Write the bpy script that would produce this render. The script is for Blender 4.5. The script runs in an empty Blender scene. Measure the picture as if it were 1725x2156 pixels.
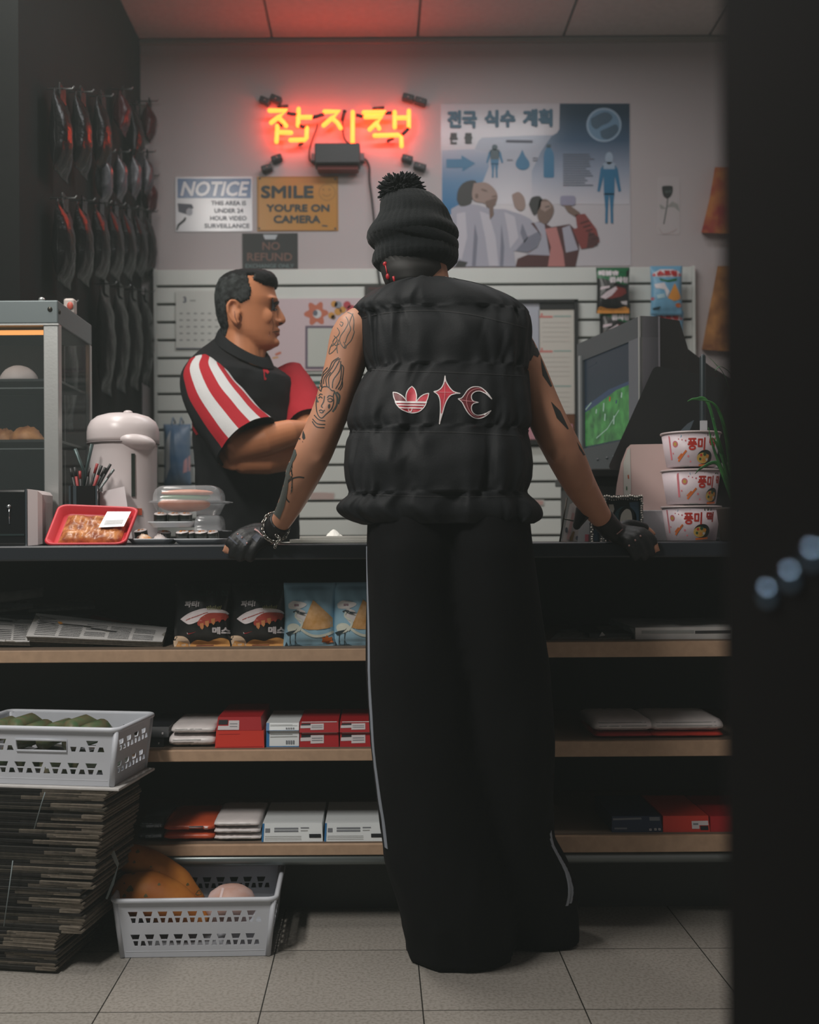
import bpy, bmesh, math, random
from mathutils import Vector, Matrix, Euler, noise
from mathutils.bvhtree import BVHTree
from mathutils.geometry import tessellate_polygon
random.seed(11)
SC = bpy.context.scene
COL = SC.collection
# ---------------------------------------------------------------- camera
FPX, CX, CY, EYE, ROLL = 2330.0, 795.0, 1130.0, 0.891, 0.006
cam_d = bpy.data.cameras.new('camera'); cam = bpy.data.objects.new('camera', cam_d); COL.objects.link(cam)
cam.matrix_world = Matrix.Translation((0, 0, EYE)) @ Euler((math.pi/2, 0, 0)).to_matrix().to_4x4() @ Matrix.Rotation(-ROLL, 4, 'Z')
cam_d.sensor_fit = 'HORIZONTAL'; cam_d.sensor_width = 24.0
cam_d.lens = 24.0*FPX/1725.0
# photo centre is (862.5, 1078); the optical axis meets it at (CX, CY): a cropped frame / shifted lens
cam_d.sensor_fit = 'VERTICAL'; cam_d.sensor_height = 24.0*2156/1725
cam_d.shift_x = (862.5-CX)/2156.0
cam_d.shift_y = (CY-1078.0)/2156.0
cam_d.clip_start = 0.02; cam_d.clip_end = 60
cam_d.dof.use_dof = True; cam_d.dof.focus_distance = 2.3; cam_d.dof.aperture_fstop = 3.1
SC.camera = cam
# ---------------------------------------------------------------- world, lamps, exposure
w = bpy.data.worlds.new('world'); SC.world = w; w.use_nodes = True
WB = w.node_tree.nodes['Background']; WB.inputs[0].default_value = (0.80, 0.95, 1.0, 1); WB.inputs[1].default_value = 0.05
def area(name, loc, size, energy, color, rot=(0, 0, 0)):
    d = bpy.data.lights.new(name, 'AREA'); d.shape = 'RECTANGLE'; d.size, d.size_y = size; d.energy = energy; d.color = color
    o = bpy.data.objects.new(name, d); COL.objects.link(o); o.location = loc; o.rotation_euler = rot; return o
LAMPS = [(-1.35, 0.50, 0.5), (-0.98, 2.35, .6), (0.80, 2.35, .6)]
LAMP_W = (76.0, 29.0, 6.0)
for (lx, ly, lh), lw in zip(LAMPS, LAMP_W): area('ceiling_lamp', (lx, ly, 2.915), (0.26, 2*lh), lw, (1.0, 0.96, 0.90))
area('ceiling_lamp', (0.25, 3.75, 2.915), (1.2, 0.26), 11.0, (0.97, 0.98, 1.0))
SC.view_settings.view_transform = 'Standard'; SC.view_settings.look = 'None'
SC.view_settings.exposure = 0.0; SC.view_settings.gamma = 1.0
SC.cycles.max_bounces = 8; SC.cycles.diffuse_bounces = 3; SC.cycles.transparent_max_bounces = 12
SC.cycles.sample_clamp_indirect = 4.0; SC.cycles.caustics_reflective = False; SC.cycles.caustics_refractive = False

# ---------------------------------------------------------------- helpers
def P(px, py, Y):
    dx, dy = px-CX, py-CY
    ux, uy = dx-dy*ROLL, dx*ROLL+dy
    return Vector((ux*Y/FPX, Y, EYE-uy*Y/FPX))
def lin(c):
    c = c/255.0
    return c/12.92 if c <= .04045 else ((c+.055)/1.055)**2.4
def rgb(c): return (lin(c[0]), lin(c[1]), lin(c[2]), 1)
MATS = {}
def M(name, col=(128, 128, 128), rough=.6, metal=0., spec=.5, emit=None, es=1., alpha=1., trans=0., bump=0., bscale=200., var=0., vscale=8., col2=None, sheen=0., coat=0.):
    if name in MATS: return MATS[name]
    m = bpy.data.materials.new(name); m.use_nodes = True; nt = m.node_tree; b = nt.nodes['Principled BSDF']
    I = b.inputs
    I['Base Color'].default_value = rgb(col); I['Roughness'].default_value = rough; I['Metallic'].default_value = metal
    I['Specular IOR Level'].default_value = spec; I['Alpha'].default_value = alpha; I['Transmission Weight'].default_value = trans
    I['Sheen Weight'].default_value = sheen; I['Coat Weight'].default_value = coat
    if emit: I['Emission Color'].default_value = (*emit, 1); I['Emission Strength'].default_value = es
    tc = None
    if bump or var or col2: tc = nt.nodes.new('ShaderNodeTexCoord')
    if var or col2:
        n = nt.nodes.new('ShaderNodeTexNoise'); n.inputs['Scale'].default_value = vscale; n.inputs['Detail'].default_value = 5
        nt.links.new(tc.outputs['Object'], n.inputs['Vector'])
        r = nt.nodes.new('ShaderNodeValToRGB'); nt.links.new(n.outputs['Fac'], r.inputs[0])
        c = rgb(col); d = rgb(col2) if col2 else tuple(x*(1-var) for x in c[:3])+(1,)
        r.color_ramp.elements[0].position = .35; r.color_ramp.elements[0].color = d
        r.color_ramp.elements[1].position = .65; r.color_ramp.elements[1].color = c
        nt.links.new(r.outputs[0], I['Base Color'])
    if bump:
        n2 = nt.nodes.new('ShaderNodeTexNoise'); n2.inputs['Scale'].default_value = bscale; n2.inputs['Detail'].default_value = 3
        nt.links.new(tc.outputs['Object'], n2.inputs['Vector'])
        bp = nt.nodes.new('ShaderNodeBump'); bp.inputs['Strength'].default_value = bump; bp.inputs['Distance'].default_value = .002
        nt.links.new(n2.outputs['Fac'], bp.inputs['Height']); nt.links.new(bp.outputs[0], I['Normal'])
    MATS[name] = m; return m
TXT = {}
def text2d(s):
    if s in TXT: return TXT[s]
    c = bpy.data.curves.new('t', 'FONT'); c.body = s; c.resolution_u = 3
    o = bpy.data.objects.new('t', c); COL.objects.link(o)
    dg = bpy.context.evaluated_depsgraph_get(); me = bpy.data.meshes.new_from_object(o.evaluated_get(dg))
    vs = [(v.co.x, v.co.y) for v in me.vertices]; fs = [tuple(p.vertices) for p in me.polygons]
    bpy.data.objects.remove(o); bpy.data.meshes.remove(me); bpy.data.curves.remove(c)
    TXT[s] = (vs, fs); return TXT[s]
def tri2d(pts):
    return [(p[0], p[1]) for p in pts], [tuple(t) for t in tessellate_polygon([[Vector((p[0], p[1], 0)) for p in pts]])]
def subdiv2d(vs, fs, maxlen):
    bm = bmesh.new(); bv = [bm.verts.new((x, y, 0)) for x, y in vs]
    for f in fs:
        try: bm.faces.new([bv[i] for i in f])
        except ValueError: pass
    bmesh.ops.triangulate(bm, faces=bm.faces[:])
    for k in range(6):
        es = [e for e in bm.edges if e.calc_length() > maxlen]
        if not es: break
        bmesh.ops.subdivide_edges(bm, edges=es, cuts=1); bmesh.ops.triangulate(bm, faces=bm.faces[:])
    bm.verts.index_update()
    r = ([(v.co.x, v.co.y) for v in bm.verts], [tuple(v.index for v in f.verts) for f in bm.faces]); bm.free(); return r
def circle(cx, cy, rx, ry=None, n=24, a0=0, a1=360):
    ry = rx if ry is None else ry
    k = n if abs(a1-a0) >= 360 else n+1
    return [(cx+rx*math.cos(math.radians(a0+(a1-a0)*i/n)), cy+ry*math.sin(math.radians(a0+(a1-a0)*i/n))) for i in range(k)]
def rrect(x0, y0, x1, y1, r, n=5):
    o = []
    for cx, cy, a in ((x1-r, y1-r, 0), (x0+r, y1-r, 90), (x0+r, y0+r, 180), (x1-r, y0+r, 270)):
        for i in range(n+1):
            t = math.radians(a+90*i/n); o.append((cx+r*math.cos(t), cy+r*math.sin(t)))
    return o
def spline(pts, n=8):
    pts = [tuple(p) for p in pts]; out = []
    for i in range(len(pts)-1):
        p0 = pts[max(i-1, 0)]; p1 = pts[i]; p2 = pts[i+1]; p3 = pts[min(i+2, len(pts)-1)]
        for k in range(n):
            t = k/n
            out.append(tuple(.5*(2*b+(c-a)*t+(2*a-5*b+4*c-d)*t*t+(3*b-a-3*c+d)*t**3) for a, b, c, d in zip(p0, p1, p2, p3)))
    out.append(pts[-1]); return out
def interp(tab, y):
    if y <= tab[0][0]: return tab[0][1:]
    for a, b in zip(tab, tab[1:]):
        if y <= b[0]:
            t = (y-a[0])/(b[0]-a[0]); return tuple(p+(q-p)*t for p, q in zip(a[1:], b[1:]))
    return tab[-1][1:]
class MB:
    def __init__(s): s.v = []; s.f = []; s.m = []; s.s = []; s.mats = []
    def mi(s, mat):
        if mat not in s.mats: s.mats.append(mat)
        return s.mats.index(mat)
    def add(s, vs, fs, mat, smooth=False, T=None):
        o = len(s.v); k = s.mi(mat)
        s.v += [(T @ Vector(p)) if T is not None else Vector(p) for p in vs]
        for f in fs: s.f.append(tuple(i+o for i in f)); s.m.append(k); s.s.append(smooth)
        return s
    def box(s, a, b, mat, bev=0., T=None, seg=2):
        a, b = Vector(a), Vector(b); c = (a+b)/2; d = b-a
        bm = bmesh.new(); bmesh.ops.create_cube(bm, size=1)
        for v in bm.verts: v.co = Vector((v.co.x*d.x, v.co.y*d.y, v.co.z*d.z))+c
        if bev: bmesh.ops.bevel(bm, geom=bm.edges[:], offset=min(bev, min(abs(x) for x in d)*.45), segments=seg, affect='EDGES', profile=.5)
        bmesh.ops.recalc_face_normals(bm, faces=bm.faces[:]); bm.verts.index_update()
        s.add([v.co.copy() for v in bm.verts], [tuple(v.index for v in f.verts) for f in bm.faces], mat, False, T); bm.free(); return s
    def tube(s, pts, r, mat, n=10, caps=True, flat=1., up=None, closed=False, T=None, dome=False):
        pts = [Vector(p) for p in pts]; N = len(pts)
        rs = [r]*N if isinstance(r, (int, float)) else list(r)
        if dome and not closed:   # rounded ends
            d0 = (pts[0]-pts[1]).normalized(); d1 = (pts[-1]-pts[-2]).normalized(); a, b = rs[0], rs[-1]; p0, p1 = pts[0], pts[-1]
            pts = [p0+d0*a*.98, p0+d0*a*.8, p0+d0*a*.45]+pts+[p1+d1*b*.45, p1+d1*b*.8, p1+d1*b*.98]
            rs = [a*.2, a*.6, a*.89]+rs+[b*.89, b*.6, b*.2]; N += 6
        vs = []; fs = []; u = Vector(up) if up else None
        for i in range(N):
            if closed: t = pts[(i+1) % N]-pts[i-1]
            else: t = pts[min(i+1, N-1)]-pts[max(i-1, 0)]
            t = t.normalized() if t.length > 1e-9 else Vector((0, 0, 1))
            if u is None: u = t.orthogonal()
            u = (u-t*u.dot(t)); u = u.normalized() if u.length > 1e-6 else t.orthogonal().normalized()
            w_ = t.cross(u)
            for k in range(n):
                a = 2*math.pi*k/n; vs.append(pts[i]+u*(math.cos(a)*rs[i])+w_*(math.sin(a)*rs[i]*flat))
        for i in range(N if closed else N-1):
            for k in range(n):
                a, b = i*n+k, i*n+(k+1) % n; j = ((i+1) % N)*n
                fs.append((a, b, j+(k+1) % n, j+k))
        if caps and not closed: fs.append(tuple(range(n-1, -1, -1))); fs.append(tuple((N-1)*n+k for k in range(n)))
        return s.add(vs, fs, mat, True, T)
    def rings(s, rings, mat, caps=True, smooth=True, T=None, flip=False):
        n = len(rings[0]); vs = [p for r in rings for p in r]; fs = []
        for i in range(len(rings)-1):
            for k in range(n):
                q = (i*n+k, i*n+(k+1) % n, (i+1)*n+(k+1) % n, (i+1)*n+k); fs.append(q[::-1] if flip else q)
        if caps:
            a = tuple(range(n-1, -1, -1)); b = tuple((len(rings)-1)*n+k for k in range(n))
            fs += [a[::-1], b[::-1]] if flip else [a, b]
        return s.add(vs, fs, mat, smooth, T)
    def lathe(s, prof, mat, n=32, T=None, caps=True, sx=1., sy=1.):
        return s.rings([[(r*math.cos(2*math.pi*k/n)*sx, r*math.sin(2*math.pi*k/n)*sy, z) for k in range(n)] for r, z in prof], mat, caps, True, T)
    def ell(s, c, r, mat, n=16, m=10, rot=None):
        T = Matrix.Translation(c)
        if rot: T = T @ Euler([math.radians(a) for a in rot]).to_matrix().to_4x4()
        rg = []
        for i in range(m+1):
            a = -math.pi/2+math.pi*i/m; q = max(math.cos(a), .02)
            rg.append([(r[0]*q*math.cos(2*math.pi*k/n), r[1]*q*math.sin(2*math.pi*k/n), r[2]*math.sin(a)) for k in range(n)])
        return s.rings(rg, mat, True, True, T)
    def poly(s, pts, fn, mat, L=1, sub=0):
        vs, fs = tri2d(pts)
        if sub: vs, fs = subdiv2d(vs, fs, sub)
        return s.add([fn(x, y, L) for x, y in vs], fs, mat, bool(sub))
    def line(s, pts, w_, fn, mat, L=1, closed=False, sub=0):
        pts = list(pts); n = len(pts); vs = []; fs = []
        for i in range(n):
            a = pts[i-1] if (i or closed) else pts[0]; b = pts[(i+1) % n] if (i < n-1 or closed) else pts[-1]
            dx, dy = b[0]-a[0], b[1]-a[1]; l = math.hypot(dx, dy) or 1
            ww = w_[i] if isinstance(w_, (list, tuple)) else w_
            vs += [(pts[i][0]-dy/l*ww/2, pts[i][1]+dx/l*ww/2), (pts[i][0]+dy/l*ww/2, pts[i][1]-dx/l*ww/2)]
        for i in range(n if closed else n-1):
            j = (i+1) % n; fs.append((2*i, 2*i+1, 2*j+1, 2*j))
        if sub: vs, fs = subdiv2d(vs, fs, sub)
        return s.add([fn(x, y, L) for x, y in vs], fs, mat, bool(sub))
    def prism(s, pts, fn, d0, d1, mat, smooth=False):
        """closed 2-D outline swept from fn(.,.,d0) to fn(.,.,d1)"""
        vs, fs = tri2d(pts); n = len(pts)
        s.add([fn(x, y, d1) for x, y in vs], fs, mat); s.add([fn(x, y, d0) for x, y in vs], [f[::-1] for f in fs], mat)
        s.add([fn(x, y, d0) for x, y in pts]+[fn(x, y, d1) for x, y in pts], [(i, (i+1) % n, n+(i+1) % n, n+i) for i in range(n)], mat, smooth)
        return s
    def text(s, st, x, y, size, fn, mat, L=2, bold=0., w=None, h=None, slant=0., down=True, rot=0., sub=0):
        """text with its lower-left corner at (x, y); w/h stretch it to that size; y grows downwards when down"""
        vs, fs = text2d(st)
        if not vs: return s
        x0 = min(v[0] for v in vs); x1 = max(v[0] for v in vs); y0 = min(v[1] for v in vs); y1 = max(v[1] for v in vs)
        kx = w/(x1-x0) if w else size; ky = h/(y1-y0) if h else size
        if w and not h: ky = kx
        if h and not w: kx = ky
        cr, sr = math.cos(math.radians(rot)), math.sin(math.radians(rot))
        offs = [(0, 0)] if not bold else [(bold*math.cos(a*math.pi/4), bold*math.sin(a*math.pi/4)) for a in range(8)]
        for i, (ox, oy) in enumerate(offs):
            q = []
            for vx, vy in vs:
                a = (vx-x0)*kx+ox+slant*(vy-y0)*ky; b = (vy-y0)*ky+oy
                a, b = a*cr-b*sr, a*sr+b*cr
                q.append((x+a, y-b if down else y+b))
            ff = fs
            if sub: q, ff = subdiv2d(q, fs, sub)
            s.add([fn(a, b, L+.12*i) for a, b in q], ff, mat)
        return s
    def build(s, name, parent=None, sharp=None):
        me = bpy.data.meshes.new(name); o = bpy.data.objects.new(name, me)
        off = Vector((0, 0, 0))
        if parent is None and s.v:
            lo = [min(p[i] for p in s.v) for i in range(3)]; hi = [max(p[i] for p in s.v) for i in range(3)]
            off = Vector(((lo[0]+hi[0])/2, (lo[1]+hi[1])/2, lo[2]))
        me.from_pydata([p-off for p in s.v], [], s.f); o.location = off
        for m in s.mats: me.materials.append(m)
        me.polygons.foreach_set('material_index', s.m); me.polygons.foreach_set('use_smooth', s.s); me.update()
        COL.objects.link(o)
        if parent is not None:
            o.parent = parent
            if parent.parent is None: o.matrix_parent_inverse = parent.matrix_basis.inverted()
        return o
def tag(o, label=None, cat=None, group=None, kind=None):
    if label: o['label'] = label
    if cat: o['category'] = cat
    if group: o['group'] = group
    if kind: o['kind'] = kind
    return o
def thing(name, label, cat, loc=(0, 0, 0), group=None):
    o = bpy.data.objects.new(name, None); o.empty_display_size = .05; COL.objects.link(o); o.location = loc
    return tag(o, label, cat, group)
def copy_tree(o, parent=None):
    c = o.copy(); COL.objects.link(c)
    if parent is not None: c.parent = parent
    for ch in list(o.children): copy_tree(ch, c)
    return c
def struct(mb, name): return tag(mb.build(name), kind='structure')
def plane(Y, k=.0006): return lambda u, v, L=0: P(u, v, Y-L*k)
def quad(c00, c10, c11, c01, k=.0006):
    c00, c10, c11, c01 = map(Vector, (c00, c10, c11, c01)); n = (c10-c00).cross(c01-c00).normalized()
    if n.y > 0 and abs(n.y) > .05 or (abs(n.y) <= .05 and n.z < 0): n = -n
    return lambda u, v, L=0: c00*(1-u)*(1-v)+c10*u*(1-v)+c11*u*v+c01*(1-u)*v+n*(L*k)
def fuse(mb, voxel, it=4, fac=.5):
    o = mb.build('tmp'); off = o.location.copy()
    r = o.modifiers.new('r', 'REMESH'); r.mode = 'VOXEL'; r.voxel_size = voxel; r.use_smooth_shade = True
    if it: sm = o.modifiers.new('s', 'SMOOTH'); sm.iterations = it; sm.factor = fac
    dg = bpy.context.evaluated_depsgraph_get(); me = bpy.data.meshes.new_from_object(o.evaluated_get(dg))
    vs = [v.co+off for v in me.vertices]; fs = [tuple(p.vertices) for p in me.polygons]
    old = o.data; bpy.data.objects.remove(o); bpy.data.meshes.remove(old); bpy.data.meshes.remove(me)
    return vs, fs
EYEV = Vector((0, 0, EYE))
def draper(bvh, Yg, k=.0006):
    """maps photo pixels to the first surface of a body along the sight line (so a print lies on that body)"""
    def fn(u, v, L=0):
        d = P(u, v, 1.0)-EYEV; d.normalize()
        h = bvh.ray_cast(EYEV, d)
        if h[0] is None:
            h = bvh.find_nearest(P(u, v, Yg))
        n = h[1]
        if n.dot(d) > 0: n = -n
        return h[0]+n*(L*k)
    return fn
# ================================================================ the room
WY = 4.65           # back wall
CZ = 2.98           # ceiling
def floor_mat():
    m = bpy.data.materials.new('vinyl_tile'); m.use_nodes = True; nt = m.node_tree; b = nt.nodes['Principled BSDF']
    tc = nt.nodes.new('ShaderNodeTexCoord'); mp = nt.nodes.new('ShaderNodeMapping')
    nt.links.new(tc.outputs['Object'], mp.inputs[0]); 
    br = nt.nodes.new('ShaderNodeTexBrick'); br.offset = 0; br.inputs['Scale'].default_value = 1
    br.inputs['Brick Width'].default_value = .3048; br.inputs['Row Height'].default_value = .3048
    br.inputs['Mortar Size'].default_value = .0013; br.inputs['Mortar Smooth'].default_value = 0
    br.inputs['Color1'].default_value = rgb((158, 153, 146)); br.inputs['Color2'].default_value = rgb((150, 146, 140)); br.inputs['Mortar'].default_value = rgb((44, 42, 38))
    nt.links.new(mp.outputs[0], br.inputs[0])
    n = nt.nodes.new('ShaderNodeTexNoise'); n.inputs['Scale'].default_value = 150; n.inputs['Detail'].default_value = 9; nt.links.new(mp.outputs[0], n.inputs[0])
    r = nt.nodes.new('ShaderNodeValToRGB'); r.color_ramp.elements[0].position = .36; r.color_ramp.elements[0].color = (.62, .61, .58, 1); r.color_ramp.elements[1].position = .56; r.color_ramp.elements[1].color = (1, 1, 1, 1)
    nt.links.new(n.outputs['Fac'], r.inputs[0])
    mx = nt.nodes.new('ShaderNodeMix'); mx.data_type = 'RGBA'; mx.blend_type = 'MULTIPLY'; mx.inputs[0].default_value = .7
    nt.links.new(br.outputs['Color'], mx.inputs[6]); nt.links.new(r.outputs[0], mx.inputs[7]); nt.links.new(mx.outputs[2], b.inputs['Base Color'])
    b.inputs['Roughness'].default_value = .42; b.inputs['Specular IOR Level'].default_value = .35
    return m, mp
fm, fmap = floor_mat()
fl = struct(MB().box((-3.2, -1.2, -.06), (3.2, 4.8, 0), fm), 'floor')
# tile joints run through X = .080 and Y = 2.385
for ax, ref in ((0, .080), (1, 2.3846)):
    loc = fl.location[ax]; fmap.inputs['Location'].default_value[ax] = -((ref-loc) % .3048)
WALL = M('wall_paint', (184, 176, 176), .55, spec=.3, var=.06, vscale=1.5, bump=.08, bscale=350)
struct(MB().box((-1.05, WY, 0), (1.95, WY+.1, 3.1), WALL), 'wall_back')
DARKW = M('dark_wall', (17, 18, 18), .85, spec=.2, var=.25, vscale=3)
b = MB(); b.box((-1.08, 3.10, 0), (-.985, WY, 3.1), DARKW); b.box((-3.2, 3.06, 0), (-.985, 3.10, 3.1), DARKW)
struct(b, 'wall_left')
struct(MB().box((1.95, -.6, 0), (2.05, WY+.1, 3.1), WALL), 'wall_right')
# ceiling: lay-in tiles on a T-bar grid
CT = M('ceiling_tile', (196, 192, 186), .9, bump=.3, bscale=160, var=.08, vscale=40); TB = M('ceiling_grid', (118, 116, 112), .6)
c = MB(); c.box((-3.2, -1.2, CZ+.012), (2.05, WY+.1, CZ+.06), TB)
gx = [-.429+.61*k for k in range(-5, 5)]; gy = [WY-.61*k-.02 for k in range(0, 10)]
for x0, x1 in zip(gx, gx[1:]):
    for y1, y0 in zip(gy, gy[1:]):
        c.box((x0+.006, y0+.006, CZ), (x1-.006, y1-.006, CZ+.014), CT)
struct(c, 'ceiling')
c = MB(); c.box((-.985, WY-.018, CZ-.02), (1.95, WY-.0005, CZ-.002), M('wall_angle', (150, 146, 140), .6)); struct(c, 'trim_1')  # darker trim stands in for the gap shadow between wall and ceiling
# lamps' housings
HS = M('lamp_housing', (225, 225, 222), .5)
for i, (x, y, sx, sy, lb) in enumerate(((*LAMPS[0][:2], .17, .55, 'ceiling light above the customer floor, nearest the camera'), (*LAMPS[1][:2], .17, .65, 'ceiling light above the left end of the counter'), (*LAMPS[2][:2], .17, .65, 'ceiling light above the right end of the counter'), (.25, 3.75, .65, .17, 'ceiling light running crosswise above the aisle behind the counter'))):
    t = thing('ceiling_light', lb, 'light', (x, y, CZ-.05), 'ceiling lights')
    f = MB()
    f.box((x-sx, y-sy, CZ-.055), (x-sx+.02, y+sy, CZ-.001), HS); f.box((x+sx-.02, y-sy, CZ-.055), (x+sx, y+sy, CZ-.001), HS)
    f.box((x-sx, y-sy, CZ-.055), (x+sx, y-sy+.02, CZ-.001), HS); f.box((x-sx, y+sy-.02, CZ-.055), (x+sx, y+sy, CZ-.001), HS)
    f.build('frame', t); MB().box((x-sx+.02, y-sy+.02, CZ-.03), (x+sx-.02, y+sy-.02, CZ-.001), HS).build('reflector', t)
# slatwall panel
SL = M('slat_white', (212, 216, 210), .45, spec=.35, var=.03); SG = M('slat_groove', (52, 50, 44), .8)
s_ = MB(); xl, xr = P(334, 850, WY).x, P(1455, 850, WY).x
zt = P(700, 566, WY-.03).z
s_.box((xl, WY-.012, .05), (xr, WY-.001, zt), SG)
z1 = zt; zg = P(700, 601, WY-.03).z; pitch = 37.55*WY/FPX; G = .0052
while zg > .12:
    s_.box((xl, WY-.03, zg+G), (xr, WY-.012, z1), SL, .002, seg=1); z1 = zg-G; zg -= pitch
s_.box((xl, WY-.03, .05), (xr, WY-.012, z1), SL)
s_.box((xl-.012, WY-.032, .05), (xl, WY-.001, zt+.004), SL); s_.box((xr, WY-.032, .05), (xr+.012, WY-.001, zt+.004), SL)
tag(s_.build('slatwall_panel'), 'white grooved slatwall panel covering the lower back wall', 'slatwall')
SY = WY-.033        # face of the slatwall
# ---------------------------------------------------------------- counter and shelving below it
BLK = M('black_laminate', (40, 44, 50), .38, spec=.4); BLK2 = M('black_board', (70, 72, 71), .8)
ct = MB(); ct.box((-2.6, 2.42, .842), (1.93, 3.02, .8756), BLK, .004)
tag(ct.build('countertop'), 'long black countertop both men lean at', 'countertop')
TAN = M('shelf_edge_wood', (190, 158, 130), .55, var=.12, vscale=60); SHT = M('shelf_top', (120, 104, 90), .6); STEEL = M('rail_steel', (120, 128, 128), .35, .6)
un = thing('shelving_unit', 'dark three-shelf display unit with tan shelf edges under the counter', 'shelving', (-.3, 2.7, 0))
b = MB(); b.box((-2.6, 2.93, 0), (1.93, 3.0, .842), BLK2); b.build('back_panel', un)
XS = .30
for (ztop, zbot, zt2, zb2) in ((.6446, .6114, .6575, .6165), (.4178, .3867, .4333, .3925), (.2043, .1743, .2199, .1768)):
    for (xa, xb, a, z0) in ((-2.6, XS-.002, ztop, zbot), (XS+.002, 1.93, zt2, zb2)):
        sh = MB(); sh.box((xa, 2.505, a-.018), (xb, 2.93, a-.0035), SHT); so = sh.build('shelf', un)
        MB().box((xa, 2.492, z0), (xb, 2.505, a-.006), TAN, .0015).build('shelf_edge', so)
b = MB(); b.tube([(-2.6, 2.505, .162), (1.93, 2.505, .162)], .0125, STEEL, 16); b.build('base_rail', un)
MB().box((-2.6, 2.655, 0), (1.93, 2.68, .16), BLK2).build('kick_plate', un)
for x in (XS-.015, -1.2, 1.4): MB().box((x, 2.68, .16), (x+.03, 2.93, .842), BLK2).build('upright', un)
# dark foreground upright of a display rack, right in front of the lens
rk = thing('display_rack', 'out-of-focus black rack side panel looming along the right edge', 'rack', (.30, .40, 0))
RB = M('rack_black', (11, 12, 12), .9, spec=.1)
MB().box((.1545, -.10, 0), (.62, .50, 2.3), RB, .006).build('side_panel', rk)
CH = M('chrome', (225, 228, 232), .12, 1.); RV = M('rivet_blue_steel', (120, 146, 172), .2, 1.)
b = MB()
for (u, v) in ((1627, 1250), (1676, 1214), (1724, 1168)):
    Y = .1545*FPX/(u-CX); p = P(u, v, Y)
    b.ell((.1545-.001, p.y, p.z), (.004, .0045, .0045), RV)
b.build('rivet', rk)  # invented studs, tinted blue, that give the out-of-focus glints
# ================================================================ things on the back wall
F = plane(WY-.0015)
# ---- neon sign
NEON = M('neon_tube', (255, 150, 60), .3, emit=(1.0, .046, .0055), es=15.0)
BKP = M('black_plastic', (32, 33, 34), .45); RUB = M('black_cord', (36, 34, 34), .6)
NY = WY-.055
def N(x, y): return (540+x/4.662, 190+y/4.662)     # from a 4.66x enlargement
strokes = [ # the three written syllables, stroke by stroke
 [(130, 200), (295, 200), (215, 265), (145, 318)], [(215, 265), (262, 310), (292, 348)],
 [(415, 185), (408, 345)], [(415, 265), (540, 265)],
 [(207, 350), (197, 505)], [(205, 412), (340, 416)], [(335, 490), (478, 486), (492, 470), (496, 372)],
 [(670, 210), (815, 210), (740, 275), (660, 345)], [(745, 275), (795, 318), (826, 370)],
 [(946, 215), (944, 512)],
 [(1055, 218), (1260, 216)], [(1070, 262), (1240, 262), (1180, 320), (1112, 385)], [(1180, 325), (1205, 375)],
 [(1358, 215), (1358, 362)], [(1362, 272), (1490, 270)], [(1497, 205), (1497, 360)],
 [(1160, 445), (1395, 440), (1422, 462), (1426, 548)]]
ns = thing('neon_sign', 'glowing orange-red neon sign of three written syllables on the back wall', 'neon sign', P(715, 270, WY))
for st in strokes:
    MB().tube([P(*N(*p), NY) for p in st], .0095, NEON, 10, dome=True).build('glass_tube', ns)
for a in ([(545, 270), (600, 255), (665, 238)], [(975, 245), (1010, 250), (1050, 262)], [(1262, 226), (1335, 224)], [(1495, 372), (1460, 410), (1428, 440)],
          [(870, 200), (855, 240), (842, 300)], [(300, 225), (345, 235), (405, 240)], [(425, 345), (455, 360), (490, 362)], [(205, 320), (240, 345), (262, 350)]):
    MB().tube([P(*N(*p), NY) for p in a], .008, BKP, 8).build('blackout_tube', ns)
for a, b in (((215, 165), (312, 155)), ((1150, 182), (1255, 172)), ((420, 535), (460, 515)), ((1290, 495), (1350, 470)), ((868, 205), (850, 270))):
    m_ = MB().tube([P(*N(*a), WY-.03), P(*N(*b), WY-.03)], .007, BKP, 8)
    q = P(*N(*a), WY-.001); m_.tube([q, P(*N(*a), WY-.035)], .005, BKP, 8); m_.build('tube_clip', ns)
for q in ([(600, 330), (590, 380), (545, 500), (520, 600), (525, 690), (580, 720)], [(850, 300), (848, 380), (862, 470), (905, 520), (940, 510)]):
    MB().tube(spline([P(*N(*p), WY-.02) for p in q], 5), .0035, RUB, 6).build('lead_wire', ns)
# transformer below the tubes
tr = thing('transformer', 'black box transformer under the neon sign', 'transformer', P(712, 352, WY))
MB().box(P(*N(572, 715), WY-.095), P(*N(1020, 585), WY-.012), BKP, .004).build('case', tr)
b = MB(); b.box(P(*N(540, 690), WY-.03), P(*N(1060, 640), WY-.001), M('bracket_grey', (120, 116, 118), .5)); b.build('bracket', tr)
b = MB(); b.box(P(*N(600, 775), WY-.07), P(*N(1000, 735), WY-.012), M('red_label', (130, 50, 44), .6)); b.build('label_strip', tr)
pc = MB().tube(spline([P(*N(1030, 660), WY-.02), P(*N(1080, 690), WY-.012), P(*N(1108, 760), WY-.012), P(778, 380, WY-.014), P(783, 420, WY-.02), P(788, 470, WY-.03), P(794, 552, WY-.038), P(800, 598, WY-.042)], 6), .0042, RUB, 6)
tag(pc.build('power_cord'), 'thin dark power cord hanging from the transformer down behind the beanie', 'cord')
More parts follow.
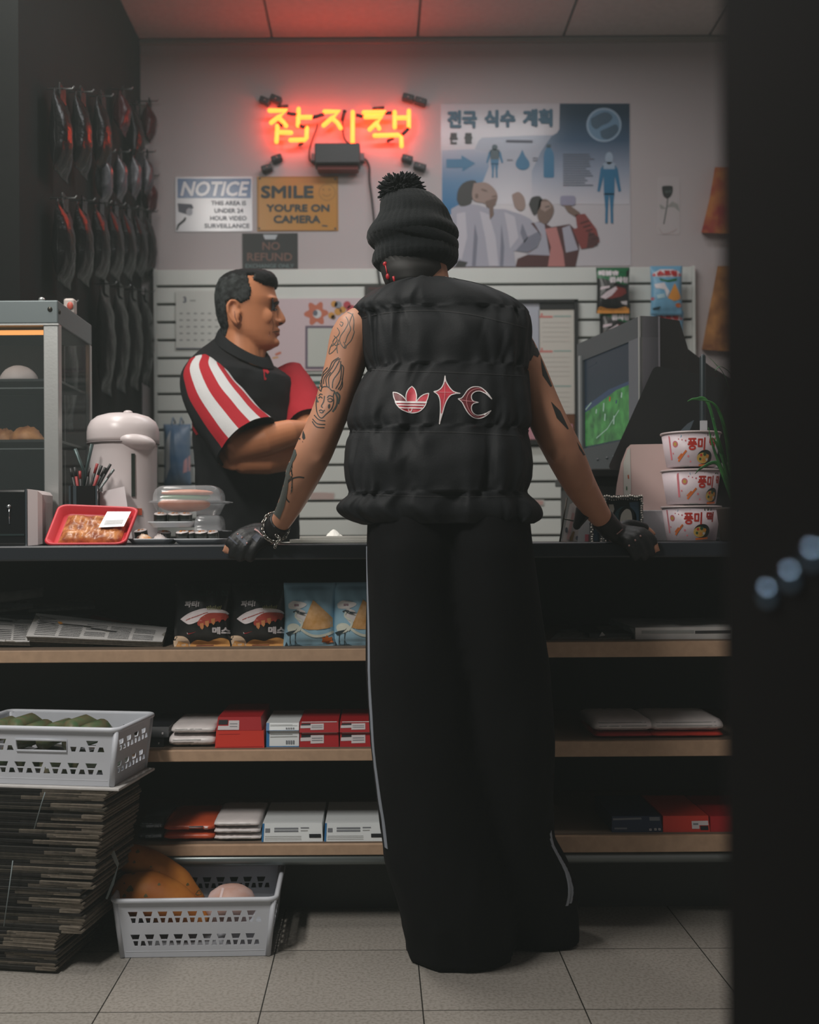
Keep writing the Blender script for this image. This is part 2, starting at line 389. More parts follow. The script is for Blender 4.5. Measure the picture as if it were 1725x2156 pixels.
# eight black wall clips in four pairs
for i, (a, b, lb) in enumerate(((( 35, 90), (130, 128), 'outer clip of the pair at the upper left corner of the neon sign'), ((140, 70), (245, 112), 'inner clip of the pair at the upper left corner of the neon sign'),
        ((1435, 62), (1545, 92), 'inner clip of the pair at the upper right corner of the neon sign'), ((1555, 95), (1668, 130), 'outer clip of the pair at the upper right corner of the neon sign'),
        ((150, 690), (252, 655), 'inner clip of the pair at the lower left corner of the neon sign'), ((52, 785), (155, 755), 'outer clip of the pair at the lower left corner of the neon sign'),
        ((1428, 660), (1532, 690), 'inner clip of the pair at the lower right corner of the neon sign'), ((1545, 735), (1662, 770), 'outer clip of the pair at the lower right corner of the neon sign'))):
    p, q = P(*N(*a), WY-.02), P(*N(*b), WY-.02); d = (q-p).normalized(); c = (p+q)/2; n = d.cross(Vector((0, 1, 0)))
    T = Matrix((d, Vector((0, 1, 0)), n)).transposed().to_4x4(); T.translation = c; hl = (q-p).length/2
    t = thing('wall_clip', 'black plastic ' + lb, 'clip', (c.x, WY, c.z), 'neon sign clips')
    MB().box((-hl, -.018, -.0125), (hl, .0185, .0125), BKP, .004, T).build('clip_body', t)
    MB().ell(T @ Vector((0, -.019, 0)), (.004, .002, .004), M('screw_grey', (150, 150, 150), .3, 1.), 8, 6).build('screw', t)
# ---- NOTICE sign
WHP = M('sign_white', (206, 208, 212), .22, spec=.5); NBL = M('sign_blue', (36, 84, 136), .25); INK = M('ink_grey', (88, 92, 104), .5); INKB = M('ink_black', (30, 34, 38), .5)
def slab(name, px0, py0, px1, py1, Yb, th, mat, bev=.0):
    b = MB(); a = P(px0, py1, Yb-th/2); c = P(px1, py0, Yb-th/2)
    b.box((a.x, Yb-th, a.z), (c.x, Yb, c.z), mat, bev); return b, plane(Yb-th)
b, f = slab('n', 370, 372, 531, 488, WY-.0005, .003, WHP)
b.poly([(374, 376), (529, 376), (528, 417), (374, 417)], f, NBL)
b.text('NOTICE', 381, 412, 30, f, WHP, 2, bold=1.1, w=137, h=29, slant=.22)
for s_t, x, y, ww in (('THIS AREA IS', 445, 432, 73), ('UNDER 24', 452, 448, 60), ('HOUR VIDEO', 443, 464, 76), ('SURVEILLANCE', 431, 480, 94)):
    b.text(s_t, x, y, 12, f, INK, 1, bold=.35, w=ww, h=9)
b.poly([(374, 428), (404, 430), (408, 438), (394, 444), (398, 452), (388, 450), (376, 446)], f, INK)
b.poly(circle(399, 446, 7, 8), f, M('icon_light', (168, 172, 180), .4), 2)
b.line([(372, 485), (376, 474), (388, 464), (391, 458)], [3, 5, 5, 4], f, INKB)
tag(b.build('notice_sign'), 'white NOTICE sign with blue header and camera drawing on the wall', 'sign')
# ---- SMILE sign
YEL = M('sign_yellow', (182, 128, 44), .35, spec=.4); YED = M('sign_ochre', (150, 104, 34), .5); GRN = M('ink_green_black', (28, 44, 46), .5)
b, f = slab('s', 542, 371, 712, 487, WY-.0005, .003, YEL, .001)
b.line(rrect(544, 373, 710, 485, 5), 1.6, f, YED, 1, True)
b.text('SMILE', 551, 416, 26, f, GRN, 2, bold=1.5, w=108, h=24)
b.text("YOU'RE ON", 562, 445, 18, f, GRN, 2, bold=1.0, w=131, h=14.5)
b.text('CAMERA', 577, 469, 18, f, GRN, 2, bold=1.0, w=97, h=15)
b.line(circle(689, 405, 17, 17), 1.6, f, YED, 1, True)
b.poly(circle(681, 399, 2, 2.5, 10), f, YED, 2); b.poly(circle(694, 399, 2, 2.5, 10), f, YED, 2)
b.line(circle(688, 405, 9, 8, 10, 20, 160), 1.6, f, YED, 2)
b.line([(678, 475), (690, 476)], 3, f, GRN)
for q in ((547, 376), (706, 377), (546, 481), (706, 481)): b.poly(circle(q[0], q[1], 2.2, 2.2, 8), f, GRN, 2)
tag(b.build('smile_sign'), 'yellow SMILE YOU\'RE ON CAMERA sign beside the NOTICE sign', 'sign')
# ---- NO REFUND sign
b, f = slab('r', 511, 491, 627, 566, WY-.0005, .004, M('sign_black', (30, 33, 33), .5, spec=.4))
BRZ = M('ink_bronze', (108, 74, 62), .5); GRY = M('ink_cool', (92, 112, 112), .5)
b.poly([(554, 494), (585, 494), (580, 504), (558, 504)], f, M('tape', (150, 160, 166), .3))
b.text('NO', 553, 526, 20, f, BRZ, 2, bold=.5, w=36, h=16)
b.text('REFUND', 521, 549, 20, f, BRZ, 2, bold=.5, w=94, h=16)
b.text('EXCHANGE ONLY', 517, 564, 10, f, GRY, 2, bold=.3, w=102, h=8)
tag(b.build('refund_sign'), 'small black NO REFUND sign below the yellow sign', 'sign')
# ---- drinking-water poster
def grad(name, stops, zlo, zhi):
    m = bpy.data.materials.new(name); m.use_nodes = True; nt = m.node_tree; bs = nt.nodes['Principled BSDF']
    g = nt.nodes.new('ShaderNodeNewGeometry'); sp = nt.nodes.new('ShaderNodeSeparateXYZ'); mr = nt.nodes.new('ShaderNodeMapRange'); r = nt.nodes.new('ShaderNodeValToRGB')
    nt.links.new(g.outputs['Position'], sp.inputs[0]); nt.links.new(sp.outputs['Z'], mr.inputs[0]); mr.inputs[1].default_value = zlo; mr.inputs[2].default_value = zhi
    nt.links.new(mr.outputs[0], r.inputs[0]); nt.links.new(r.outputs[0], bs.inputs['Base Color']); bs.inputs['Roughness'].default_value = .22
    e = r.color_ramp.elements; e[0].position, e[0].color = stops[0][0], rgb(stops[0][1]); e[1].position, e[1].color = stops[-1][0], rgb(stops[-1][1])
    for p, c in stops[1:-1]: x = e.new(p); x.color = rgb(c)
    return m
PW = M('poster_white', (190, 186, 190), .22, spec=.5)
b, f = slab('p', 930, 217, 1327, 562, WY-.0005, .002, PW)
zp = lambda y: P(1130, y, WY).z
SKY = grad('poster_sky', [(0, (196, 194, 200)), (.35, (150, 160, 178)), (.7, (66, 92, 118)), (1, (34, 58, 78))], zp(430), zp(240))
SEA = grad('poster_blue', [(0, (58, 116, 160)), (.45, (96, 136, 170)), (1, (160, 165, 180))], zp(440), zp(312))
MIDP = grad('poster_haze', [(0, (196, 194, 200)), (.5, (176, 178, 188)), (1, (138, 146, 162))], zp(430), zp(290))
b.poly([(1000, 314), (1008, 296), (1016, 290), (1100, 286), (1178, 284), (1178, 430), (1000, 430)], f, MIDP, 1)
b.poly([(1179, 218), (1326, 218), (1326, 430), (1178, 430), (1120, 430), (1120, 360), (1140, 318), (1162, 286), (1173, 280), (1178, 272)], f, SKY, 2)
b.poly([(931, 316), (1000, 314), (1024, 320), (1030, 350), (1010, 400), (960, 452), (931, 452)], f, SEA, 2)
TEAL = M('poster_teal', (38, 88, 112), .4); BLU = M('poster_blue_ink', (36, 108, 146), .4); NVY = M('poster_navy', (28, 58, 72), .4); LBL = M('poster_pale', (146, 170, 190), .4); DKT = M('poster_dark', (40, 42, 38), .4)
f0 = f; f = lambda u, v, L=0: f0(u, v, L+2)
b.text('전국', 944, 268, 30, f, TEAL, 3, bold=2.1, w=59, h=34); b.text('식수', 1022, 266, 30, f, TEAL, 3, bold=2.1, w=62, h=33); b.text('계획', 1103, 265, 30, f, TEAL, 3, bold=2.1, w=59, h=34)
b.text('큰', 948, 302, 20, f, DKT, 3, bold=1.3, w=15, h=21); b.text('물', 979, 301, 20, f, DKT, 3, bold=1.3, w=15, h=20)
b.poly([(940, 335), (972, 335), (972, 327), (1001, 344), (974, 361), (974, 353), (940, 353)], f, BLU, 2)
def manikin(cx, ty, h, wd, m1, m2=None, split=.45, L=2):
    hh = h*.16
    b.poly(circle(cx, ty+hh*.55, wd*.17, hh*.55, 16), f, m1, L)
    top = [(cx-wd*.28, ty+h*.17), (cx-wd*.12, ty+h*.14), (cx+wd*.12, ty+h*.14), (cx+wd*.28, ty+h*.17)]
    arm = lambda s: [(cx+s*wd*.24, ty+h*.18), (cx+s*wd*.36, ty+h*.24), (cx+s*wd*.5, ty+h*.55), (cx+s*wd*.4, ty+h*.56), (cx+s*wd*.24, ty+h*.34)]
    ys = ty+h*split
    b.poly(top+[(cx+wd*.24, ys), (cx-wd*.24, ys)], f, m1, L)
    b.poly([(cx-wd*.24, ys), (cx+wd*.24, ys), (cx+wd*.22, ty+h*.6), (cx-wd*.22, ty+h*.6)], f, m2 or m1, L)
    for s in (-1, 1):
        b.poly(arm(s), f, m2 or m1, L)
        b.poly([(cx+s*wd*.22, ty+h*.58), (cx+s*.0, ty+h*.58), (cx+s*wd*.05, ty+h*.78), (cx+s*wd*.07, ty+h), (cx+s*wd*.17, ty+h), (cx+s*wd*.16, ty+h*.8)], f, m2 or m1, L)
manikin(1042, 304, 70, 36, M('poster_slate', (52, 76, 84), .4), BLU)
b.poly(spline([(1100, 315), (1106, 328), (1114, 340), (1115, 350), (1107, 357), (1096, 357), (1087, 350), (1087, 340), (1094, 328), (1100, 315)], 4)[:-1], f, BLU, 2)
b.poly([(1151, 304), (1160, 304), (1160, 312), (1165, 320), (1167, 330), (1167, 372), (1164, 374), (1148, 374), (1145, 372), (1145, 330), (1147, 320), (1151, 312)], f, BLU, 2)
b.poly([(1151, 304), (1160, 304), (1160, 311), (1151, 311)], f, NVY, 3)
b.line([(1068, 337), (1080, 337)], 2, f, INK, 2); b.line([(1122, 333), (1132, 333)], 2, f, INK, 2); b.line([(1122, 338), (1132, 338)], 2, f, INK, 2)
b.line([(1066, 297), (1122, 298)], 5, f, INK, 2)
for k in range(14):
    y = 325+k*5.0; b.line([(1186, y), (1186+random.uniform(44, 68), y)], 2.3, f, M('poster_text', (84, 92, 106), .5), 3)
manikin(1283, 320, 150, 50, M('poster_figure', (150, 168, 186), .4), BLU, .24, 3)
# the moonlit globe
b.poly(circle(1272, 263, 37, 36, 36), f, LBL, 2); b.poly(circle(1272, 263, 33, 32, 36), f, M('globe_sea', (104, 138, 164), .4), 3)
for q in ([(1244, 250), (1262, 240), (1278, 236), (1290, 246), (1282, 258), (1268, 264), (1256, 272), (1246, 264)], [(1264, 276), (1282, 268), (1298, 262), (1302, 276), (1284, 292), (1268, 290)]):
    b.poly(spline(q+[q[0]], 4)[:-1], f, M('globe_land', (66, 92, 112), .4), 4)
# two people drinking, in muted print
HR = M('print_hair', (46, 46, 44), .5); SK = M('print_skin', (150, 128, 118), .5); SK2 = M('print_shadow_skin', (112, 90, 78), .5); COT = M('print_coat', (160, 160, 172), .5); COT2 = M('print_coat_shadow', (116, 118, 132), .5); RED = M('print_red', (126, 50, 46), .5); RED2 = M('print_red_dark', (74, 34, 34), .5); PNK = M('print_pink', (178, 116, 112), .5)
b.poly([(950, 440), (972, 428), (1008, 432), (1034, 440), (1062, 440), (1100, 452), (1118, 462), (1136, 486), (1140, 500), (1132, 520), (1112, 532), (1082, 528), (1086, 561), (950, 561)], f, COT, 2)
b.poly([(1086, 528), (1110, 500), (1136, 486), (1140, 500), (1132, 520), (1112, 532)], f, COT2, 3); COT3 = M('print_coat_light', (186, 184, 192), .5)
for q in ([(1010, 444), (1030, 452), (1044, 500), (1050, 560), (1030, 560), (1022, 500)], [(1062, 446), (1084, 456), (1092, 500), (1074, 524), (1070, 490)], [(962, 450), (980, 446), (984, 500), (972, 548), (962, 540)]): b.poly(q, f, COT3, 3)
for q in ([(1000, 470), (1006, 500), (1002, 560), (994, 560)], [(1056, 470), (1062, 520), (1060, 560), (1053, 560)], [(1100, 470), (1112, 500), (1104, 512), (1096, 490)]): b.poly(q, f, COT2, 3)
b.poly([(958, 561), (965, 548), (985, 552), (980, 561)], f, HR, 3)
b.poly(spline([(962, 420), (965, 400), (978, 384), (1000, 380), (1006, 396), (996, 416), (990, 430), (970, 434), (962, 420)], 4)[:-1], f, HR, 3)
b.poly(spline([(998, 386), (1022, 384), (1040, 396), (1048, 412), (1044, 428), (1034, 438), (1020, 428), (1000, 424), (994, 410), (998, 386)], 4)[:-1], f, SK, 4)
b.poly([(1022, 424), (1046, 416), (1044, 430), (1034, 440), (1024, 434)], f, SK2, 5)
b.poly(spline([(1078, 410), (1092, 404), (1104, 416), (1106, 436), (1096, 444), (1084, 434), (1078, 410)], 4)[:-1], f, SK, 4)
b.poly([(1118, 470), (1140, 466), (1162, 478), (1200, 472), (1214, 486), (1220, 524), (1212, 561), (1086, 561), (1090, 545), (1112, 536), (1136, 520), (1142, 498)], f, RED2, 3)
b.poly([(1124, 468), (1146, 468), (1158, 538), (1110, 536), (1134, 520), (1142, 498)], f, COT, 4); b.poly([(1184, 480), (1200, 474), (1218, 526), (1192, 532)], f, COT, 4)
b.poly([(1148, 482), (1172, 478), (1186, 530), (1190, 561), (1154, 561), (1160, 520)], f, PNK, 4)
b.poly([(1212, 452), (1232, 450), (1256, 482), (1263, 508), (1250, 520), (1224, 524), (1206, 482), (1216, 480)], f, RED, 5); b.poly([(1240, 486), (1262, 500), (1258, 516), (1236, 522)], f, RED2, 6)
b.poly([(1186, 430), (1200, 432), (1222, 448), (1212, 456), (1196, 446)], f, SK2, 5); b.poly(rrect(1180, 412, 1212, 432, 5), f, M('print_bottle', (140, 138, 160), .4), 6)
b.poly(spline([(1114, 430), (1120, 416), (1136, 413), (1142, 424), (1132, 446), (1124, 452), (1114, 430)], 4)[:-1], f, HR, 6)
b.poly(spline([(1136, 420), (1152, 420), (1164, 432), (1166, 446), (1158, 462), (1146, 472), (1132, 456), (1136, 420)], 4)[:-1], f, SK2, 6); b.poly([(1140, 424), (1156, 424), (1162, 436), (1148, 446), (1138, 440)], f, SK, 7)
b.poly([(1030, 430), (1038, 424), (1040, 452), (1032, 462)], f, SK2, 6); b.line([(1014, 398), (1026, 402)], 2.5, f, SK2, 7); b.line([(1036, 414), (1046, 412)], 2, f, SK2, 7); b.line([(1148, 436), (1158, 434)], 2, f, HR, 8); b.poly(circle(1004, 412, 3.5, 5, 10), f, SK2, 7)
for k in range(5): b.line([(1222+k*6, 470+k*8), (1240+k*4, 464+k*9)], 2, f, RED2, 9)
tag(b.build('water_poster'), 'large blue drinking-water poster with two people drinking and a globe', 'poster')
# ---- rose sticker
b = MB(); f = plane(WY-.0008); RS = M('rose_dark', (44, 46, 46), .5); RG = M('rose_stem', (74, 84, 80), .5); PAP = M('sticker_clear', (186, 179, 179), .45)
b.prism(rrect(1384, 372, 1432, 494, 6), lambda u, v, d: P(u, v, WY-.0005-d*.0008), 0, 1, PAP); f = plane(WY-.0013)
b.poly(spline([(1394, 396), (1396, 392), (1410, 391), (1417, 394), (1415, 410), (1406, 418), (1397, 412), (1394, 396)], 4)[:-1], f, RS, 1)
b.poly(circle(1404, 404, 4, 3, 10), f, RG, 2); b.poly(circle(1411, 403, 3, 3, 10), f, RG, 2)
b.line(spline([(1406, 416), (1405, 432), (1402, 450), (1398, 472)], 4), 2.2, f, RG, 1)
for q in ([(1404, 440), (1394, 432), (1388, 430), (1392, 440)], [(1404, 436), (1416, 424), (1428, 430), (1432, 446), (1420, 436)]): b.poly(q, f, M('rose_leaf', (150, 150, 146), .5), 1)
b.line(spline([(1388, 480), (1396, 492), (1412, 490), (1426, 482)], 4), 1.5, f, M('rose_ribbon', (168, 150, 148), .5), 1)
tag(b.build('rose_sticker'), 'pale sticker with a single dark rose right of the poster', 'sticker')
# ================================================================ things on the slatwall
LTX = M('faint_print', (150, 152, 150), .6)
b, f = slab('c', 371, 612, 492, 735, SY-.0005, .003, M('calendar_paper', (202, 204, 198), .6)); 
b.text('3', 386, 637, 14, f, INK, 1, bold=.6, h=12); b.line([(400, 633), (412, 633)], 3, f, LTX)
for r in range(5):
    for k in range(7): b.line([(378+k*15, 660+r*14), (385+k*15, 660+r*14)], 3, f, LTX)
b.line([(371, 733.5), (492, 733.5)], 2.5, f, INK)
tag(b.build('calendar_page'), 'white calendar page on the slatwall behind the shopkeeper\'s head', 'calendar')
PKB = M('pink_card', (206, 186, 190), .6); ORG = M('flower_orange', (192, 106, 78), .6); FRM = M('frame_purple', (92, 76, 96), .5); GLS = M('frame_sheet', (190, 194, 186), .3)
b, f = slab('k', 566, 628, 762, 781, SY-.0005, .004, PKB)
pt = []
for k in range(60):
    a = 2*math.pi*k/60; r = 21+4.5*math.cos(6*a+.4); pt.append((666+r*1.02*math.cos(a), 660+r*1.05*math.sin(a)))
b.poly(pt, f, ORG, 1); b.poly(circle(668, 661, 9, 9), f, M('flower_centre', (206, 206, 206), .6), 2); b.poly(circle(664, 659, 5, 6), f, INK, 3)
OCH = M('petal_ochre', (204, 146, 62), .6); GRB = M('petal_grey', (136, 142, 150), .6); CRM = M('petal_red', (180, 58, 70), .6)
for (x, y, r, m_) in ((704, 640, 7, OCH), (698, 664, 7, OCH), (712, 656, 8, OCH), (722, 652, 7, OCH), (712, 642, 8, GRB), (731, 642, 8, CRM), (740, 652, 10, CRM), (702, 668, 5, M('petal_brown', (110, 84, 60), .6))): b.poly(circle(x, y, r, r, 14), f, m_, 2)
b.poly(rrect(643, 686, 738, 777, 1.5), f, FRM, 1); b.poly(rrect(648, 691, 734, 772, 1), f, GLS, 2)
b.line([(580, 747), (592, 742)], 5, f, ORG, 1); b.line([(574, 754), (586, 752)], 3, f, OCH, 1); b.line([(572, 774), (640, 777)], 2, f, M('pink_line', (206, 150, 130), .6), 1)
tag(b.build('flower_card'), 'pink craft card with an orange flower and an empty frame on the slatwall', 'card')
b, f = slab('g', 619, 792, 735, 858, SY-.0005, .002, M('receipt_white', (198, 204, 200), .6)); GNT = M('green_print', (34, 88, 76), .6)
b.line([(624, 806), (734, 806)], 8, f, GNT); b.line([(626, 816), (734, 817)], 7, f, GNT); b.poly(circle(652, 832, 8, 9, 12), f, LTX); b.line([(632, 848), (700, 848)], 4, f, LTX)
tag(b.build('paper_notice'), 'white paper notice with two green bars beside the shopkeeper\'s shoulder', 'notice')
b, f = slab('q', 768, 600, 830, 625, SY-.0005, .006, M('tag_dark', (46, 40, 36), .5)); b.line([(776, 607), (800, 608)], 4, f, RED2)
tag(b.build('price_plate'), 'small dark plate on the slatwall left of the customer\'s neck', 'plate')
# framed notice board at the right of the customer
nb = thing('notice_board', 'black framed notice board with pinned lists right of the customer', 'board', P(1100, 1000, SY))
BFR = M('board_frame', (34, 36, 36), .5); CORK = M('board_cork', (112, 70, 42), .8)
m_ = MB(); a, c = P(985, 930, SY), P(1214, 634, SY)
m_.box((a.x, SY-.006, a.z), (c.x, SY-.0005, c.z), CORK); m_.build('cork_panel', nb)
m_ = MB(); w_ = .012
m_.box((a.x, SY-.02, a.z-w_), (c.x, SY-.0006, a.z+.004), BFR); m_.box((a.x, SY-.02, c.z-.008), (c.x, SY-.0006, c.z+.004), BFR); m_.box((a.x-w_, SY-.02, a.z-w_), (a.x, SY-.0006, c.z+.004), BFR); m_.box((c.x-w_, SY-.02, a.z-w_), (c.x+.004, SY-.0006, c.z+.004), BFR)
m_.box(P(1137, 651, SY-.012), P(1208, 637, SY-.0062), BFR); m_.build('frame', nb)
b, f = slab('l', 1080, 636, 1136, 880, SY-.0065, .0015, M('list_blue', (176, 180, 190), .6)); tag(b.build('blue_sheet'), 'pale bluish sheet pinned to the black framed notice board', 'sheet')
b, f = slab('l', 1136, 652, 1209, 872, SY-.0065, .0015, M('list_white', (206, 202, 192), .6)); RDL = M('faint_red', (206, 124, 116), .6); FGN = M('faint_green', (146, 172, 164), .6)
for y, red in ((666, 1), (739, 1), (813, 0)):
    if red: b.line([(1136, y+1), (1164, y+1)], 4, f, RDL); b.line([(1139, y-4), (1143, y-4)], 5, f, RDL)
    b.line([(1166, y), (1203, y)], 3, f, FGN)
    for k in range(5): b.line([(1142, y+13+k*10), (1200, y+13+k*10)], 1.2, f, M('very_faint', (190, 186, 178), .6))
tag(b.build('price_list'), 'long cream list with red headings pinned to the black framed board', 'list')
b, f = slab('l', 1096, 893, 1206, 925, SY-.0065, .002, M('pink_slip', (196, 140, 150), .6)); tag(b.build('pink_slip'), 'pink slip at the bottom of the black framed board', 'slip')
b, f = slab('l', 1060, 626, 1082, 640, SY-.006, .003, M('green_card', (30, 130, 66), .5)); tag(b.build('green_tag'), 'small green tag peeking over the customer\'s right shoulder', 'tag')
# faint smudges of pink marker
SM = M('pink_marker', (196, 160, 152), .6)
for (x0, y0, x1, y1, lb) in ((652, 1036, 705, 1052, 'pink scribbled strip on the slatwall left of the vest hem'), (1124, 1052, 1146, 1064, 'pink scribbled strip on the slatwall right of the vest hem')):
    b, f = slab('m', x0, y0, x1, y1, SY-.0003, .001, M('strip_white', (200, 198, 192), .6)); 
    for k in range(5): b.line([(x0+2, y0+3+k*(y1-y0-5)/4), ((x0+x1)/2, y0+2+k*(y1-y0-4)/4), (x1-2, y0+4+k*(y1-y0-6)/4)], 1.6, f, SM)
    tag(b.build('marker_strip'), lb, 'strip')
# ---- snack bags hung on the slatwall
def pillow(x0, y0, x1, y1, Y, bulge, mat, rows=18, cols=14, T=None, seal=.06, edge=None):
    """a filled crisp bag: front and back bulge, sealed flat at top and bottom. x/z corners in metres"""
    b = MB(); fr = []; bk = []
    for j in range(rows+1):
        v = j/rows; a = []; c = []
        for i in range(cols+1):
            u = i/cols; vv = min(max((v-seal)/(1-2*seal), 0), 1)
            h = bulge*(max(0, 1-(2*u-1)**2)**.55)*(max(0, 1-(2*vv-1)**2)**.6)
            nar = 1-.05*math.sin(math.pi*vv); wob = .0012*math.sin(u*23+v*9) if 0 < v < 1 else 0
            x = (x0+x1)/2+(u-.5)*(x1-x0)*nar; z = y0+(y1-y0)*v
            a.append(Vector((x, Y-h-.0007+wob*(h > .002), z))); c.append(Vector((x, Y+h+.0007, z)))
        fr.append(a); bk.append(c)
    n = cols+1; vs = [p for r in fr for p in r]+[p for r in bk for p in r]; o = len(fr)*n; fs = []
    for j in range(rows):
        for i in range(cols):
            fs.append((j*n+i, j*n+i+1, (j+1)*n+i+1, (j+1)*n+i)); fs.append((o+j*n+i, o+(j+1)*n+i, o+(j+1)*n+i+1, o+j*n+i+1))
    for j in range(rows): fs.append((j*n, (j+1)*n, o+(j+1)*n, o+j*n)); fs.append((j*n+cols, o+j*n+cols, o+(j+1)*n+cols, (j+1)*n+cols))
    for i in range(cols): fs.append((i, o+i, o+i+1, i+1)); fs.append((rows*n+i, rows*n+i+1, o+rows*n+i+1, o+rows*n+i))
    b.add(vs, fs, mat, True, T)
    bv = BVHTree.FromPolygons(b.v, b.f)
    def fn(u, v, L=0):     # u, v in 0..1 over the front, v upwards
        p = Vector((x0+(x1-x0)*u, Y-.5, y0+(y1-y0)*v)); d = Vector((0, 1, 0))
        if T is not None: q = T @ p; e = (T.to_3x3() @ d).normalized()
        else: q, e = p, d
        h = bv.ray_cast(q, e)
        if h[0] is None: h = bv.find_nearest(q+e*.5)
        return h[0]-e*(L*.0006+.0003)
    return b, fn
FOILK = M('foil_black', (30, 31, 31), .28, spec=.55); FOILB = M('foil_blue', (112, 166, 196), .35, spec=.45); FGREEN = M('foil_green', (26, 104, 62), .35); WHT = M('print_white', (214, 208, 210), .45); PORG = M('print_orange', (222, 150, 62), .45); MEAT = M('print_meat', (126, 48, 44), .5); FAT = M('print_fat', (206, 192, 196), .5)
def slat_bag_black(px0, py0, px1, py1, Y, label):
    a, c = P(px0, py1, Y), P(px1, py0, Y); b, f = pillow(a.x, a.z, c.x, c.z, Y, .022, FOILK)
    b.poly([(.02, .99), (.98, .99), (.98, .62), (.8, .6), (.5, .66), (.2, .74), (.02, .76)], f, FGREEN, 1, .12)
    b.text('매콤한', .08, .82, .2, f, WHT, 2, bold=.02, w=.56, h=.1, down=False, sub=.2); b.text('감사칩', .38, .66, .2, f, WHT, 2, bold=.02, w=.54, h=.1, down=False, sub=.2)
    b.poly([(.12, .34), (.3, .44), (.55, .56), (.85, .52), (.88, .42), (.7, .34), (.45, .3), (.2, .3)], f, MEAT, 2, .12); b.poly([(.1, .34), (.3, .46), (.55, .56), (.6, .5), (.42, .36), (.25, .29)], f, FAT, 3, .12)
    b.poly([(.1, .5), (.12, .56), (.38, .58), (.36, .53)], f, FAT, 2, .12); b.poly([(.7, .24), (.9, .26), (.9, .17), (.74, .19)], f, WHT, 2, .12)
    b.poly([(.02, .0), (.98, .0), (.97, .1), (.86, .14), (.6, .09), (.3, .1), (.12, .14), (.02, .1)], f, PORG, 1, .12)
    return tag(b.build('snack_bag'), label, 'snack bag', 'bags hung on the slatwall')
slat_bag_black(1262, 640, 1328, 742, SY-.032, 'black snack bag hung lower, tucked behind the old television')
slat_bag_black(1256, 563, 1326, 660, SY-.062, 'black snack bag with green top hung at the slatwall\'s upper edge')
def slat_bag_blue(px0, py0, px1, py1, Y, label):
    a, c = P(px0, py1, Y), P(px1, py0, Y); b, f = pillow(a.x, a.z, c.x, c.z, Y, .022, FOILB)
    rd = M('print_scarlet', (190, 44, 48), .45)
    b.poly([(.06, .84), (.3, .93), (.7, .93), (.96, .86), (.95, .78), (.7, .76), (.3, .76), (.08, .78)], f, WHT, 1, .12); b.text('스프링', .2, .79, .2, f, rd, 2, bold=.02, w=.6, h=.1, down=False, sub=.2)
    for x in (.1, .9): b.poly(circle(x, .81, .05, .03, 10), f, rd, 2)
    b.poly([(.25, .74), (.5, .69), (.8, .74), (.78, .68), (.5, .65), (.28, .69)], f, FGREEN, 2, .12)
    b.poly([(.72, .63), (.5, .33), (.7, .27), (.95, .32)], f, PORG, 2, .12); b.poly(circle(.85, .19, .1, .045, 12), f, M('print_rust', (200, 104, 40), .45), 2)
    b.poly([(.1, .62), (.4, .64), (.45, .56), (.55, .46), (.48, .34), (.4, .5), (.14, .54)], f, WHT, 2, .12); b.poly([(.15, .4), (.4, .42), (.42, .34), (.2, .32)], f, M('print_sky', (168, 200, 210), .45), 2, .12)
    b.poly(circle(.06, .33, .05, .03, 10), f, rd, 2); b.poly([(.05, .14), (.3, .17), (.25, .11), (.08, .1)], f, NVY, 2, .12)
    return tag(b.build('snack_bag'), label, 'snack bag', 'bags hung on the slatwall')
slat_bag_blue(1372, 655, 1440, 745, SY-.032, 'blue snack bag hung lower, mostly hidden by the television')
slat_bag_blue(1370, 560, 1437, 664, SY-.062, 'blue snack bag with red lettering hung at the right end of the slatwall')
# hanging packets at the right edge, half hidden by the dark rack
for (pts, c1, c2, lb) in (([(1506, 352), (1560, 352), (1545, 492), (1477, 490), (1494, 420)], (186, 120, 62), (150, 48, 46), 'orange and red packet hanging at the right edge of the wall'),
                      ([(1512, 560), (1575, 560), (1570, 742), (1478, 736), (1494, 650)], (176, 122, 66), (120, 74, 40), 'brown packet hanging at the right edge above the television')):
    b = MB(); f = lambda u, v, d: P(u, v, 4.6485-d*.05); b.prism(pts, f, 0, 1, M('packet_%d' % c1[0], c1, .5, col2=c2, vscale=14))
    tag(b.build('hanging_packet'), lb, 'packet')
# ================================================================ things on the counter
Z0 = .8758
ALU = M('aluminium', (196, 198, 196), .38, .75, bump=.05); GREYM = M('hood_grey', (112, 122, 124), .42, .35); GLASS = M('clear_glass', (120, 130, 130), .03, spec=.5, alpha=.10, coat=.25)
TRAYM = M('dark_tray', (60, 64, 64), .3, .5); INTER = M('warmer_interior', (44, 44, 44), .4, .3)
def X(px, Y): return P(px, 1130, Y).x
def Z(py, Y, px=CX): return P(px, py, Y).z
# ---- glass food warmer
YF, YB = 2.62, 2.93; xr = X(125, YF); xl = xr-.46
zt, zh = Z(632, YF, 100), Z(681, YF, 100)
wm = thing('food_warmer', 'glass food warmer with grey hood at the left end of the counter', 'food warmer', ((xl+xr)/2, (YF+YB)/2, Z0))
b = MB(); b.box((xl, YF, zh), (xr, YB, zt), GREYM, .003); 
b.box((xl, YF-.001, zh-.004), (xr+.001, YF+.01, zh), ALU); b.build('hood', wm)
for (x0, x1, y0, y1) in ((xr-.036, xr, YF+.002, YF+.03), (xr-.012, xr, YB-.02, YB), (xl, xl+.036, YF+.002, YF+.03), (xl, xl+.012, YB-.02, YB)):
    MB().box((x0, y0, Z0), (x1, y1, zh), ALU, .002).build('corner_post', wm)
MB().box((xl+.036, YF+.01, Z0+.02), (xr-.036, YF+.014, zh), GLASS).build('front_glass', wm)
MB().box((xr-.007, YF+.03, Z0+.02), (xr-.003, YB-.02, zh), GLASS).build('side_glass', wm)
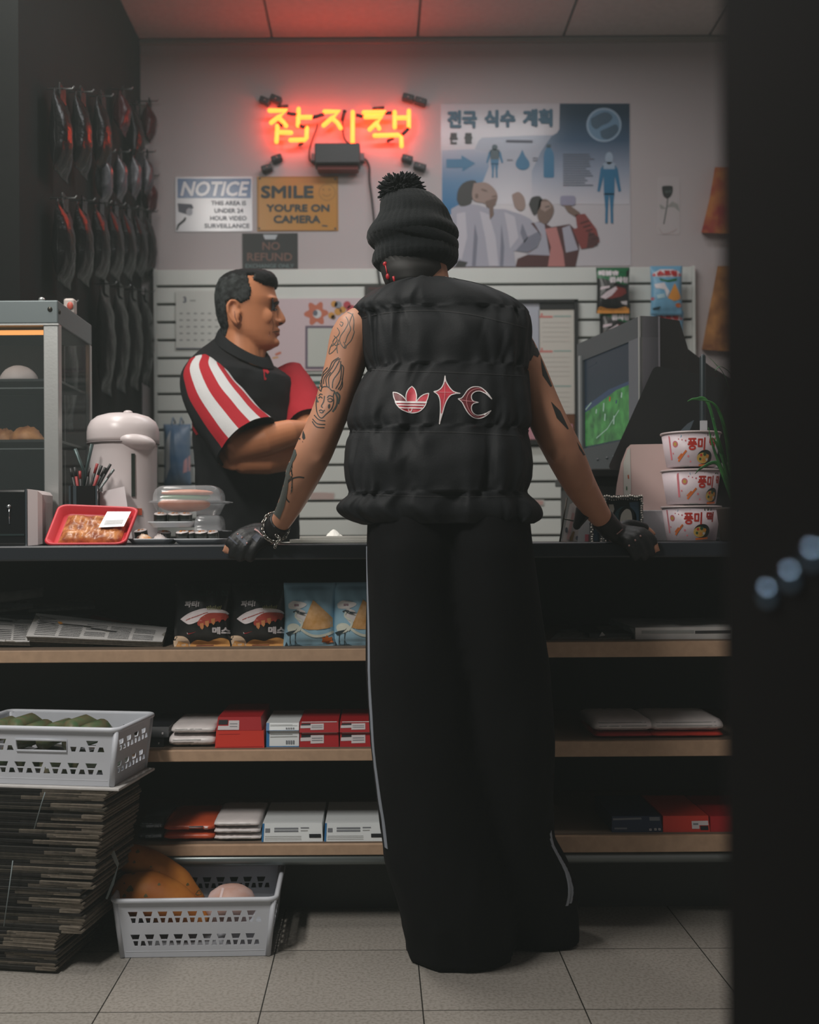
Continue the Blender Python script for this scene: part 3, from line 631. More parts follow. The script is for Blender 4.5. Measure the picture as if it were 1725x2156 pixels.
MB().box((xl, YF, Z0), (xr, YB, Z0+.02), INTER).build('base', wm)
MB().box((xl+.012, YB-.012, Z0+.02), (xr-.07, YB-.004, zh), INTER).build('back_panel', wm)
for y in (797, 925):
    z = Z(y, YF+.03, 60); b = MB(); b.box((xl+.012, YF+.035, z-.006), (xr-.012, YB-.02, z), TRAYM); b.box((xl+.012, YF+.032, z-.024), (xr-.036, YF+.035, z-.021), STEEL); so = b.build('shelf', wm)
b = MB(); b.tube([(xl+.03, YF+.05, zh-.012), (xr-.05, YF+.05, zh-.012)], .006, M('heat_lamp', (255, 150, 70), .5, emit=(1, .42, .12), es=1.2), 10); b.build('heat_tube', wm)
b = MB()
for (x, z) in ((105, 651),): b.ell(P(x, z, YF-.001), (.006, .003, .006), M('screw_dark', (60, 58, 52), .35, .7), 10, 6)
b.build('screw', wm); MB().ell((xr+.001, YF+.01, Z(655, YF, 120)), (.003, .006, .006), MATS['screw_dark'], 10, 6).build('screw', wm)
MB().ell(P(88, 631, YF+.03), (.008, .008, .006), ALU, 10, 6).build('vent_knob', wm)
# food inside
BUN = M('steamed_bun', (214, 206, 204), .6, var=.06, vscale=30); PAS = M('pastry', (190, 136, 82), .6, col2=(150, 96, 52), vscale=40)
def dome(c, r, mat, bump=0.):
    b = MB(); rg = []
    for i in range(9):
        a = math.pi/2*i/8; q = max(math.cos(a), .03); rg.append([Vector((c[0]+r[0]*q*math.cos(t*math.pi/12)*(1+bump*noise.noise(Vector((t*.7, i*.5, c[0]*30)))), c[1]+r[1]*q*math.sin(t*math.pi/12), c[2]+r[2]*math.sin(a)*(1+bump*noise.noise(Vector((i, t*.9, c[0]*9)))))) for t in range(24)])
    b.rings(rg, mat); return b
z1, z2 = Z(797, YF+.03, 60), Z(925, YF+.03, 60)
for (px, ww, h, dy, lb) in ((42, 40, 36, .10, 'large white steamed bun on the warmer\'s upper shelf'), (4, 26, 20, .16, 'small bun half cut off at the picture edge, on the warmer\'s upper shelf')):
    Y = YF+dy; s_ = Y/FPX; tag(dome((X(px, Y), Y, z1), (ww*s_, ww*s_*.9, h*s_), BUN, .05).build('steamed_bun'), lb, 'bun', 'buns in the warmer')
for (px, ww, h, dy, lb) in ((58, 36, 31, .10, 'golden pastry at the right of the warmer\'s lower shelf'), (12, 30, 29, .13, 'golden pastry at the left of the warmer\'s lower shelf')):
    Y = YF+dy; s_ = Y/FPX; tag(dome((X(px, Y), Y, z2), (ww*s_, ww*s_*.8, h*s_), PAS, .25).build('pastry'), lb, 'pastry', 'pastries in the warmer')
# ---- toaster
YT = 2.50; ts = thing('toaster', 'black toaster with chrome edges in front of the glass warmer', 'toaster', (X(10, YT), YT+.1, Z0))
GBK = M('gloss_black', (26, 27, 28), .12, spec=.6, coat=.5)
xa, xb, xc = X(-95, YT), X(57, YT), X(88, YT); zt = Z(1030, YT, 30)
MB().box((xa, YT, Z0), (xb, YT+.105, zt), GBK, .006).build('body', ts)
b = MB(); rg = []
for (x, k) in ((xb, 0), (xb+.004, 0), (xc-.01, .004), (xc-.002, .012), (xc, .03)):
    rg.append([Vector((x, YT+y, z)) for (y, z) in ((k, Z0+k*.3), (.105-k, Z0+k*.3), (.105-k, zt-k), (k, zt-k))])
b.rings(rg, M('chrome_pink', (222, 208, 208), .35, .3), True, False); b.build('end_cap', ts)  # pale pink tone stands in for a white reflection on the cap
b = MB(); b.box((xb-.003, YT-.003, Z0), (xb+.001, YT+.002, zt), CH); b.build('edge_trim', ts)
b = MB(); b.tube([P(19, 1066, YT-.002), P(20, 1103, YT-.002)], .0016, CH, 8); b.ell(P(18, 1066, YT-.004), (.006, .004, .004), CH, 10, 6); b.build('lever', ts)
MB().box(P(0, 1128, YT-.002), P(52, 1124, YT+.001), M('trim_teal', (70, 86, 86), .3, .6)).build('crumb_tray', ts)
MB().box((xa+.02, YT+.05, zt-.002), (xb-.02, YT+.075, zt+.001), INTER).build('bread_slot', ts)
# ---- air pot
YA = 2.74; ac = X(261, YA); PLW = M('airpot_white', (214, 204, 204), .32, spec=.45); PLS = M('airpot_seam', (120, 112, 112), .5)
ap = thing('air_pot', 'white push-button air pot with domed lid beside the warmer', 'air pot', (ac, YA, Z0)); k = YA/FPX
def zz(py): return Z(py, YA, 261)
T = Matrix.Translation((ac, YA, 0))
MB().lathe([(.086, Z0), (.088, Z0+.004), (.088, Z0+.02), (70*k, Z0+.03), (69*k, zz(1040)), (70*k, zz(950)), (71*k, zz(938)), (71*k, zz(932))], PLW, 48, T).build('body', ap)
MB().lathe([(74*k, zz(934)), (75*k, zz(926)), (75*k, zz(912)), (73*k, zz(900)), (67*k, zz(888)), (54*k, zz(878)), (34*k, zz(872)), (8*k, zz(870)), (1*k, zz(870))], PLW, 48, T).build('lid', ap)
MB().lathe([(72*k, zz(937)), (75.3*k, zz(936)), (75.3*k, zz(934)), (72*k, zz(933))], PLS, 48, T, False).build('lid_seam', ap)
b = MB(); b.ell((X(293, YA), YA-.045, zz(934)), (.052, .046, .0225), PLW, 32, 16, (0, 9, 18)); b.build('spout', ap)
b = MB(); ga = -math.pi/2+.50; gr = 70.6*k
g = lambda r, dz, a: Vector((ac+r*math.cos(a), YA+r*math.sin(a), dz))
b.rings([[g(gr-.004, z, ga-.05), g(gr+.002, z, ga-.05), g(gr+.002, z, ga+.05), g(gr-.004, z, ga+.05)] for z in (zz(1048), zz(960))], M('gauge_dark', (38, 52, 48), .25), True, False); b.build('water_gauge', ap)
MB().ell((ac+.012, YA, zz(869)), (.012, .012, .006), PLW, 12, 6).build('push_button', ap)
b = MB(); b.rings([[g(gr+.0008, z, ga+.02), g(gr+.0016, z, ga+.02), g(gr+.0016, z, ga+.26), g(gr+.0008, z, ga+.26)] for z in (zz(1086), zz(1072))], M('label_orange', (206, 92, 62), .5), True, False); b.build('label', ap)
# ---- pen holder and what stands in it
YH = 2.58; hx0, hx1 = X(146, YH), X(203, YH); hz = Z(1023, YH, 175)
ph = thing('utensil_holder', 'square black holder full of black and red sticks before the air pot', 'holder', ((hx0+hx1)/2, YH+.03, Z0))
MT = M('holder_black', (34, 34, 35), .3, .4); b = MB(); y0, y1 = YH, YH+.062
for a_, c_ in (((hx0, y0), (hx1, y0+.003)), ((hx0, y1-.003), (hx1, y1)), ((hx0, y0), (hx0+.003, y1)), ((hx1-.003, y0), (hx1, y1))): b.box((*a_, Z0), (*c_, hz), MT)
b.box((hx0, y0, Z0), (hx1, y1, Z0+.004), MT); b.build('cup', ph)
for x0, x1 in ((146, 150), (155, 162), (202, 206)): MB().box((X(x0, YH), YH-.002, Z0), (X(x1, YH), YH+.003, hz+.0005), CH).build('chrome_strip', ph)
PRD = M('stick_red', (150, 42, 44), .4)
for (xb_, yb_, xt, yt, dy, m1, m2, r, lb) in ((176, 1050, 189, 985, .02, BKP, BKP, .0022, 'thin black stick standing upright in the holder'), (184, 1050, 205, 976, .03, BKP, PRD, .0034, 'black stick with a dark red end in the holder'), (188, 1052, 214, 980, .02, PRD, BKP, .0036, 'red stick leaning right in the holder'),
      (190, 1052, 222, 984, .045, BKP, BKP, .0036, 'black stick leaning right behind the red one'), (192, 1052, 233, 977, .03, BKP, BKP, .0032, 'longest black stick leaning right over the holder\'s rim'), (193, 1054, 240, 988, .02, STEEL, STEEL, .003, 'grey metal stick leaning lowest to the right'),
      (168, 1052, 157, 984, .03, PRD, BKP, .0034, 'red-banded black stick leaning left in the holder'), (164, 1052, 148, 986, .045, BKP, BKP, .0036, 'black stick leaning left against the warmer glass'), (172, 1050, 168, 992, .02, BKP, PRD, .0032, 'short stick with a red end leaning slightly left')):  # two left-leaning sticks shape the glass reflection of the others as solids
    a, c = P(xb_, yb_, YH+dy), P(xt, yt, YH+dy+.004); t = thing('stick', lb, 'stick', (a.x, a.y, a.z), 'sticks in the black holder'); q = a+(c-a)*.72
    MB().tube([a, q], r, m1, 8).build('shaft', t); MB().tube([q, c], r*1.05, m2, 8).build('tip', t)
a, c = P(180, 1045, YH+.05), P(178, 960, YH+.055); t = thing('tongs', 'dark green-grey tongs standing in the holder, arms spread', 'tongs', (a.x, a.y, a.z)); TG = M('tongs_green', (66, 82, 82), .35, .4)
MB().tube([a, P(182, 990, YH+.05), P(194, 935, YH+.05)], [.003, .004, .005], TG, 8, flat=.5).build('arm', t); MB().tube([a, P(176, 990, YH+.05), P(158, 945, YH+.05)], [.003, .004, .005], TG, 8, flat=.5).build('arm', t)
b = MB(); f = lambda u, v, d: P(u, v, 2.615+d*.03); b.prism([(206, 1037), (262, 1024), (280, 1142.5), (206, 1142.5)], f, 1, 0, M('napkin', (240, 234, 236), .7)); tag(b.build('napkin_pack'), 'white napkin pack between the black holder and the air pot', 'napkins')
# ---- red tray of wrapped food leaning towards the customer
RT = M('tray_red', (206, 54, 64), .42, spec=.4); c00, c10, c11, c01 = P(90, 1144, 2.45), P(264, 1144, 2.45), P(294, 1068, 2.54), P(124, 1061, 2.54)
c00.z = c10.z = Z0+.002
tf = quad(c00, c10, c11, c01, 1.0)
rt = thing('food_tray', 'tilted red foam tray of orange food under film at the counter\'s left edge', 'food tray', (c00+c10)/2)
def rr(i, d, r): return [tf(u, v, d) for u, v in rrect(i, i*1.25, 1-i, 1-i*1.25, r, 5)]
b = MB(); b.rings([rr(.07, -.028, .1), rr(.05, -.026, .1), rr(.0, -.004, .12), rr(.0, .0, .12), rr(.012, .002, .12), rr(.035, .0, .11), rr(.075, -.016, .1), rr(.085, -.018, .1)], RT); b.build('tray', rt)
KIM = M('kimchi', (208, 138, 76), .4, col2=(136, 64, 34), vscale=55, spec=.5, coat=.1); b = MB(); n_, m_ = 40, 26; vs = []
for j in range(m_+1):
    for i in range(n_+1):
        u, v = i/n_, j/m_; e = min(u, 1-u, v, 1-v)*8; hgt = min(1, e)**.5
        d = -.017+hgt*(.013+.005*noise.noise(Vector((u*9, v*6, 1)))+.003*noise.noise(Vector((u*24, v*17, 3))))
        vs.append(tf(.13+u*.76, .15+v*.68, d))
b.add(vs, [(j*(n_+1)+i, j*(n_+1)+i+1, (j+1)*(n_+1)+i+1, (j+1)*(n_+1)+i) for j in range(m_) for i in range(n_)], KIM, True); 
b.build('orange_food', rt)
b = MB(); lb_ = lambda u, v, L=0: tf(u, v, .001+L*.0005)
b.poly([(.60, .42), (.90, .46), (.92, .86), (.63, .84)], lb_, WHP, 1, .1)
for kx in range(4): b.line([(.65, .50+kx*.03), (.87, .53+kx*.03)], .012, lb_, LTX, 2)
b.build('price_label', rt)
# ---- kimbap trays, rolls and clear boxes
FOAM = M('foam_white', (206, 210, 214), .5); NORI = M('nori', (28, 34, 30), .35, spec=.6, coat=.4); RICE = M('rice', (216, 206, 204), .5); FILL = M('filling', (200, 128, 58), .5); CLR = M('clear_plastic', (225, 228, 232), .12, spec=.6, alpha=.22, coat=.5)
def foam_tray(px0, px1, py_top, py_bot, Y, label, dep=.10):
    x0, x1, z0, z1 = X(px0, Y), X(px1, Y), Z(py_bot, Y, (px0+px1)/2), Z(py_top, Y, (px0+px1)/2); cx, w_ = (x0+x1)/2, (x1-x0)/2; cy = Y+dep/2
    R_ = lambda k, z, kk=1: [Vector((cx+(p[0])*w_*k, cy+p[1]*dep/2*k, z)) for p in rrect(-1, -1, 1, 1, .35, 5)]
    b = MB(); b.rings([R_(.78, z0), R_(.82, z0+.001), R_(.97, z1-.003), R_(1, z1), R_(.95, z1), R_(.80, z0+.004)], FOAM); return tag(b.build('foam_tray'), label, 'foam tray', 'foam trays of kimbap'), z0+.004
def kimbap(px, py_top, py_bot, Y, label, r=.0155, tilt=0, far=0):
    s_ = thing('kimbap_roll', label, 'kimbap', (X(px, Y), Y, Z(py_bot, Y, px)), 'kimbap rolls in the foam trays'); z0, z1 = Z(py_bot, Y, px), Z(py_top, Y, px); T = Matrix.Translation((X(px, Y), Y, z0)) @ Matrix.Rotation(math.radians(tilt), 4, 'Y') @ Matrix.Rotation(math.radians(12), 4, 'X')
    MB().lathe([(r*.96, 0), (r, .002), (r, z1-z0-.002), (r*.97, z1-z0-.001)], NORI, 20, T).build('seaweed', s_)
    MB().lathe([(r*.95, z1-z0-.001), (r*.85, z1-z0+.001), (.001, z1-z0+.0012)], RICE, 20, T, False).build('rice', s_)
    b = MB()
    for a in (0, 2.1, 4.2): b.ell(T @ Vector((r*.35*math.cos(a), r*.35*math.sin(a), z1-z0+.0012)), (r*.25, r*.22, .0015), FILL, 8, 5)
    b.build('filling', s_)
YK = 2.49
_, zf = foam_tray(266, 363, 1134, 1146, YK, 'left foam tray with egg and rice, between the red tray and the next tray'); 
foam_tray(362, 472, 1134, 1146, YK, 'foam tray of kimbap next to the gloved left hand'); foam_tray(308, 408, 1098, 1110, YK+.025, 'foam tray of kimbap stacked on the lower trays')
tag(dome((X(301, YK+.03), YK+.04, zf), (.021, .02, .018), M('egg_salad', (214, 142, 66), .4, col2=(222, 214, 200), vscale=60), .25).build('egg_salad'), 'orange and white egg salad in the left foam tray', 'food')
tag(dome((X(335, YK+.03), YK+.04, zf), (.017, .018, .017), RICE, .35).build('rice_mound'), 'small mound of white rice in the left foam tray', 'rice')
for px, lb in ((386, 'leftmost kimbap roll in the foam tray by the glove'), (404, 'second kimbap roll from the left in the tray by the glove'), (426, 'third kimbap roll from the left in the tray by the glove'), (448, 'kimbap roll nearest the glove')): kimbap(px, 1119, 1141, YK+.035+(px % 5)*.004, lb, tilt=-4)
for px, lb in ((338, 'left kimbap roll in the upper foam tray'), (367, 'middle kimbap roll in the upper foam tray'), (391, 'right kimbap roll in the upper foam tray')): kimbap(px, 1081, 1105, YK+.06, lb, tilt=3)
kimbap(345, 1119, 1140, YK+.075, 'dark kimbap roll behind the rice mound', tilt=6)
kimbap(300, 1116, 1140, YK+.085, 'dark kimbap roll behind the egg salad', tilt=-8)
def clam(px0, px1, py_top, py_bot, Y, label, dep=.11, belly=True, py_mid=None):
    x0, x1, z0, z1 = X(px0, Y), X(px1, Y), Z(py_bot, Y, 400), Z(py_top, Y, 400); cx, w_ = (x0+x1)/2, (x1-x0)/2; cy = Y+dep/2; zm = Z(py_mid, Y, 400) if py_mid else z0
    R_ = lambda k, z, r=.3: [Vector((cx+p[0]*w_*k, cy+p[1]*dep/2*k, z)) for p in rrect(-1, -1, 1, 1, r, 6)]
    t = thing('clear_box', label, 'clear box', (cx, cy, z0))
    MB().rings([R_(1, zm), R_(1, zm+.002), R_(.92, zm+.003), R_(.91, zm+(z1-zm)*.45), R_(.86, zm+(z1-zm)*.75), R_(.76, zm+(z1-zm)*.94), R_(.66, z1)], CLR, True).build('lid', t)
    if belly: MB().rings([R_(.72, z0), R_(.78, z0+.002), R_(.9, zm-.006), R_(.93, zm-.003), R_(1.03, zm-.002), R_(1.03, zm-.0005)], CLR).build('base', t)
    MB().box((x1-.002, cy-.03, zm-.001), (x1+.012, cy+.03, zm+.001), CLR).build('tab', t); return t
clam(312, 470, 1021, 1084, 2.52, 'clear clamshell box with a filled bun on top of the kimbap trays', py_mid=1056)
clam(404, 468, 1085, 1118, 2.515, 'clear dome lid over the tray of kimbap by the glove', .09, False)
sw = thing('filled_bun', 'salmon-coloured filled bun with green leaf inside the clear clamshell', 'bun', (X(390, 2.57), 2.575, Z(1080, 2.57, 390))); SAL = M('bun_salmon', (214, 150, 122), .5, col2=(196, 118, 84), vscale=25)
MB().ell((X(388, 2.575), 2.575, Z(1062, 2.57, 390)), (.062, .03, .018), SAL, 20, 10).build('bun_base', sw); MB().ell((X(392, 2.575), 2.575, Z(1046, 2.57, 390)), (.058, .03, .013), M('leaf_green', (118, 158, 116), .6), 20, 8).build('leaf', sw); MB().ell((X(396, 2.575), 2.57, Z(1038, 2.57, 390)), (.062, .03, .0085), SAL, 20, 8).build('bun_top', sw)
# ---- paper piles and tissue
PAP2 = M('paper', (236, 236, 230), .6)
for (x0, y0, y1, lb, Y) in ((590, 1144, 1147.5, 'bottom white paper pile on the counter left of the vest', 2.432), (610, 1138, 1144, 'middle white paper pile stepped back on the one below', 2.436), (631, 1131, 1138, 'top white paper pile left of the vest', 2.44)):
    zb = Z0+(1147.5-y1)*.00105; b = MB(); b.box((X(x0, Y), Y, zb+.0001), (X(812, Y), Y+.2, zb+(y1-y0)*.00105), PAP2)
    for k in range(2): b.box((X(x0+1, Y), Y-.0004, zb+.001+k*.0018), (X(811, Y), Y, zb+.0014+k*.0018), LTX)
    tag(b.build('paper_pile'), lb, 'paper', 'paper piles on the counter')
b = MB(); rg = []
for i in range(7):
    a = i/6; rg.append([Vector((X(703, 2.5)+(.021*(1-a)**.8+.002)*math.cos(t*.52)*(1+.3*noise.noise(Vector((t, i*.8, 2)))), 2.5+(.02*(1-a)+.002)*math.sin(t*.52), Z(1131, 2.5, 703)-.0035+.021*a*(1+.15*noise.noise(Vector((t*2, i, 5)))))) for t in range(12)])
b.rings(rg, PAP2, True, False); tag(b.build('crumpled_tissue'), 'crumpled white tissue on top of the paper pile', 'tissue')
# ---- right end: cards, frames, boxes
YW = 2.72; cr = thing('card_rack', 'thin wire card rack with a pale printed card left of the right arm', 'card rack', (X(1195, YW), YW, Z0))
WIR = M('wire_dark', (60, 56, 50), .4, .6); b = MB()
for pts in ([(1194, 1048), (1187, 1090), (1179, 1142)], [(1188, 1092), (1222, 1100)], [(1180, 1141), (1240, 1141)]): b.tube([P(*p, YW) for p in pts], .0022, WIR, 6)
b.build('wire_frame', cr)
b = MB(); f = lambda u, v, d: P(u, v, YW+.012+d*.002); b.prism([(1200, 1062), (1222, 1050), (1224, 1141), (1184, 1141)], f, 1, 0, M('card_grey', (196, 190, 188), .5)); f = plane(YW+.0115)
b.line([(1208, 1080), (1196, 1136)], 6, f, M('card_pink', (196, 160, 158), .5)); b.poly([(1200, 1132), (1207, 1118), (1211, 1120), (1206, 1139), (1200, 1139)], f, M('card_gold', (120, 96, 60), .5), 2); b.poly(circle(1216, 1133, 4, 5, 10), f, INK, 2); b.poly(circle(1193, 1116, 3, 6, 10), f, INK, 2)
b.build('printed_card', cr)
b = MB(); f = lambda u, v, d: P(u, v, 2.64+d*.003); b.prism([(1216, 1143), (1219, 1112), (1226, 1096), (1234, 1088), (1247, 1102), (1247, 1143)], f, 1, 0, WHP); b.poly([(1232, 1125), (1243, 1125), (1243, 1140), (1232, 1140)], plane(2.6395), M('pink_mark', (222, 120, 136), .5)); tag(b.build('white_card'), 'white pointed card with a pink square standing under the right forearm', 'card')
TQ = M('photo_teal', (54, 88, 94), .35); DKG = M('photo_dark', (30, 36, 36), .35); PALE = M('photo_pale', (226, 226, 214), .4); BLS = M('photo_blue', (84, 116, 140), .35); PRL = M('bead', (226, 222, 212), .18, .25, spec=.8)
def jewel_frame(px0, py0, px1, py1, Y, label, top=True):
    t = thing('picture_frame', label, 'picture frame', (X((px0+px1)/2, Y), Y, Z(py1, Y, px0))); a, c = P(px0, py1, Y), P(px1, py0, Y)
    b = MB(); b.box((a.x, Y, a.z), (c.x, Y+.008, c.z), DKG); b.box((a.x+.002, Y+.008, a.z), (a.x+.006, Y+.05, a.z+.02), DKG); b.build('backing', t); b = MB(); w_ = .007
    b.box((a.x, Y-.006, c.z-w_), (c.x, Y, c.z), STEEL); b.box((c.x-w_, Y-.006, a.z), (c.x, Y, c.z), STEEL); b.box((a.x, Y-.006, a.z), (a.x+w_, Y, c.z), STEEL); fo = b.build('moulding', t)
    b = MB(); n1 = int((c.x-a.x)/.0055); n2 = int((c.z-a.z)/.0055)
    for i in range(n1):
        b.ell((a.x+.003+i*.0055, Y-.008, c.z-.003+random.uniform(-.002, .002)), (.0027,)*3, PRL, 8, 6); b.ell((a.x+.003+i*.0055, Y-.007, c.z-.009+random.uniform(-.002, .001)), (.0017,)*3, PRL, 6, 5)
    for i in range(n2):
        for xx in (c.x-.003, a.x+.003): b.ell((xx+random.uniform(-.002, .002), Y-.008, a.z+.003+i*.0055), (.0025,)*3, PRL, 8, 6)
    tag(b.build('bead_border', fo), kind='stuff'); return t, plane(Y-.0005)
t, f = jewel_frame(1270, 1043, 1353, 1142, 2.63, 'square bead-edged picture frame behind the right glove'); b = MB()
b.poly([(1325, 1058), (1346, 1056), (1346, 1100), (1336, 1110), (1330, 1080)], f, BLS, 1); b.poly(circle(1317, 1092, 24, 26), f, TQ, 1); b.poly(circle(1320, 1086, 17, 20), f, DKG, 2)
b.poly(spline([(1306, 1095), (1309, 1082), (1318, 1072), (1327, 1074), (1331, 1086), (1329, 1098), (1306, 1098)], 4), f, PALE, 3); b.poly([(1282, 1062), (1292, 1062), (1294, 1072), (1291, 1080), (1284, 1076)], f, PALE, 1); b.build('portrait', t)
t, f = jewel_frame(1243, 1100, 1268, 1143, 2.61, 'small bead-edged picture frame between the right wrist and the white card'); b = MB(); b.poly([(1249, 1118), (1256, 1112), (1262, 1124), (1264, 1139), (1248, 1139)], f, BLS); b.build('portrait', t)
# pink box and the white box in front of it
b = MB(); f = lambda u, v, d: P(u, v, 2.70+d*.10); PBX = M('box_pink', (222, 196, 190), .6); PB2 = M('box_stripe', (212, 214, 206), .6)
b.prism([(1289, 1141), (1292, 1085), (1299, 1020), (1308, 975), (1320, 944), (1328, 936), (1440, 934), (1440, 1141)], f, 1, 0, PBX); fp = plane(2.6995)
b.poly([(1313, 975), (1321, 948), (1327, 942), (1329, 1030), (1326, 1062), (1314, 1062)], fp, PB2); b.line([(1323, 1000), (1324, 1008)], 3, fp, ORG, 2); b.line([(1320, 1024), (1320, 1032)], 2, fp, FGREEN, 2)
tag(b.build('pink_box'), 'pale pink box with rounded shoulder behind the noodle cups', 'box')
b = MB(); a, c = P(1352, 1142, 2.64), P(1412, 1074, 2.64); b.box((a.x, 2.64, Z0), (c.x, 2.71, c.z), WHP, .002); tag(b.build('white_box'), 'small white box between the right glove and the noodle cups', 'box')
# ---- instant-noodle cups
CUP = M('cup_white', (214, 200, 206), .4, spec=.4); CRED = M('cup_red', (212, 62, 52), .45); CPK = M('cup_pink', (226, 130, 140), .45); COR = M('cup_orange', (222, 116, 52), .45); CBL = M('cup_blue', (90, 164, 200), .45); CGN = M('cup_green', (58, 92, 60), .45); CDK = M('cup_bowl', (38, 46, 38), .45); CLID = M('cup_lid', (196, 182, 182), .35, .1); CYL = M('cup_yellow', (214, 176, 92), .45)
YC = 2.60; kc = YC/FPX; ccx = X(1456, YC)
for (py0, py1, sh, lb) in ((912, 985, 0, 'top noodle cup of the stack of three beside the dark rack'), (990, 1063, 22, 'middle noodle cup of the stack, turned further to the right'), (1066, 1142, -9, 'bottom noodle cup of the stack standing on the counter')):
    z1, z0 = Z(py0, YC, 1456), Z(py1, YC, 1456)
    if sh == -9: z0 = Z0
    t = thing('noodle_cup', lb, 'noodle cup', (ccx, YC, z0), 'stacked noodle cups'); T = Matrix.Translation((ccx, YC, 0)); r0, r1 = 50*kc, 60*kc
    MB().lathe([(r0-.002, z0+.0005), (r0, z0+.002), (r1, z1-.004)], CUP, 48, T).build('cup', t)
    MB().lathe([(r1, z1-.005), (r1+.003, z1-.004), (r1+.0035, z1-.002), (r1+.002, z1), (r1*.5, z1+.0005), (.001, z1+.0005)], CLID, 48, T).build('lid', t)
    def cf(u, v, L=0, z0=z0, z1=z1, r0=r0, r1=r1, py0=py0, py1=py1, sh=sh):   # u: px across the unrolled wall, v: px down from this cup's rim
        z = z1-(z1-z0)*v/(py1-py0); r = r0+(r1-r0)*(z-z0)/(z1-z0)+.0004*L; a = -math.pi/2+(u+sh-1456)/62.0
        return Vector((ccx+r*math.cos(a), YC+r*math.sin(a), z))
    b = MB()
    b.text('풍미', 1433, 39, 20, cf, CRED, 1, bold=1.1, w=38, h=24, sub=6); b.text('떡', 1483, 34, 20, cf, CRED, 1, bold=1.1, w=18, h=20, sub=6)
    b.poly(circle(1474, 54, 20, 15), cf, CDK, 1, 6); b.poly(circle(1468, 56, 15, 11), cf, CYL, 2, 6)
    for (x, y, r, m_) in ((1463, 50, 3, CRED), (1472, 48, 4, CGN), (1480, 52, 4, PORG), (1470, 60, 4, PORG), (1461, 58, 3, CGN), (1478, 59, 3, RICE)): b.poly(circle(x, y, r, r, 8), cf, m_, 3)
    b.poly([(1458, 69), (1490, 67), (1490, 71), (1458, 73)], cf, COR, 1, 6)
    b.line([(1408, 62), (1429, 40)], 4, cf, COR, 2, sub=6); b.line([(1407, 56), (1418, 46)], 3, cf, COR, 1, sub=6)
    b.poly(circle(1403, 26, 7, 7, 14), cf, CPK, 1, 6); b.poly(circle(1403, 26, 4, 4, 10), cf, CYL, 2)
    for (x, y, r, m_) in ((1417, 10, 3, CBL), (1433, 52, 2.5, CPK), (1438, 63, 2, CPK), (1420, 18, 1.5, CPK), (1412, 16, 1.5, CPK), (1395, 45, 2, CPK), (1428, 20, 2, CPK)): b.poly(circle(x, y, r, r, 8), cf, m_, 1)
    b.poly([(1476, 4), (1494, 4), (1494, 11), (1476, 11)], cf, CGN, 1, 6); b.line([(1434, 8), (1446, 8)], 2, cf, INK, 1); b.line([(1412, 72), (1434, 72)], 1.4, cf, LTX, 1, sub=6)
    b.line([(1388, 8), (1388, 58)], 5, cf, CPK, 1, sub=6)
    b.build('printed_sleeve', t)
# ---- old television
XR, YR, XL_, YL_ = X(1353, 3.0), 3.0, X(1219, 3.44), 3.44
e_ = Vector((XL_-XR, YL_-YR, 0)); WW = e_.length; e_.normalize(); nd = Vector((e_.y, -e_.x, 0))   # along the front, and back into the set
zb, zt = 1.075, Z(665, 3.0, 1353)
tv = thing('television', 'old silver box television showing a green football match', 'television', (XR+.1, YR+.25, zb))
def tvp(u, v, d): return Vector((XR, YR, 0))+e_*(WW*(1-u))+nd*d+Vector((0, 0, zb+(zt-zb)*v))
SIL = M('tv_silver', (150, 150, 158), .38, .5); TVB = M('tv_bezel', (88, 94, 98), .4, .3); TVK = M('tv_black', (34, 34, 34), .55)
sh_ = lambda i, d, top=1: [tvp(i, i, d), tvp(1-i, i, d), tvp(1-i, top-i, d), tvp(i, top-i, d)]
b = MB(); b.rings([sh_(.0, .055), sh_(.0, .004), sh_(.008, 0), sh_(.07, -.001), ], SIL, False, False); b.build('front_shell', tv)
b = MB(); 
for q in ([(.06, .0), (1, 0), (1, .27), (.06, .27)], [(.06, .27), (.085, .27), (.085, .90), (.06, .90)], [(.70, .27), (.99, .27), (.99, .92), (.70, .92)]): pass
def tbox(u0, v0, u1, v1, d0, d1, mat, bb=None):
    bb = bb or MB(); p = [tvp(u, v, d) for d in (d0, d1) for (u, v) in ((u0, v0), (u1, v0), (u1, v1), (u0, v1))]
    bb.add(p, [(0, 1, 2, 3), (7, 6, 5, 4), (0, 4, 5, 1), (1, 5, 6, 2), (2, 6, 7, 3), (3, 7, 4, 0)], mat); return bb
b = MB(); tbox(.0, .0, 1, .20, -.002, .05, TVB, b); tbox(.0, .86, 1, 1, -.002, .05, TVB, b); tbox(.0, .2, .10, .86, -.002, .05, TVB, b); tbox(.84, .2, 1, .86, -.004, .05, M('tv_grey', (124, 128, 136), .4, .4), b); b.build('bezel', tv)
b = MB(); tbox(.055, .16, .075, .90, -.008, 0, M('tv_strip', (190, 194, 194), .35, .4), b); b.build('chrome_strip', tv)
b = MB(); tbox(.985, .0, 1.0, .999, -.006, .004, M('tv_edge', (196, 200, 198), .3, .6), b); b.build('edge_trim', tv)
SCRK = M('screen_dark', (14, 17, 22), .25, spec=.3, emit=(.010, .016, .024), es=1.0)
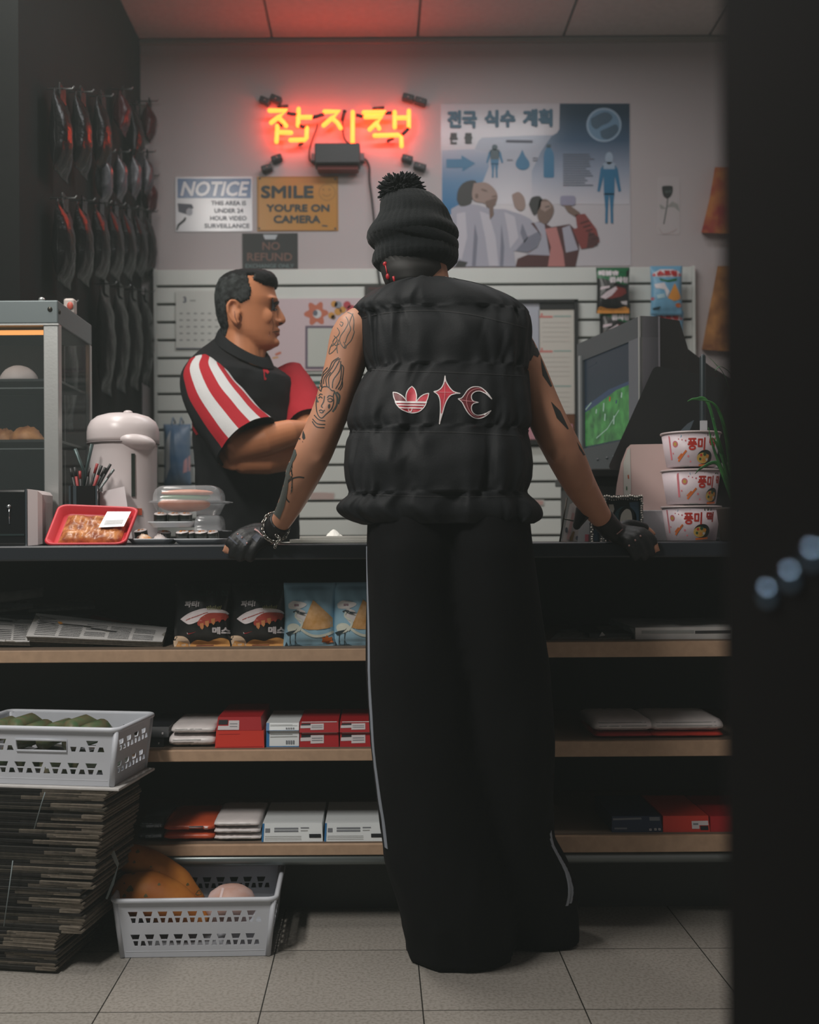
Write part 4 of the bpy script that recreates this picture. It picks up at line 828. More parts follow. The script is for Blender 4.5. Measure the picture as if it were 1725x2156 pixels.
def scr_mat():
    m = bpy.data.materials.new('screen_pitch'); m.use_nodes = True; nt = m.node_tree; bs = nt.nodes['Principled BSDF']; tc = nt.nodes.new('ShaderNodeTexCoord')
    n = nt.nodes.new('ShaderNodeTexNoise'); n.inputs['Scale'].default_value = 26; n.inputs['Detail'].default_value = 6; nt.links.new(tc.outputs['Object'], n.inputs[0]); r = nt.nodes.new('ShaderNodeValToRGB'); nt.links.new(n.outputs['Fac'], r.inputs[0])
    r.color_ramp.elements[0].position = .3; r.color_ramp.elements[0].color = (.004, .045, .012, 1); r.color_ramp.elements[1].position = .7; r.color_ramp.elements[1].color = (.05, .24, .05, 1)
    nt.links.new(r.outputs[0], bs.inputs['Emission Color']); bs.inputs['Emission Strength'].default_value = .75; bs.inputs['Base Color'].default_value = (.01, .02, .01, 1); bs.inputs['Roughness'].default_value = .2; return m
b = MB(); tbox(.10, .2, .84, .86, .004, .02, SCRK, b); fs_ = lambda u, v, L=0: tvp(u, v, .004-.0006*L)
PIT = scr_mat(); b.poly([(.11, .215), (.84, .215), (.84, .575), (.62, .565), (.45, .53), (.3, .50), (.11, .47)], fs_, PIT)
STN = M('screen_stand', (16, 24, 40), .3, emit=(.02, .04, .08), es=.7); WLN = M('screen_white', (90, 120, 100), .3, emit=(.22, .30, .25), es=.6)
b.poly([(.11, .47), (.3, .50), (.45, .53), (.62, .565), (.84, .575), (.84, .60), (.5, .585), (.11, .515)], fs_, STN); b.line([(.15, .80), (.3, .81)], .012, fs_, SCRK, 1)
for (u, v, h_, m_) in ((.42, .44, .06, WLN), (.44, .37, .05, WLN), (.58, .33, .06, WLN), (.30, .44, .03, WLN), (.52, .50, .03, CRED), (.70, .50, .035, WLN), (.62, .47, .025, STN)): b.line([(u, v), (u+.008, v+h_)], .02, fs_, m_, 3)
b.line([(.3, .26), (.48, .31), (.66, .42)], .008, fs_, WLN, 2); b.line([(.12, .49), (.22, .53)], .01, fs_, WLN, 2)
b.build('screen', tv)
b = MB(); R2 = lambda d, w0, w1, h0, h1: [tvp(w0, h0, d), tvp(w1, h0, d), tvp(w1, h1, d), tvp(w0, h1, d)]
b.rings([R2(.055, .005, .995, .01, .995), R2(.115, .01, .99, .01, .98), R2(.15, .06, .95, .02, .80), R2(.235, .12, .88, .04, .70), R2(.33, .18, .80, .06, .62)], TVK, True, False); b.build('tube_housing', tv)
b = MB()
for q in (.35, .5, .6): MB().ell(tvp(q, .1, -.003), (.004, .004, .004), TVB, 8, 6).build('control_button', tv)
st = thing('tv_stand', 'dark cabinet behind the counter carrying the television', 'stand', (.95, 3.35, 0)); MB().box((.60, 3.06, 0), (1.5, 3.62, 1.05), BLK2, .004).build('cabinet', st); MB().box((.585, 3.03, 1.05), (1.52, 3.64, 1.0745), BKP, .004).build('top', st)
# ---- till screen seen from behind, pole display
ps = thing('till_screen', 'black till screen tilted back, seen from behind, before the television', 'till screen', (X(1390, 2.86), 2.9, Z0))
b = MB(); f = lambda u, v, d: P(u, v, 2.86+d*.035+(v-770)*-.0001); b.prism(rrect(0, 0, 1, 1, .05, 3), lambda u, v, d: f((1378+(1540-1378)*u)*v+(1279+(1470-1279)*u)*(1-v), (770+30*u)*v+(988+14*u)*(1-v), d), 1, 0, BKP); b.build('screen_back', ps)
b = MB(); b.box((X(1370, 2.9), 2.88, Z0+.02), (X(1440, 2.9), 2.93, Z(960, 2.9, 1400)), BKP, .01); b.build('stand', ps); MB().box((X(1300, 2.85), 2.87, Z0), (X(1480, 2.85), 3.0, Z0+.02), BKP, .006).build('base', ps)
pl = thing('pole_display', 'slim dark pole with a white label rising behind the noodle cups', 'pole', (X(1480, 2.76), 2.76, Z0)); SLT = M('pole_slate', (52, 62, 66), .4, .3)
MB().tube([(X(1480, 2.76), 2.76, Z0), P(1480, 752, 2.76)], .0075, SLT, 14, dome=True).build('pole', pl); MB().box(P(1476, 906, 2.746), P(1488, 886, 2.7525), WHP).build('label', pl); MB().lathe([(.04, Z0), (.04, Z0+.008), (.01, Z0+.012)], SLT, 20, Matrix.Translation((X(1480, 2.76), 2.76, 0))).build('foot', pl)
b = MB(); f = lambda u, v, d: P(u, v, 2.78+d*.02); b.prism([(1420, 920), (1448, 892), (1462, 884), (1452, 908), (1446, 925), (1420, 934)], f, 1, 0, M('bag_clear_grey', (92, 104, 112), .2)); tag(b.build('grey_wedge'), 'grey plastic wedge sticking out above the top noodle cup', 'plastic')
# ---- leafy plant
lp = thing('potted_plant', 'green grassy potted plant in front of the noodle cups at the dark rack', 'plant', (X(1560, 2.44), 2.46, Z0)); LF = M('blade_green', (62, 128, 62), .45, col2=(34, 84, 48), vscale=20); px0, py0 = 1556, 1085
MB().lathe([(.03, Z0), (.036, Z0+.002), (.045, Z0+.07), (.048, Z0+.075), (.042, Z0+.075), (.040, Z0+.065), (.001, Z0+.064)], M('pot_dark', (60, 52, 48), .6), 24, Matrix.Translation((X(1560, 2.44), 2.46, 0))).build('pot', lp)
for pts in ([(1552, 1075), (1520, 960), (1492, 850), (1464, 840), (1448, 845)], [(1556, 1075), (1540, 960), (1520, 880), (1500, 848), (1466, 842)], [(1552, 1078), (1530, 1010), (1505, 950), (1492, 900)], [(1550, 1078), (1535, 1000), (1515, 930), (1502, 880)], [(1550, 1082), (1530, 1020), (1510, 975), (1478, 985), (1464, 998)], [(1554, 1075), (1550, 900), (1530, 800), (1505, 764), (1492, 752)],
            [(1556, 1075), (1556, 880), (1546, 800), (1520, 772), (1506, 780)], [(1550, 1080), (1528, 985), (1512, 940), (1500, 920)], [(1552, 1080), (1540, 1000), (1530, 925), (1518, 880)], [(1560, 1075), (1580, 950), (1610, 870)], [(1560, 1075), (1570, 900), (1590, 820)]):
    n_ = len(pts); c = spline([P(x, y, 2.46-.03*i/n_+.01*math.sin(x)) for i, (x, y) in enumerate(pts)], 6); b = MB(); k_ = len(c)
    b.tube(c, [max(.0008, .0042*math.sin(math.pi*(.12+.86*i/(k_-1)))) for i in range(k_)], LF, 6, flat=.18, up=(0, 0, 1)); b.build('leaf', lp)
# ---- blue carrier bag hanging on the slatwall
a, c = P(345, 1024, 4.56), P(402, 893, 4.56); b, f = pillow(a.x, a.z, c.x, c.z, 4.56, .05, M('bag_blue', (112, 132, 152), .4, col2=(70, 104, 138), vscale=12), seal=.01)
b.poly([(.75, .2), (1, .25), (.98, .5), (.8, .4)], f, M('bag_pink', (196, 150, 156), .4), 1, .1); b.poly([(.05, .6), (.3, .9), (.3, .3), (.1, .1)], f, M('bag_white', (176, 180, 184), .4), 1, .1)
for s_ in (.3, .6): b.tube([f(s_, .98), f(s_, 1.0)+Vector((.0, .03, .03)), f(s_+.05, 1)+Vector((0, .065, .012))], .003, MATS['bag_blue'], 6)
tag(b.build('carrier_bag'), 'blue and white carrier bag hanging behind the shopkeeper\'s back', 'bag')
# ================================================================ goods on the shelves below the counter
ZS1, ZS2, ZS3 = .6412, .4144, .2009           # left bay shelf tops
ZR1, ZR2, ZR3 = .6541, .4299, .2165           # right bay
YS = 2.512
PR = M('newsprint', (198, 196, 194), .7, var=.12, vscale=30); PRE = M('newsprint_edge', (150, 146, 138), .8, var=.3, vscale=120); PIK = M('newsprint_ink', (58, 58, 60), .8); PRD2 = M('paper_red', (168, 66, 56), .6); PDK = M('paper_dark', (58, 62, 62), .7)
def sheetslab(c00, c10, c11, c01, th, mat, edge=None, layers=3):
    """folded paper: quad top face with thickness below/behind"""
    b = MB(); fn = quad(c00, c10, c11, c01, 1.0); n = 6
    top = [fn(i/n, j/n, .0015*math.sin(i*1.3+j)*.6) for j in range(n+1) for i in range(n+1)]
    b.add(top, [(j*(n+1)+i, j*(n+1)+i+1, (j+1)*(n+1)+i+1, (j+1)*(n+1)+i) for j in range(n) for i in range(n)], mat, True)
    for k in range(layers):
        d0, d1 = -.0005-th*k/layers, -th*(k+.8)/layers; s_ = .003*k*(1 if k % 2 else .3)
        p = [fn(u, v, d) for d in (d0, d1) for (u, v) in ((s_, s_), (1-s_, s_), (1-s_, 1-s_), (s_, 1-s_))]
        b.add(p, [(0, 1, 2, 3), (7, 6, 5, 4), (0, 4, 5, 1), (1, 5, 6, 2), (2, 6, 7, 3), (3, 7, 4, 0)], edge or PRE)
    return b, (lambda u, v, L=0: fn(u, v, .0012+L*.0005))
def news_print(b, f, cols=4, seed=0, head=True):
    r = random.Random(seed)
    if head: b.line([(.05, .86), (.6, .86)], .05, f, PIK)
    for c in range(cols):
        for k in range(9):
            if r.random() < .9: b.line([(.05+c*.9/cols, .1+k*.075), (.05+(c+.86)*.9/cols, .1+k*.075)], .022, f, MATS.get('news_faint') or M('news_faint', (118, 118, 120), .8))
# newspapers at the left of the top shelf
b, f = sheetslab(P(55, 1340, 2.53), P(342, 1352, 2.53), P(352, 1321, 2.60), P(76, 1291, 2.595), .017, PR); news_print(b, f, 5, 1, False)
b.line([(.04, .86), (.17, .80), (.04, .74)], .02, f, PIK, 2); b.line([(.04, .66), (.17, .6), (.04, .56)], .02, f, PIK, 2); b.line([(.22, .62), (.44, .60)], .035, f, PIK, 2); b.line([(.45, .50), (.64, .44)], .045, f, PIK, 2); b.line([(.2, .7), (.22, .6)], .03, f, PORG, 2)
tag(b.build('newspaper'), 'front folded newspaper with a listings column on the top shelf', 'newspaper', 'newspapers on the top shelf')
b, f = sheetslab(P(-40, 1349, 2.535), P(62, 1352, 2.535), P(72, 1306, 2.605), P(-40, 1297, 2.605), .012, PR); news_print(b, f, 3, 2); tag(b.build('newspaper'), 'newspaper with an ink box cut off at the left picture edge', 'newspaper', 'newspapers on the top shelf')
b, f = sheetslab(P(180, 1302, 2.66), P(360, 1338, 2.62), P(365, 1322, 2.74), P(196, 1288, 2.78), .008, PDK); b.poly([(.04, .05), (.72, .05), (.72, .5), (.04, .5)], f, PRD2, 1); tag(b.build('newspaper'), 'dark newspaper with a red banner behind the front newspaper', 'newspaper', 'newspapers on the top shelf')
b, f = sheetslab(P(-40, 1289, 2.70), P(70, 1276, 2.70), P(68, 1262, 2.80), P(-40, 1276, 2.80), .006, PR); tag(b.build('newspaper'), 'pale newspaper end on top of the left-hand pile', 'newspaper', 'newspapers on the top shelf')
b, f = sheetslab(P(60, 1284, 2.70), P(200, 1276, 2.70), P(196, 1258, 2.82), P(60, 1268, 2.82), .007, M('newsprint_grey', (128, 128, 126), .8, var=.2)); tag(b.build('newspaper'), 'greyish folded newspaper lying across the back of the pile', 'newspaper', 'newspapers on the top shelf')
b = MB(); b.tube([P(-40, 1262, 2.74), P(30, 1254, 2.74), P(92, 1246, 2.74)], [.017, .016, .015], M('newsprint_roll', (120, 120, 116), .8, var=.25, vscale=40), 14, flat=.55); tag(b.build('newspaper'), 'rolled grey newspaper on the very top of the left-hand pile', 'newspaper', 'newspapers on the top shelf')
b = MB(); b.box((X(-60, 2.6), 2.56, ZS1), (X(205, 2.6), 2.9, ZS1+.020), PDK); 
for k in range(5): b.box((X(-60, 2.6), 2.5585, ZS1+.002+k*.0036), (X(205, 2.6), 2.56, ZS1+.0042+k*.0036), PRE)
tag(b.build('newspaper_pile'), 'flat dark pile of papers underneath the newspapers on the top shelf', 'newspapers')
b = MB(); b.box((X(-60, 2.7), 2.68, ZS1+.021), (X(190, 2.7), 2.9, Z(1290, 2.7, 100)-.003), PDK); tag(b.build('newspaper_pile'), 'upper dark pile of papers under the rolled newspaper', 'newspapers')
# snack bags: two black, two blue
def shelf_bag(px0, px1, y0, y1, Y, mat, tilt=8):
    x0, x1 = X(px0, Y), X(px1, Y); T = Matrix.Translation((0, Y, ZS1)) @ Matrix.Rotation(math.radians(-tilt), 4, 'X') @ Matrix.Translation((0, -Y, 0))
    return pillow(x0, 0.001, x1, y1, Y+.03, .026, mat, 20, 16, T, .05)
SWH = M('swoosh_red', (168, 44, 50), .5); TEN = M('print_tentacle', (178, 70, 56), .5); TEN2 = M('print_tip', (206, 136, 86), .5); HERB = M('print_herb', (150, 148, 96), .5); CHIP = M('print_chip', (232, 170, 98), .45); CHIP2 = M('print_chip_pale', (234, 206, 176), .45); DGR = M('print_dark_green', (40, 62, 54), .45)
for (a_, c_, Y, lb) in ((358, 482, 2.515, 'black snack bag with grilled food picture, beside the newspapers'), (478, 600, 2.518, 'black snack bag with grilled food picture, next to the blue bag')):
    b, f = shelf_bag(a_, c_, 0, .155, Y, FOILK)
    b.poly([(.0, .11), (.10, .10), (.3, .03), (.3, 0), (.02, 0)], f, CHIP2, 1, .1); b.poly(spline([(.02, .02), (.03, .16), (.1, .175), (.2, .165), (.27, .12), (.3, .06), (.3, .01)], 4), f, CHIP2, 1, .1)
    b.poly(spline([(.28, .01), (.32, .07), (.42, .11), (.52, .105), (.62, .09), (.72, .12), (.84, .14), (.95, .115), (.98, .05), (.98, .01)], 4), f, CHIP, 2, .1)
    b.poly([(.04, .01), (.1, .1), (.26, .06), (.28, .01)], f, CHIP, 2, .1)
    b.line([(.4, .03), (.7, .035)], .012, f, MEAT, 3, sub=.1)
    b.poly(spline([(.14, .42), (.22, .47), (.36, .53), (.55, .575), (.75, .57), (.9, .545), (.96, .5), (.9, .49), (.7, .5), (.56, .44), (.42, .37), (.3, .34), (.22, .37), (.14, .42)], 3)[:-1], f, M('print_squid', (236, 226, 228), .5), 2, .1)
    b.poly(spline([(.5, .44), (.62, .50), (.75, .51), (.92, .50), (.95, .44), (.86, .41), (.76, .38), (.6, .34), (.48, .31), (.44, .36), (.5, .44)], 3)[:-1], f, TEN, 3, .1)
    for k, (u, v) in enumerate(((.52, .30), (.61, .335), (.71, .37), (.81, .405), (.9, .43))): b.poly([(u-.035, v+.05), (u+.03, v+.06), (u+.03, v-.01), (u+.005, v-.04), (u-.03, v-.01)], f, TEN2 if k < 3 else TEN, 4)
    for k in range(7): b.line([(.24+k*.05, .40+k*.016), (.32+k*.05, .43+k*.014)], .010, f, TEN, 3)
    for k in range(9): b.line([(.62+k*.025, .555), (.6+k*.03, .60+.01*(k % 3))], .012, f, HERB, 4)
    b.text('파티!', .22, .60, .1, f, WHT, 3, bold=.006, w=.24, h=.085, down=False, sub=.1, slant=.12)
    b.line(spline([(.22, .68), (.35, .705), (.5, .695), (.66, .665)], 5), [.004]+[.012]*14+[.004], f, DGR, 2)
    b.text('매콤한', .24, .88, .1, f, DGR, 2, w=.4, h=.07, down=False, sub=.1); b.text('감사칩', .46, .77, .1, f, DGR, 2, w=.48, h=.08, down=False, sub=.1)
    b.text('메스', .70, .20, .1, f, WHT, 3, bold=.008, w=.28, h=.095, down=False, sub=.1)
    b.poly(spline([(.255, .225), (.262, .20), (.285, .195), (.33, .205), (.42, .232), (.33, .214), (.29, .21), (.27, .215), (.255, .225)], 4)[:-1], f, SWH, 3)
    b.poly([(.255, .225), (.262, .20), (.275, .197), (.27, .215)], f, WHT, 4)
    tag(b.build('snack_bag'), lb, 'snack bag', 'snack bags on the top shelf')
HBL = M('foil_heron_blue', (164, 208, 230), .35, spec=.45); HWH = M('heron_white', (232, 238, 224), .45); HDK = M('heron_dark', (44, 60, 66), .45); LPK = M('ribbon_pale', (240, 236, 234), .4); SPL = M('splash_orange', (208, 112, 44), .45); TRI = M('chip_tan', (238, 192, 140), .45, col2=(214, 160, 92), vscale=60)
for (a_, c_, Y, lb) in ((593, 704, 2.512, 'blue snack bag with a heron, fully visible beside the black bags'), (697, 812, 2.516, 'blue snack bag with a heron, half hidden by the customer\'s trousers')):
    b, f = shelf_bag(a_, c_, 0, .15, Y, HBL); k = .72
    q = lambda pts: [(u, v*k) for u, v in pts]
    b.poly(q([(.58, 1.0), (.36, .40), (.48, .365), (.66, .36), (.84, .39), (.95, .43), (.95, .62)]), f, TRI, 2, .1)
    b.poly(q([(.24, .76), (.3, .82), (.42, .76), (.50, .62), (.52, .50), (.44, .36), (.36, .46), (.24, .62)]), f, LPK, 1, .1)
    b.line(q(spline([(.35, .38), (.44, .30), (.56, .24), (.70, .23), (.86, .27), (.97, .33)], 5)), .04, f, HWH, 2, sub=.1)
    b.poly(q(spline([(.08, .40), (.1, .46), (.18, .50), (.28, .48), (.33, .42), (.30, .34), (.22, .29), (.12, .31), (.08, .40)], 4)[:-1]), f, HWH, 3, .1)
    b.line(q(spline([(.30, .34), (.36, .44), (.37, .54), (.28, .60), (.24, .66), (.27, .73), (.33, .73)], 5)), [.05*k]*10+[.042*k]*10+[.04*k]*11, f, HWH, 3, sub=.1)
    b.poly(q([(.25, .76), (.34, .74), (.48, .71), (.37, .70), (.46, .655), (.33, .69), (.27, .72)]), f, HDK, 4); b.line(q([(.2, .74), (.26, .765), (.32, .75)]), .018, f, HDK, 4)
    b.poly(q([(.05, .30), (.12, .33), (.26, .36), (.28, .40), (.2, .30), (.1, .24)]), f, HDK, 4, .1)
    for xx in (.14, .24): b.line(q([(xx, .30), (xx-.01, .04)]), .016, f, HDK, 4)
    b.poly(q([(.03, .02), (.06, .12), (.09, .03), (.2, .05), (.3, .06), (.4, .015)]), f, HDK, 4, .1)
    b.poly(q([(.74, .1), (.76, .16), (.74, .2), (.80, .2), (.84, .25), (.88, .2), (.94, .22), (.94, .15), (.97, .1), (.92, .1), (.86, .07), (.80, .1)]), f, SPL, 3, .1)
    b.poly(q(spline([(.10, .92), (.2, .98), (.38, .95), (.46, .9), (.40, .84), (.28, .80), (.12, .82), (.10, .92)], 4)[:-1]), f, LPK, 2, .1); b.poly(q([(.22, .86), (.31, .86), (.31, .91), (.22, .91)]), f, M('print_mauve', (170, 140, 150), .5), 3)
    tag(b.build('snack_bag'), lb, 'snack bag', 'snack bags on the top shelf')
# right-hand bay, top shelf: papers
b = MB(); b.box((X(1240, 2.53), 2.53, ZR1), (X(1352, 2.53), 2.8, ZR1+.012), PDK); b.poly([(1262, 1340), (1275, 1338), (1268, 1330)], plane(2.5295), PR); tag(b.build('magazine'), 'dark magazine on the right-hand top shelf beside the trousers', 'magazine')
b, f = sheetslab(P(1160, 1346, 2.52), P(1330, 1343, 2.52), P(1322, 1313, 2.72), P(1180, 1326, 2.72), .004, M('newsprint_dim', (150, 150, 146), .8)); tag(b.build('newspaper'), 'open newspaper spread on the right-hand top shelf', 'newspaper')
b = MB(); b.box((X(1337, 2.515), 2.515, ZR1), (X(1620, 2.515), 2.80, Z(1321, 2.515, 1440)), PR); f = plane(2.5148); b.line([(1352, 1331), (1462, 1330)], 6, f, LTX, 1); b.line([(1464, 1331), (1540, 1330)], 6, f, PIK, 1); b.poly([(1326, 1322), (1336, 1336), (1337, 1322)], f, PDK, 1); tag(b.build('newspaper'), 'thick folded newspaper with printed edge on the right-hand top shelf', 'newspaper')
# boxed and wrapped packs
def pack(px0, px1, py0, py1, Y, zb, dep, mat, sk=0., bev=.002):
    z1 = zb+(py1-py0)*Y/FPX; b = MB(); x0, x1 = X(px0, Y), X(px1, Y)
    p = [Vector((x0, Y, zb)), Vector((x1, Y, zb)), Vector((x1-sk, Y+.008, z1)), Vector((x0+sk, Y+.008, z1))]; q = [v+Vector((0, dep, 0)) for v in p]
    b.add(p+q, [(0, 1, 2, 3), (7, 6, 5, 4), (0, 4, 5, 1), (1, 5, 6, 2), (2, 6, 7, 3), (3, 7, 4, 0)], mat)
    return b, (lambda u, v, L=0: p[0]*(1-u)*(1-v)+p[1]*u*(1-v)+p[2]*u*v+p[3]*(1-u)*v+Vector((0, -.0004-.0004*L, 0))), z1
def soft(px0, px1, py0, py1, Y, zb, dep, mat, seed):
    """a soft plastic-wrapped bundle with a drooping front"""
    z1 = zb+(py1-py0)*Y/FPX; x0, x1 = X(px0, Y), X(px1, Y); b = MB(); rg = []
    for i in range(15):
        u = i/14; x = x0+(x1-x0)*u; e = min(1, min(u, 1-u)*9)**.5
        rg.append([Vector((x+.002*noise.noise(Vector((t*.7, i*.5, seed))), Y+dep/2-dep/2*math.cos(t*math.pi/8)*(.97+.03*e)+.003*noise.noise(Vector((i*.6, t, seed))), (zb+z1)/2+(z1-zb)/2*max(-1, min(1, 1.5*math.sin(t*math.pi/8)))*(.75+.25*e)+.0012*noise.noise(Vector((i*.9, t*2, seed+5))))) for t in range(16)])
    b.rings(rg, mat, True, True)
    bv = BVHTree.FromPolygons(b.v, b.f)
    def fn(u, v, L=0):
        h = bv.ray_cast(Vector((x0+(x1-x0)*u, Y-.3, zb+(z1-zb)*v)), Vector((0, 1, 0))); p = h[0] if h[0] else Vector((x0+(x1-x0)*u, Y, zb+(z1-zb)*v)); return p+Vector((0, -.0005-.0004*L, 0))
    return b, fn, z1
RBX = M('box_red', (176, 34, 40), .35, spec=.5); RBX2 = M('box_bright_red', (208, 60, 46), .3, spec=.5); WPK = M('pack_white', (230, 223, 222), .35, spec=.5, var=.08, vscale=40); WBX = M('box_white', (228, 234, 236), .4); BLE = M('box_blue_edge', (46, 116, 172), .4); BKB = M('box_black', (36, 38, 42), .35); BAR = M('barcode', (120, 124, 130), .5); NVB = M('box_navy', (38, 48, 76), .35); ORX = M('pack_orange', (196, 82, 48), .35, spec=.5); SLV = M('pack_silver', (92, 100, 106), .25, .5)
G2 = 'packs on the middle shelf'; G3 = 'packs on the bottom shelf'
def icon(b, f, u, v, s_=.03): b.poly([(u, v), (u+s_*2, v), (u+s_*2, v+s_*6), (u, v+s_*6)], f, WHT, 2); b.poly([(u+s_*.5, v+s_*1.5), (u+s_*1.5, v+s_*1.5), (u+s_*1.5, v+s_*4.5), (u+s_*.5, v+s_*4.5)], f, BAR, 3)
# middle shelf
z = ZS2
for (r0, r1, py0, py1, lb) in ((300, 342, 1543, 1563, 'lower black carton beside the upper white basket'), (302, 352, 1522, 1543, 'upper black carton beside the upper white basket')):
    b, f, z2 = pack(r0, r1, py0, py1, YS+.01, z, .2, BKB); icon(b, f, .72, .3); tag(b.build('carton'), lb, 'carton', G2); z = z2+.0006
z = ZS2
for (a_, c_, py0, py1, sd, lb) in ((353, 449, 1539, 1566, 1, 'lower white plastic-wrapped pack beside the red box'), (358, 450, 1520, 1539, 2, 'upper white plastic-wrapped pack beside the red box')):
    b, f, z2 = soft(a_, c_, py0, py1, YS, z, .2, WPK, sd); b.line([(.08, .6), (.7, .62)], .05, f, LTX, sub=.2); b.line([(.1, .4), (.55, .42)], .05, f, LTX, sub=.2)
    if sd == 1: b.poly([(.4, .02), (.68, .02), (.68, .16), (.4, .16)], f, BKB, 1, .2)
    tag(b.build('wrapped_pack'), lb, 'pack', G2); z = z2+.0005
b, f, z2 = pack(450, 554, 1534, 1569, YS-.006, ZS2, .2, RBX2, .002); b.line([(.03, .06), (.97, .08)], .03, f, RBX); b.line([(.06, .8), (.5, .82)], .02, f, RBX); tag(b.build('carton'), 'bright red carton in front between the white packs and white cartons', 'carton', G2)
b, f, z3 = pack(453, 549, 1506, 1533, YS+.004, z2+.0005, .2, RBX, .003); b.poly([(.03, .05), (.5, .05), (.5, .75), (.26, .75), (.26, .35), (.03, .35)], f, WHT); b.line([(.29, .3), (.46, .3)], .05, f, BAR, 2); b.line([(.29, .5), (.46, .5)], .05, f, BAR, 2); b.poly([(.03, .45), (.24, .45), (.24, .8), (.03, .8)], f, BKB); tag(b.build('carton'), 'dark red carton with barcode label lying on the bright red one', 'carton', G2)
z = ZS2
for (py0, py1, lb) in ((1532, 1566, 'lower white carton with blue edge left of the red cartons'), (1517, 1532, 'upper white carton with blue edge left of the red cartons')):
    b, f, z2 = pack(558, 627, py0, py1, YS+.004, z, .18, WBX); b.poly([(0, 0), (.09, 0), (.09, 1), (0, 1)], f, BLE); b.line([(.12, .6), (.95, .62)], .04, f, LTX); b.line([(.12, .75), (.8, .75)], .04, f, LTX)
    for k in range(4): b.line([(.6+k*.07, .28), (.65+k*.07, .28)], .22, f, BAR, 2)
    b.poly([(.0, 0), (1, 0), (1, .05), (0, .05)], f, BLE, 2); tag(b.build('carton'), lb, 'carton', G2); z = z2+.0005
for (a_, c_, n_) in ((628, 711, 'left'), (713, 800, 'right')):
    z = ZS2
    for (py0, py1, kk) in ((1538, 1568, 'lower'), (1516, 1538, 'upper')):
        b, f, z2 = pack(a_, c_, py0, py1, YS, z, .18, RBX, .001); b.poly([(.02, .40), (.28, .42), (.28, .66), (.02, .64)], f, WHT); b.poly([(.28, .24), (.62, .26), (.62, .82), (.28, .80)], f, WHT, 1); b.line([(.31, .45), (.59, .46)], .05, f, BAR, 2); b.line([(.31, .6), (.59, .61)], .05, f, BAR, 2); b.poly([(.04, .66), (.28, .68), (.28, .84), (.04, .82)], f, BKB, 2); b.line([(.05, .95), (.96, .97)], .07, f, WHT, 1)
        tag(b.build('carton'), '%s red carton with white labels in the %s pair next to the trousers' % (kk, n_), 'carton', G2); z = z2+.0006
# bottom shelf
z = ZS3
for (a_, py0, py1, sd, lb) in ((286, 1738, 1760, 1, 'lower dark silver pack left of the orange packs'), (290, 1718, 1738, 2, 'upper dark silver pack left of the orange packs')):
    b, f, z2 = soft(a_, 338, py0, py1, YS+.004, z, .2, SLV, sd+10); b.poly([(.3, .3), (.95, .35), (.95, .65), (.3, .6)], f, M('pack_pale', (150, 158, 168), .3), 1, .2); tag(b.build('wrapped_pack'), lb, 'pack', G3); z = z2+.0005
z = ZS3
for (py0, py1, sd, lb) in ((1743, 1763, 1, 'lower orange-red foil pack on the bottom shelf'), (1726, 1743, 2, 'upper orange-red foil pack on the bottom shelf')):
    b, f, z2 = soft(341, 447, py0, py1, YS, z, .2, ORX, sd+20)
    if sd == 2: b.poly([(.5, .2), (.78, .2), (.78, .7), (.5, .7)], f, BKB, 1, .2); b.poly([(.80, .25), (.88, .25), (.88, .65), (.80, .65)], f, WHT, 1, .2)
    b.line([(.1, .5), (.4, .5)], .05, f, RBX, 1, sub=.2); tag(b.build('wrapped_pack'), lb, 'pack', G3); z = z2+.0003
z = ZS3
for (py0, py1, sd, lb) in ((1752, 1766, 0, 'bottom white wrapped pack of the pile right of the orange packs'), (1738, 1752, 1, 'second white wrapped pack of the pile right of the orange packs'), (1723, 1738, 2, 'top white wrapped pack of the pile right of the orange packs')):
    b, f, z2 = soft(447, 545-sd, py0, py1, YS, z, .2, WPK, sd+30); b.line([(.06, .5), (.8, .55)], .08, f, LTX, sub=.2); tag(b.build('wrapped_pack'), lb, 'pack', G3); z = z2+.0003
for (a_, c_, lb) in ((547, 676, 'white carton with blue side and black label, left one'), (679, 806, 'white carton with blue side cut off by the trousers')):
    b, f, z2 = pack(a_, c_, 1730, 1767, YS-.004, ZS3, .2, WBX, .002); b.poly([(0, 0), (.03, 0), (.03, 1), (0, 1)], f, BLE)
    b.line([(.2, .72), (.6, .72)], .09, f, BAR); b.line([(.2, .58), (.6, .58)], .09, f, BAR); b.line([(.05, .62), (.13, .62)], .22, f, BAR); b.line([(.64, .75), (.78, .75)], .06, f, BAR); b.line([(.64, .6), (.76, .6)], .04, f, LTX)
    for k in range(3): b.line([(.05, .12+k*.09), (.65, .12+k*.09)], .02, f, LTX)
    b.poly([(.78, .22), (.975, .22), (.975, .42), (.78, .42)], f, BKB, 2); tag(b.build('carton'), lb, 'carton', G3)
# right-hand bay
z = ZR2
for (a_, c_, nm) in ((1252, 1372, 'left'), (1372, 1522, 'right')):
    z = ZR2
    for (py0, py1, m_, kk) in ((1536, 1548, RBX if nm == 'left' else RBX2, 'red'), (1510, 1536, WPK, 'white')):
        b, f, z2 = soft(a_, c_, py0, py1, YS, z, .2, m_, a_+py0)
        if kk == 'white':
            for k in range(3): b.line([(.06, .25+k*.25), (.9, .27+k*.25)], .05, f, LTX, sub=.2)
        tag(b.build('wrapped_pack'), '%s pack in the %s pile on the right-hand middle shelf' % (kk, nm), 'pack', 'packs on the right-hand middle shelf'); z = z2+.0003
b, f, z2 = pack(1285, 1392, 1718, 1750, YS, ZR3, .2, NVB, .002); b.line([(.02, .82), (.6, .86)], .12, f, BAR); icon(b, f, .74, .1, .022); icon(b, f, .84, .12, .022); icon(b, f, .92, .12, .022); b.line([(.05, .25), (.3, .25)], .1, f, BAR); b.poly([(.76, .72), (.97, .72), (.97, .95), (.76, .95)], f, BAR); tag(b.build('carton'), 'navy blue carton on the right-hand bottom shelf', 'carton')
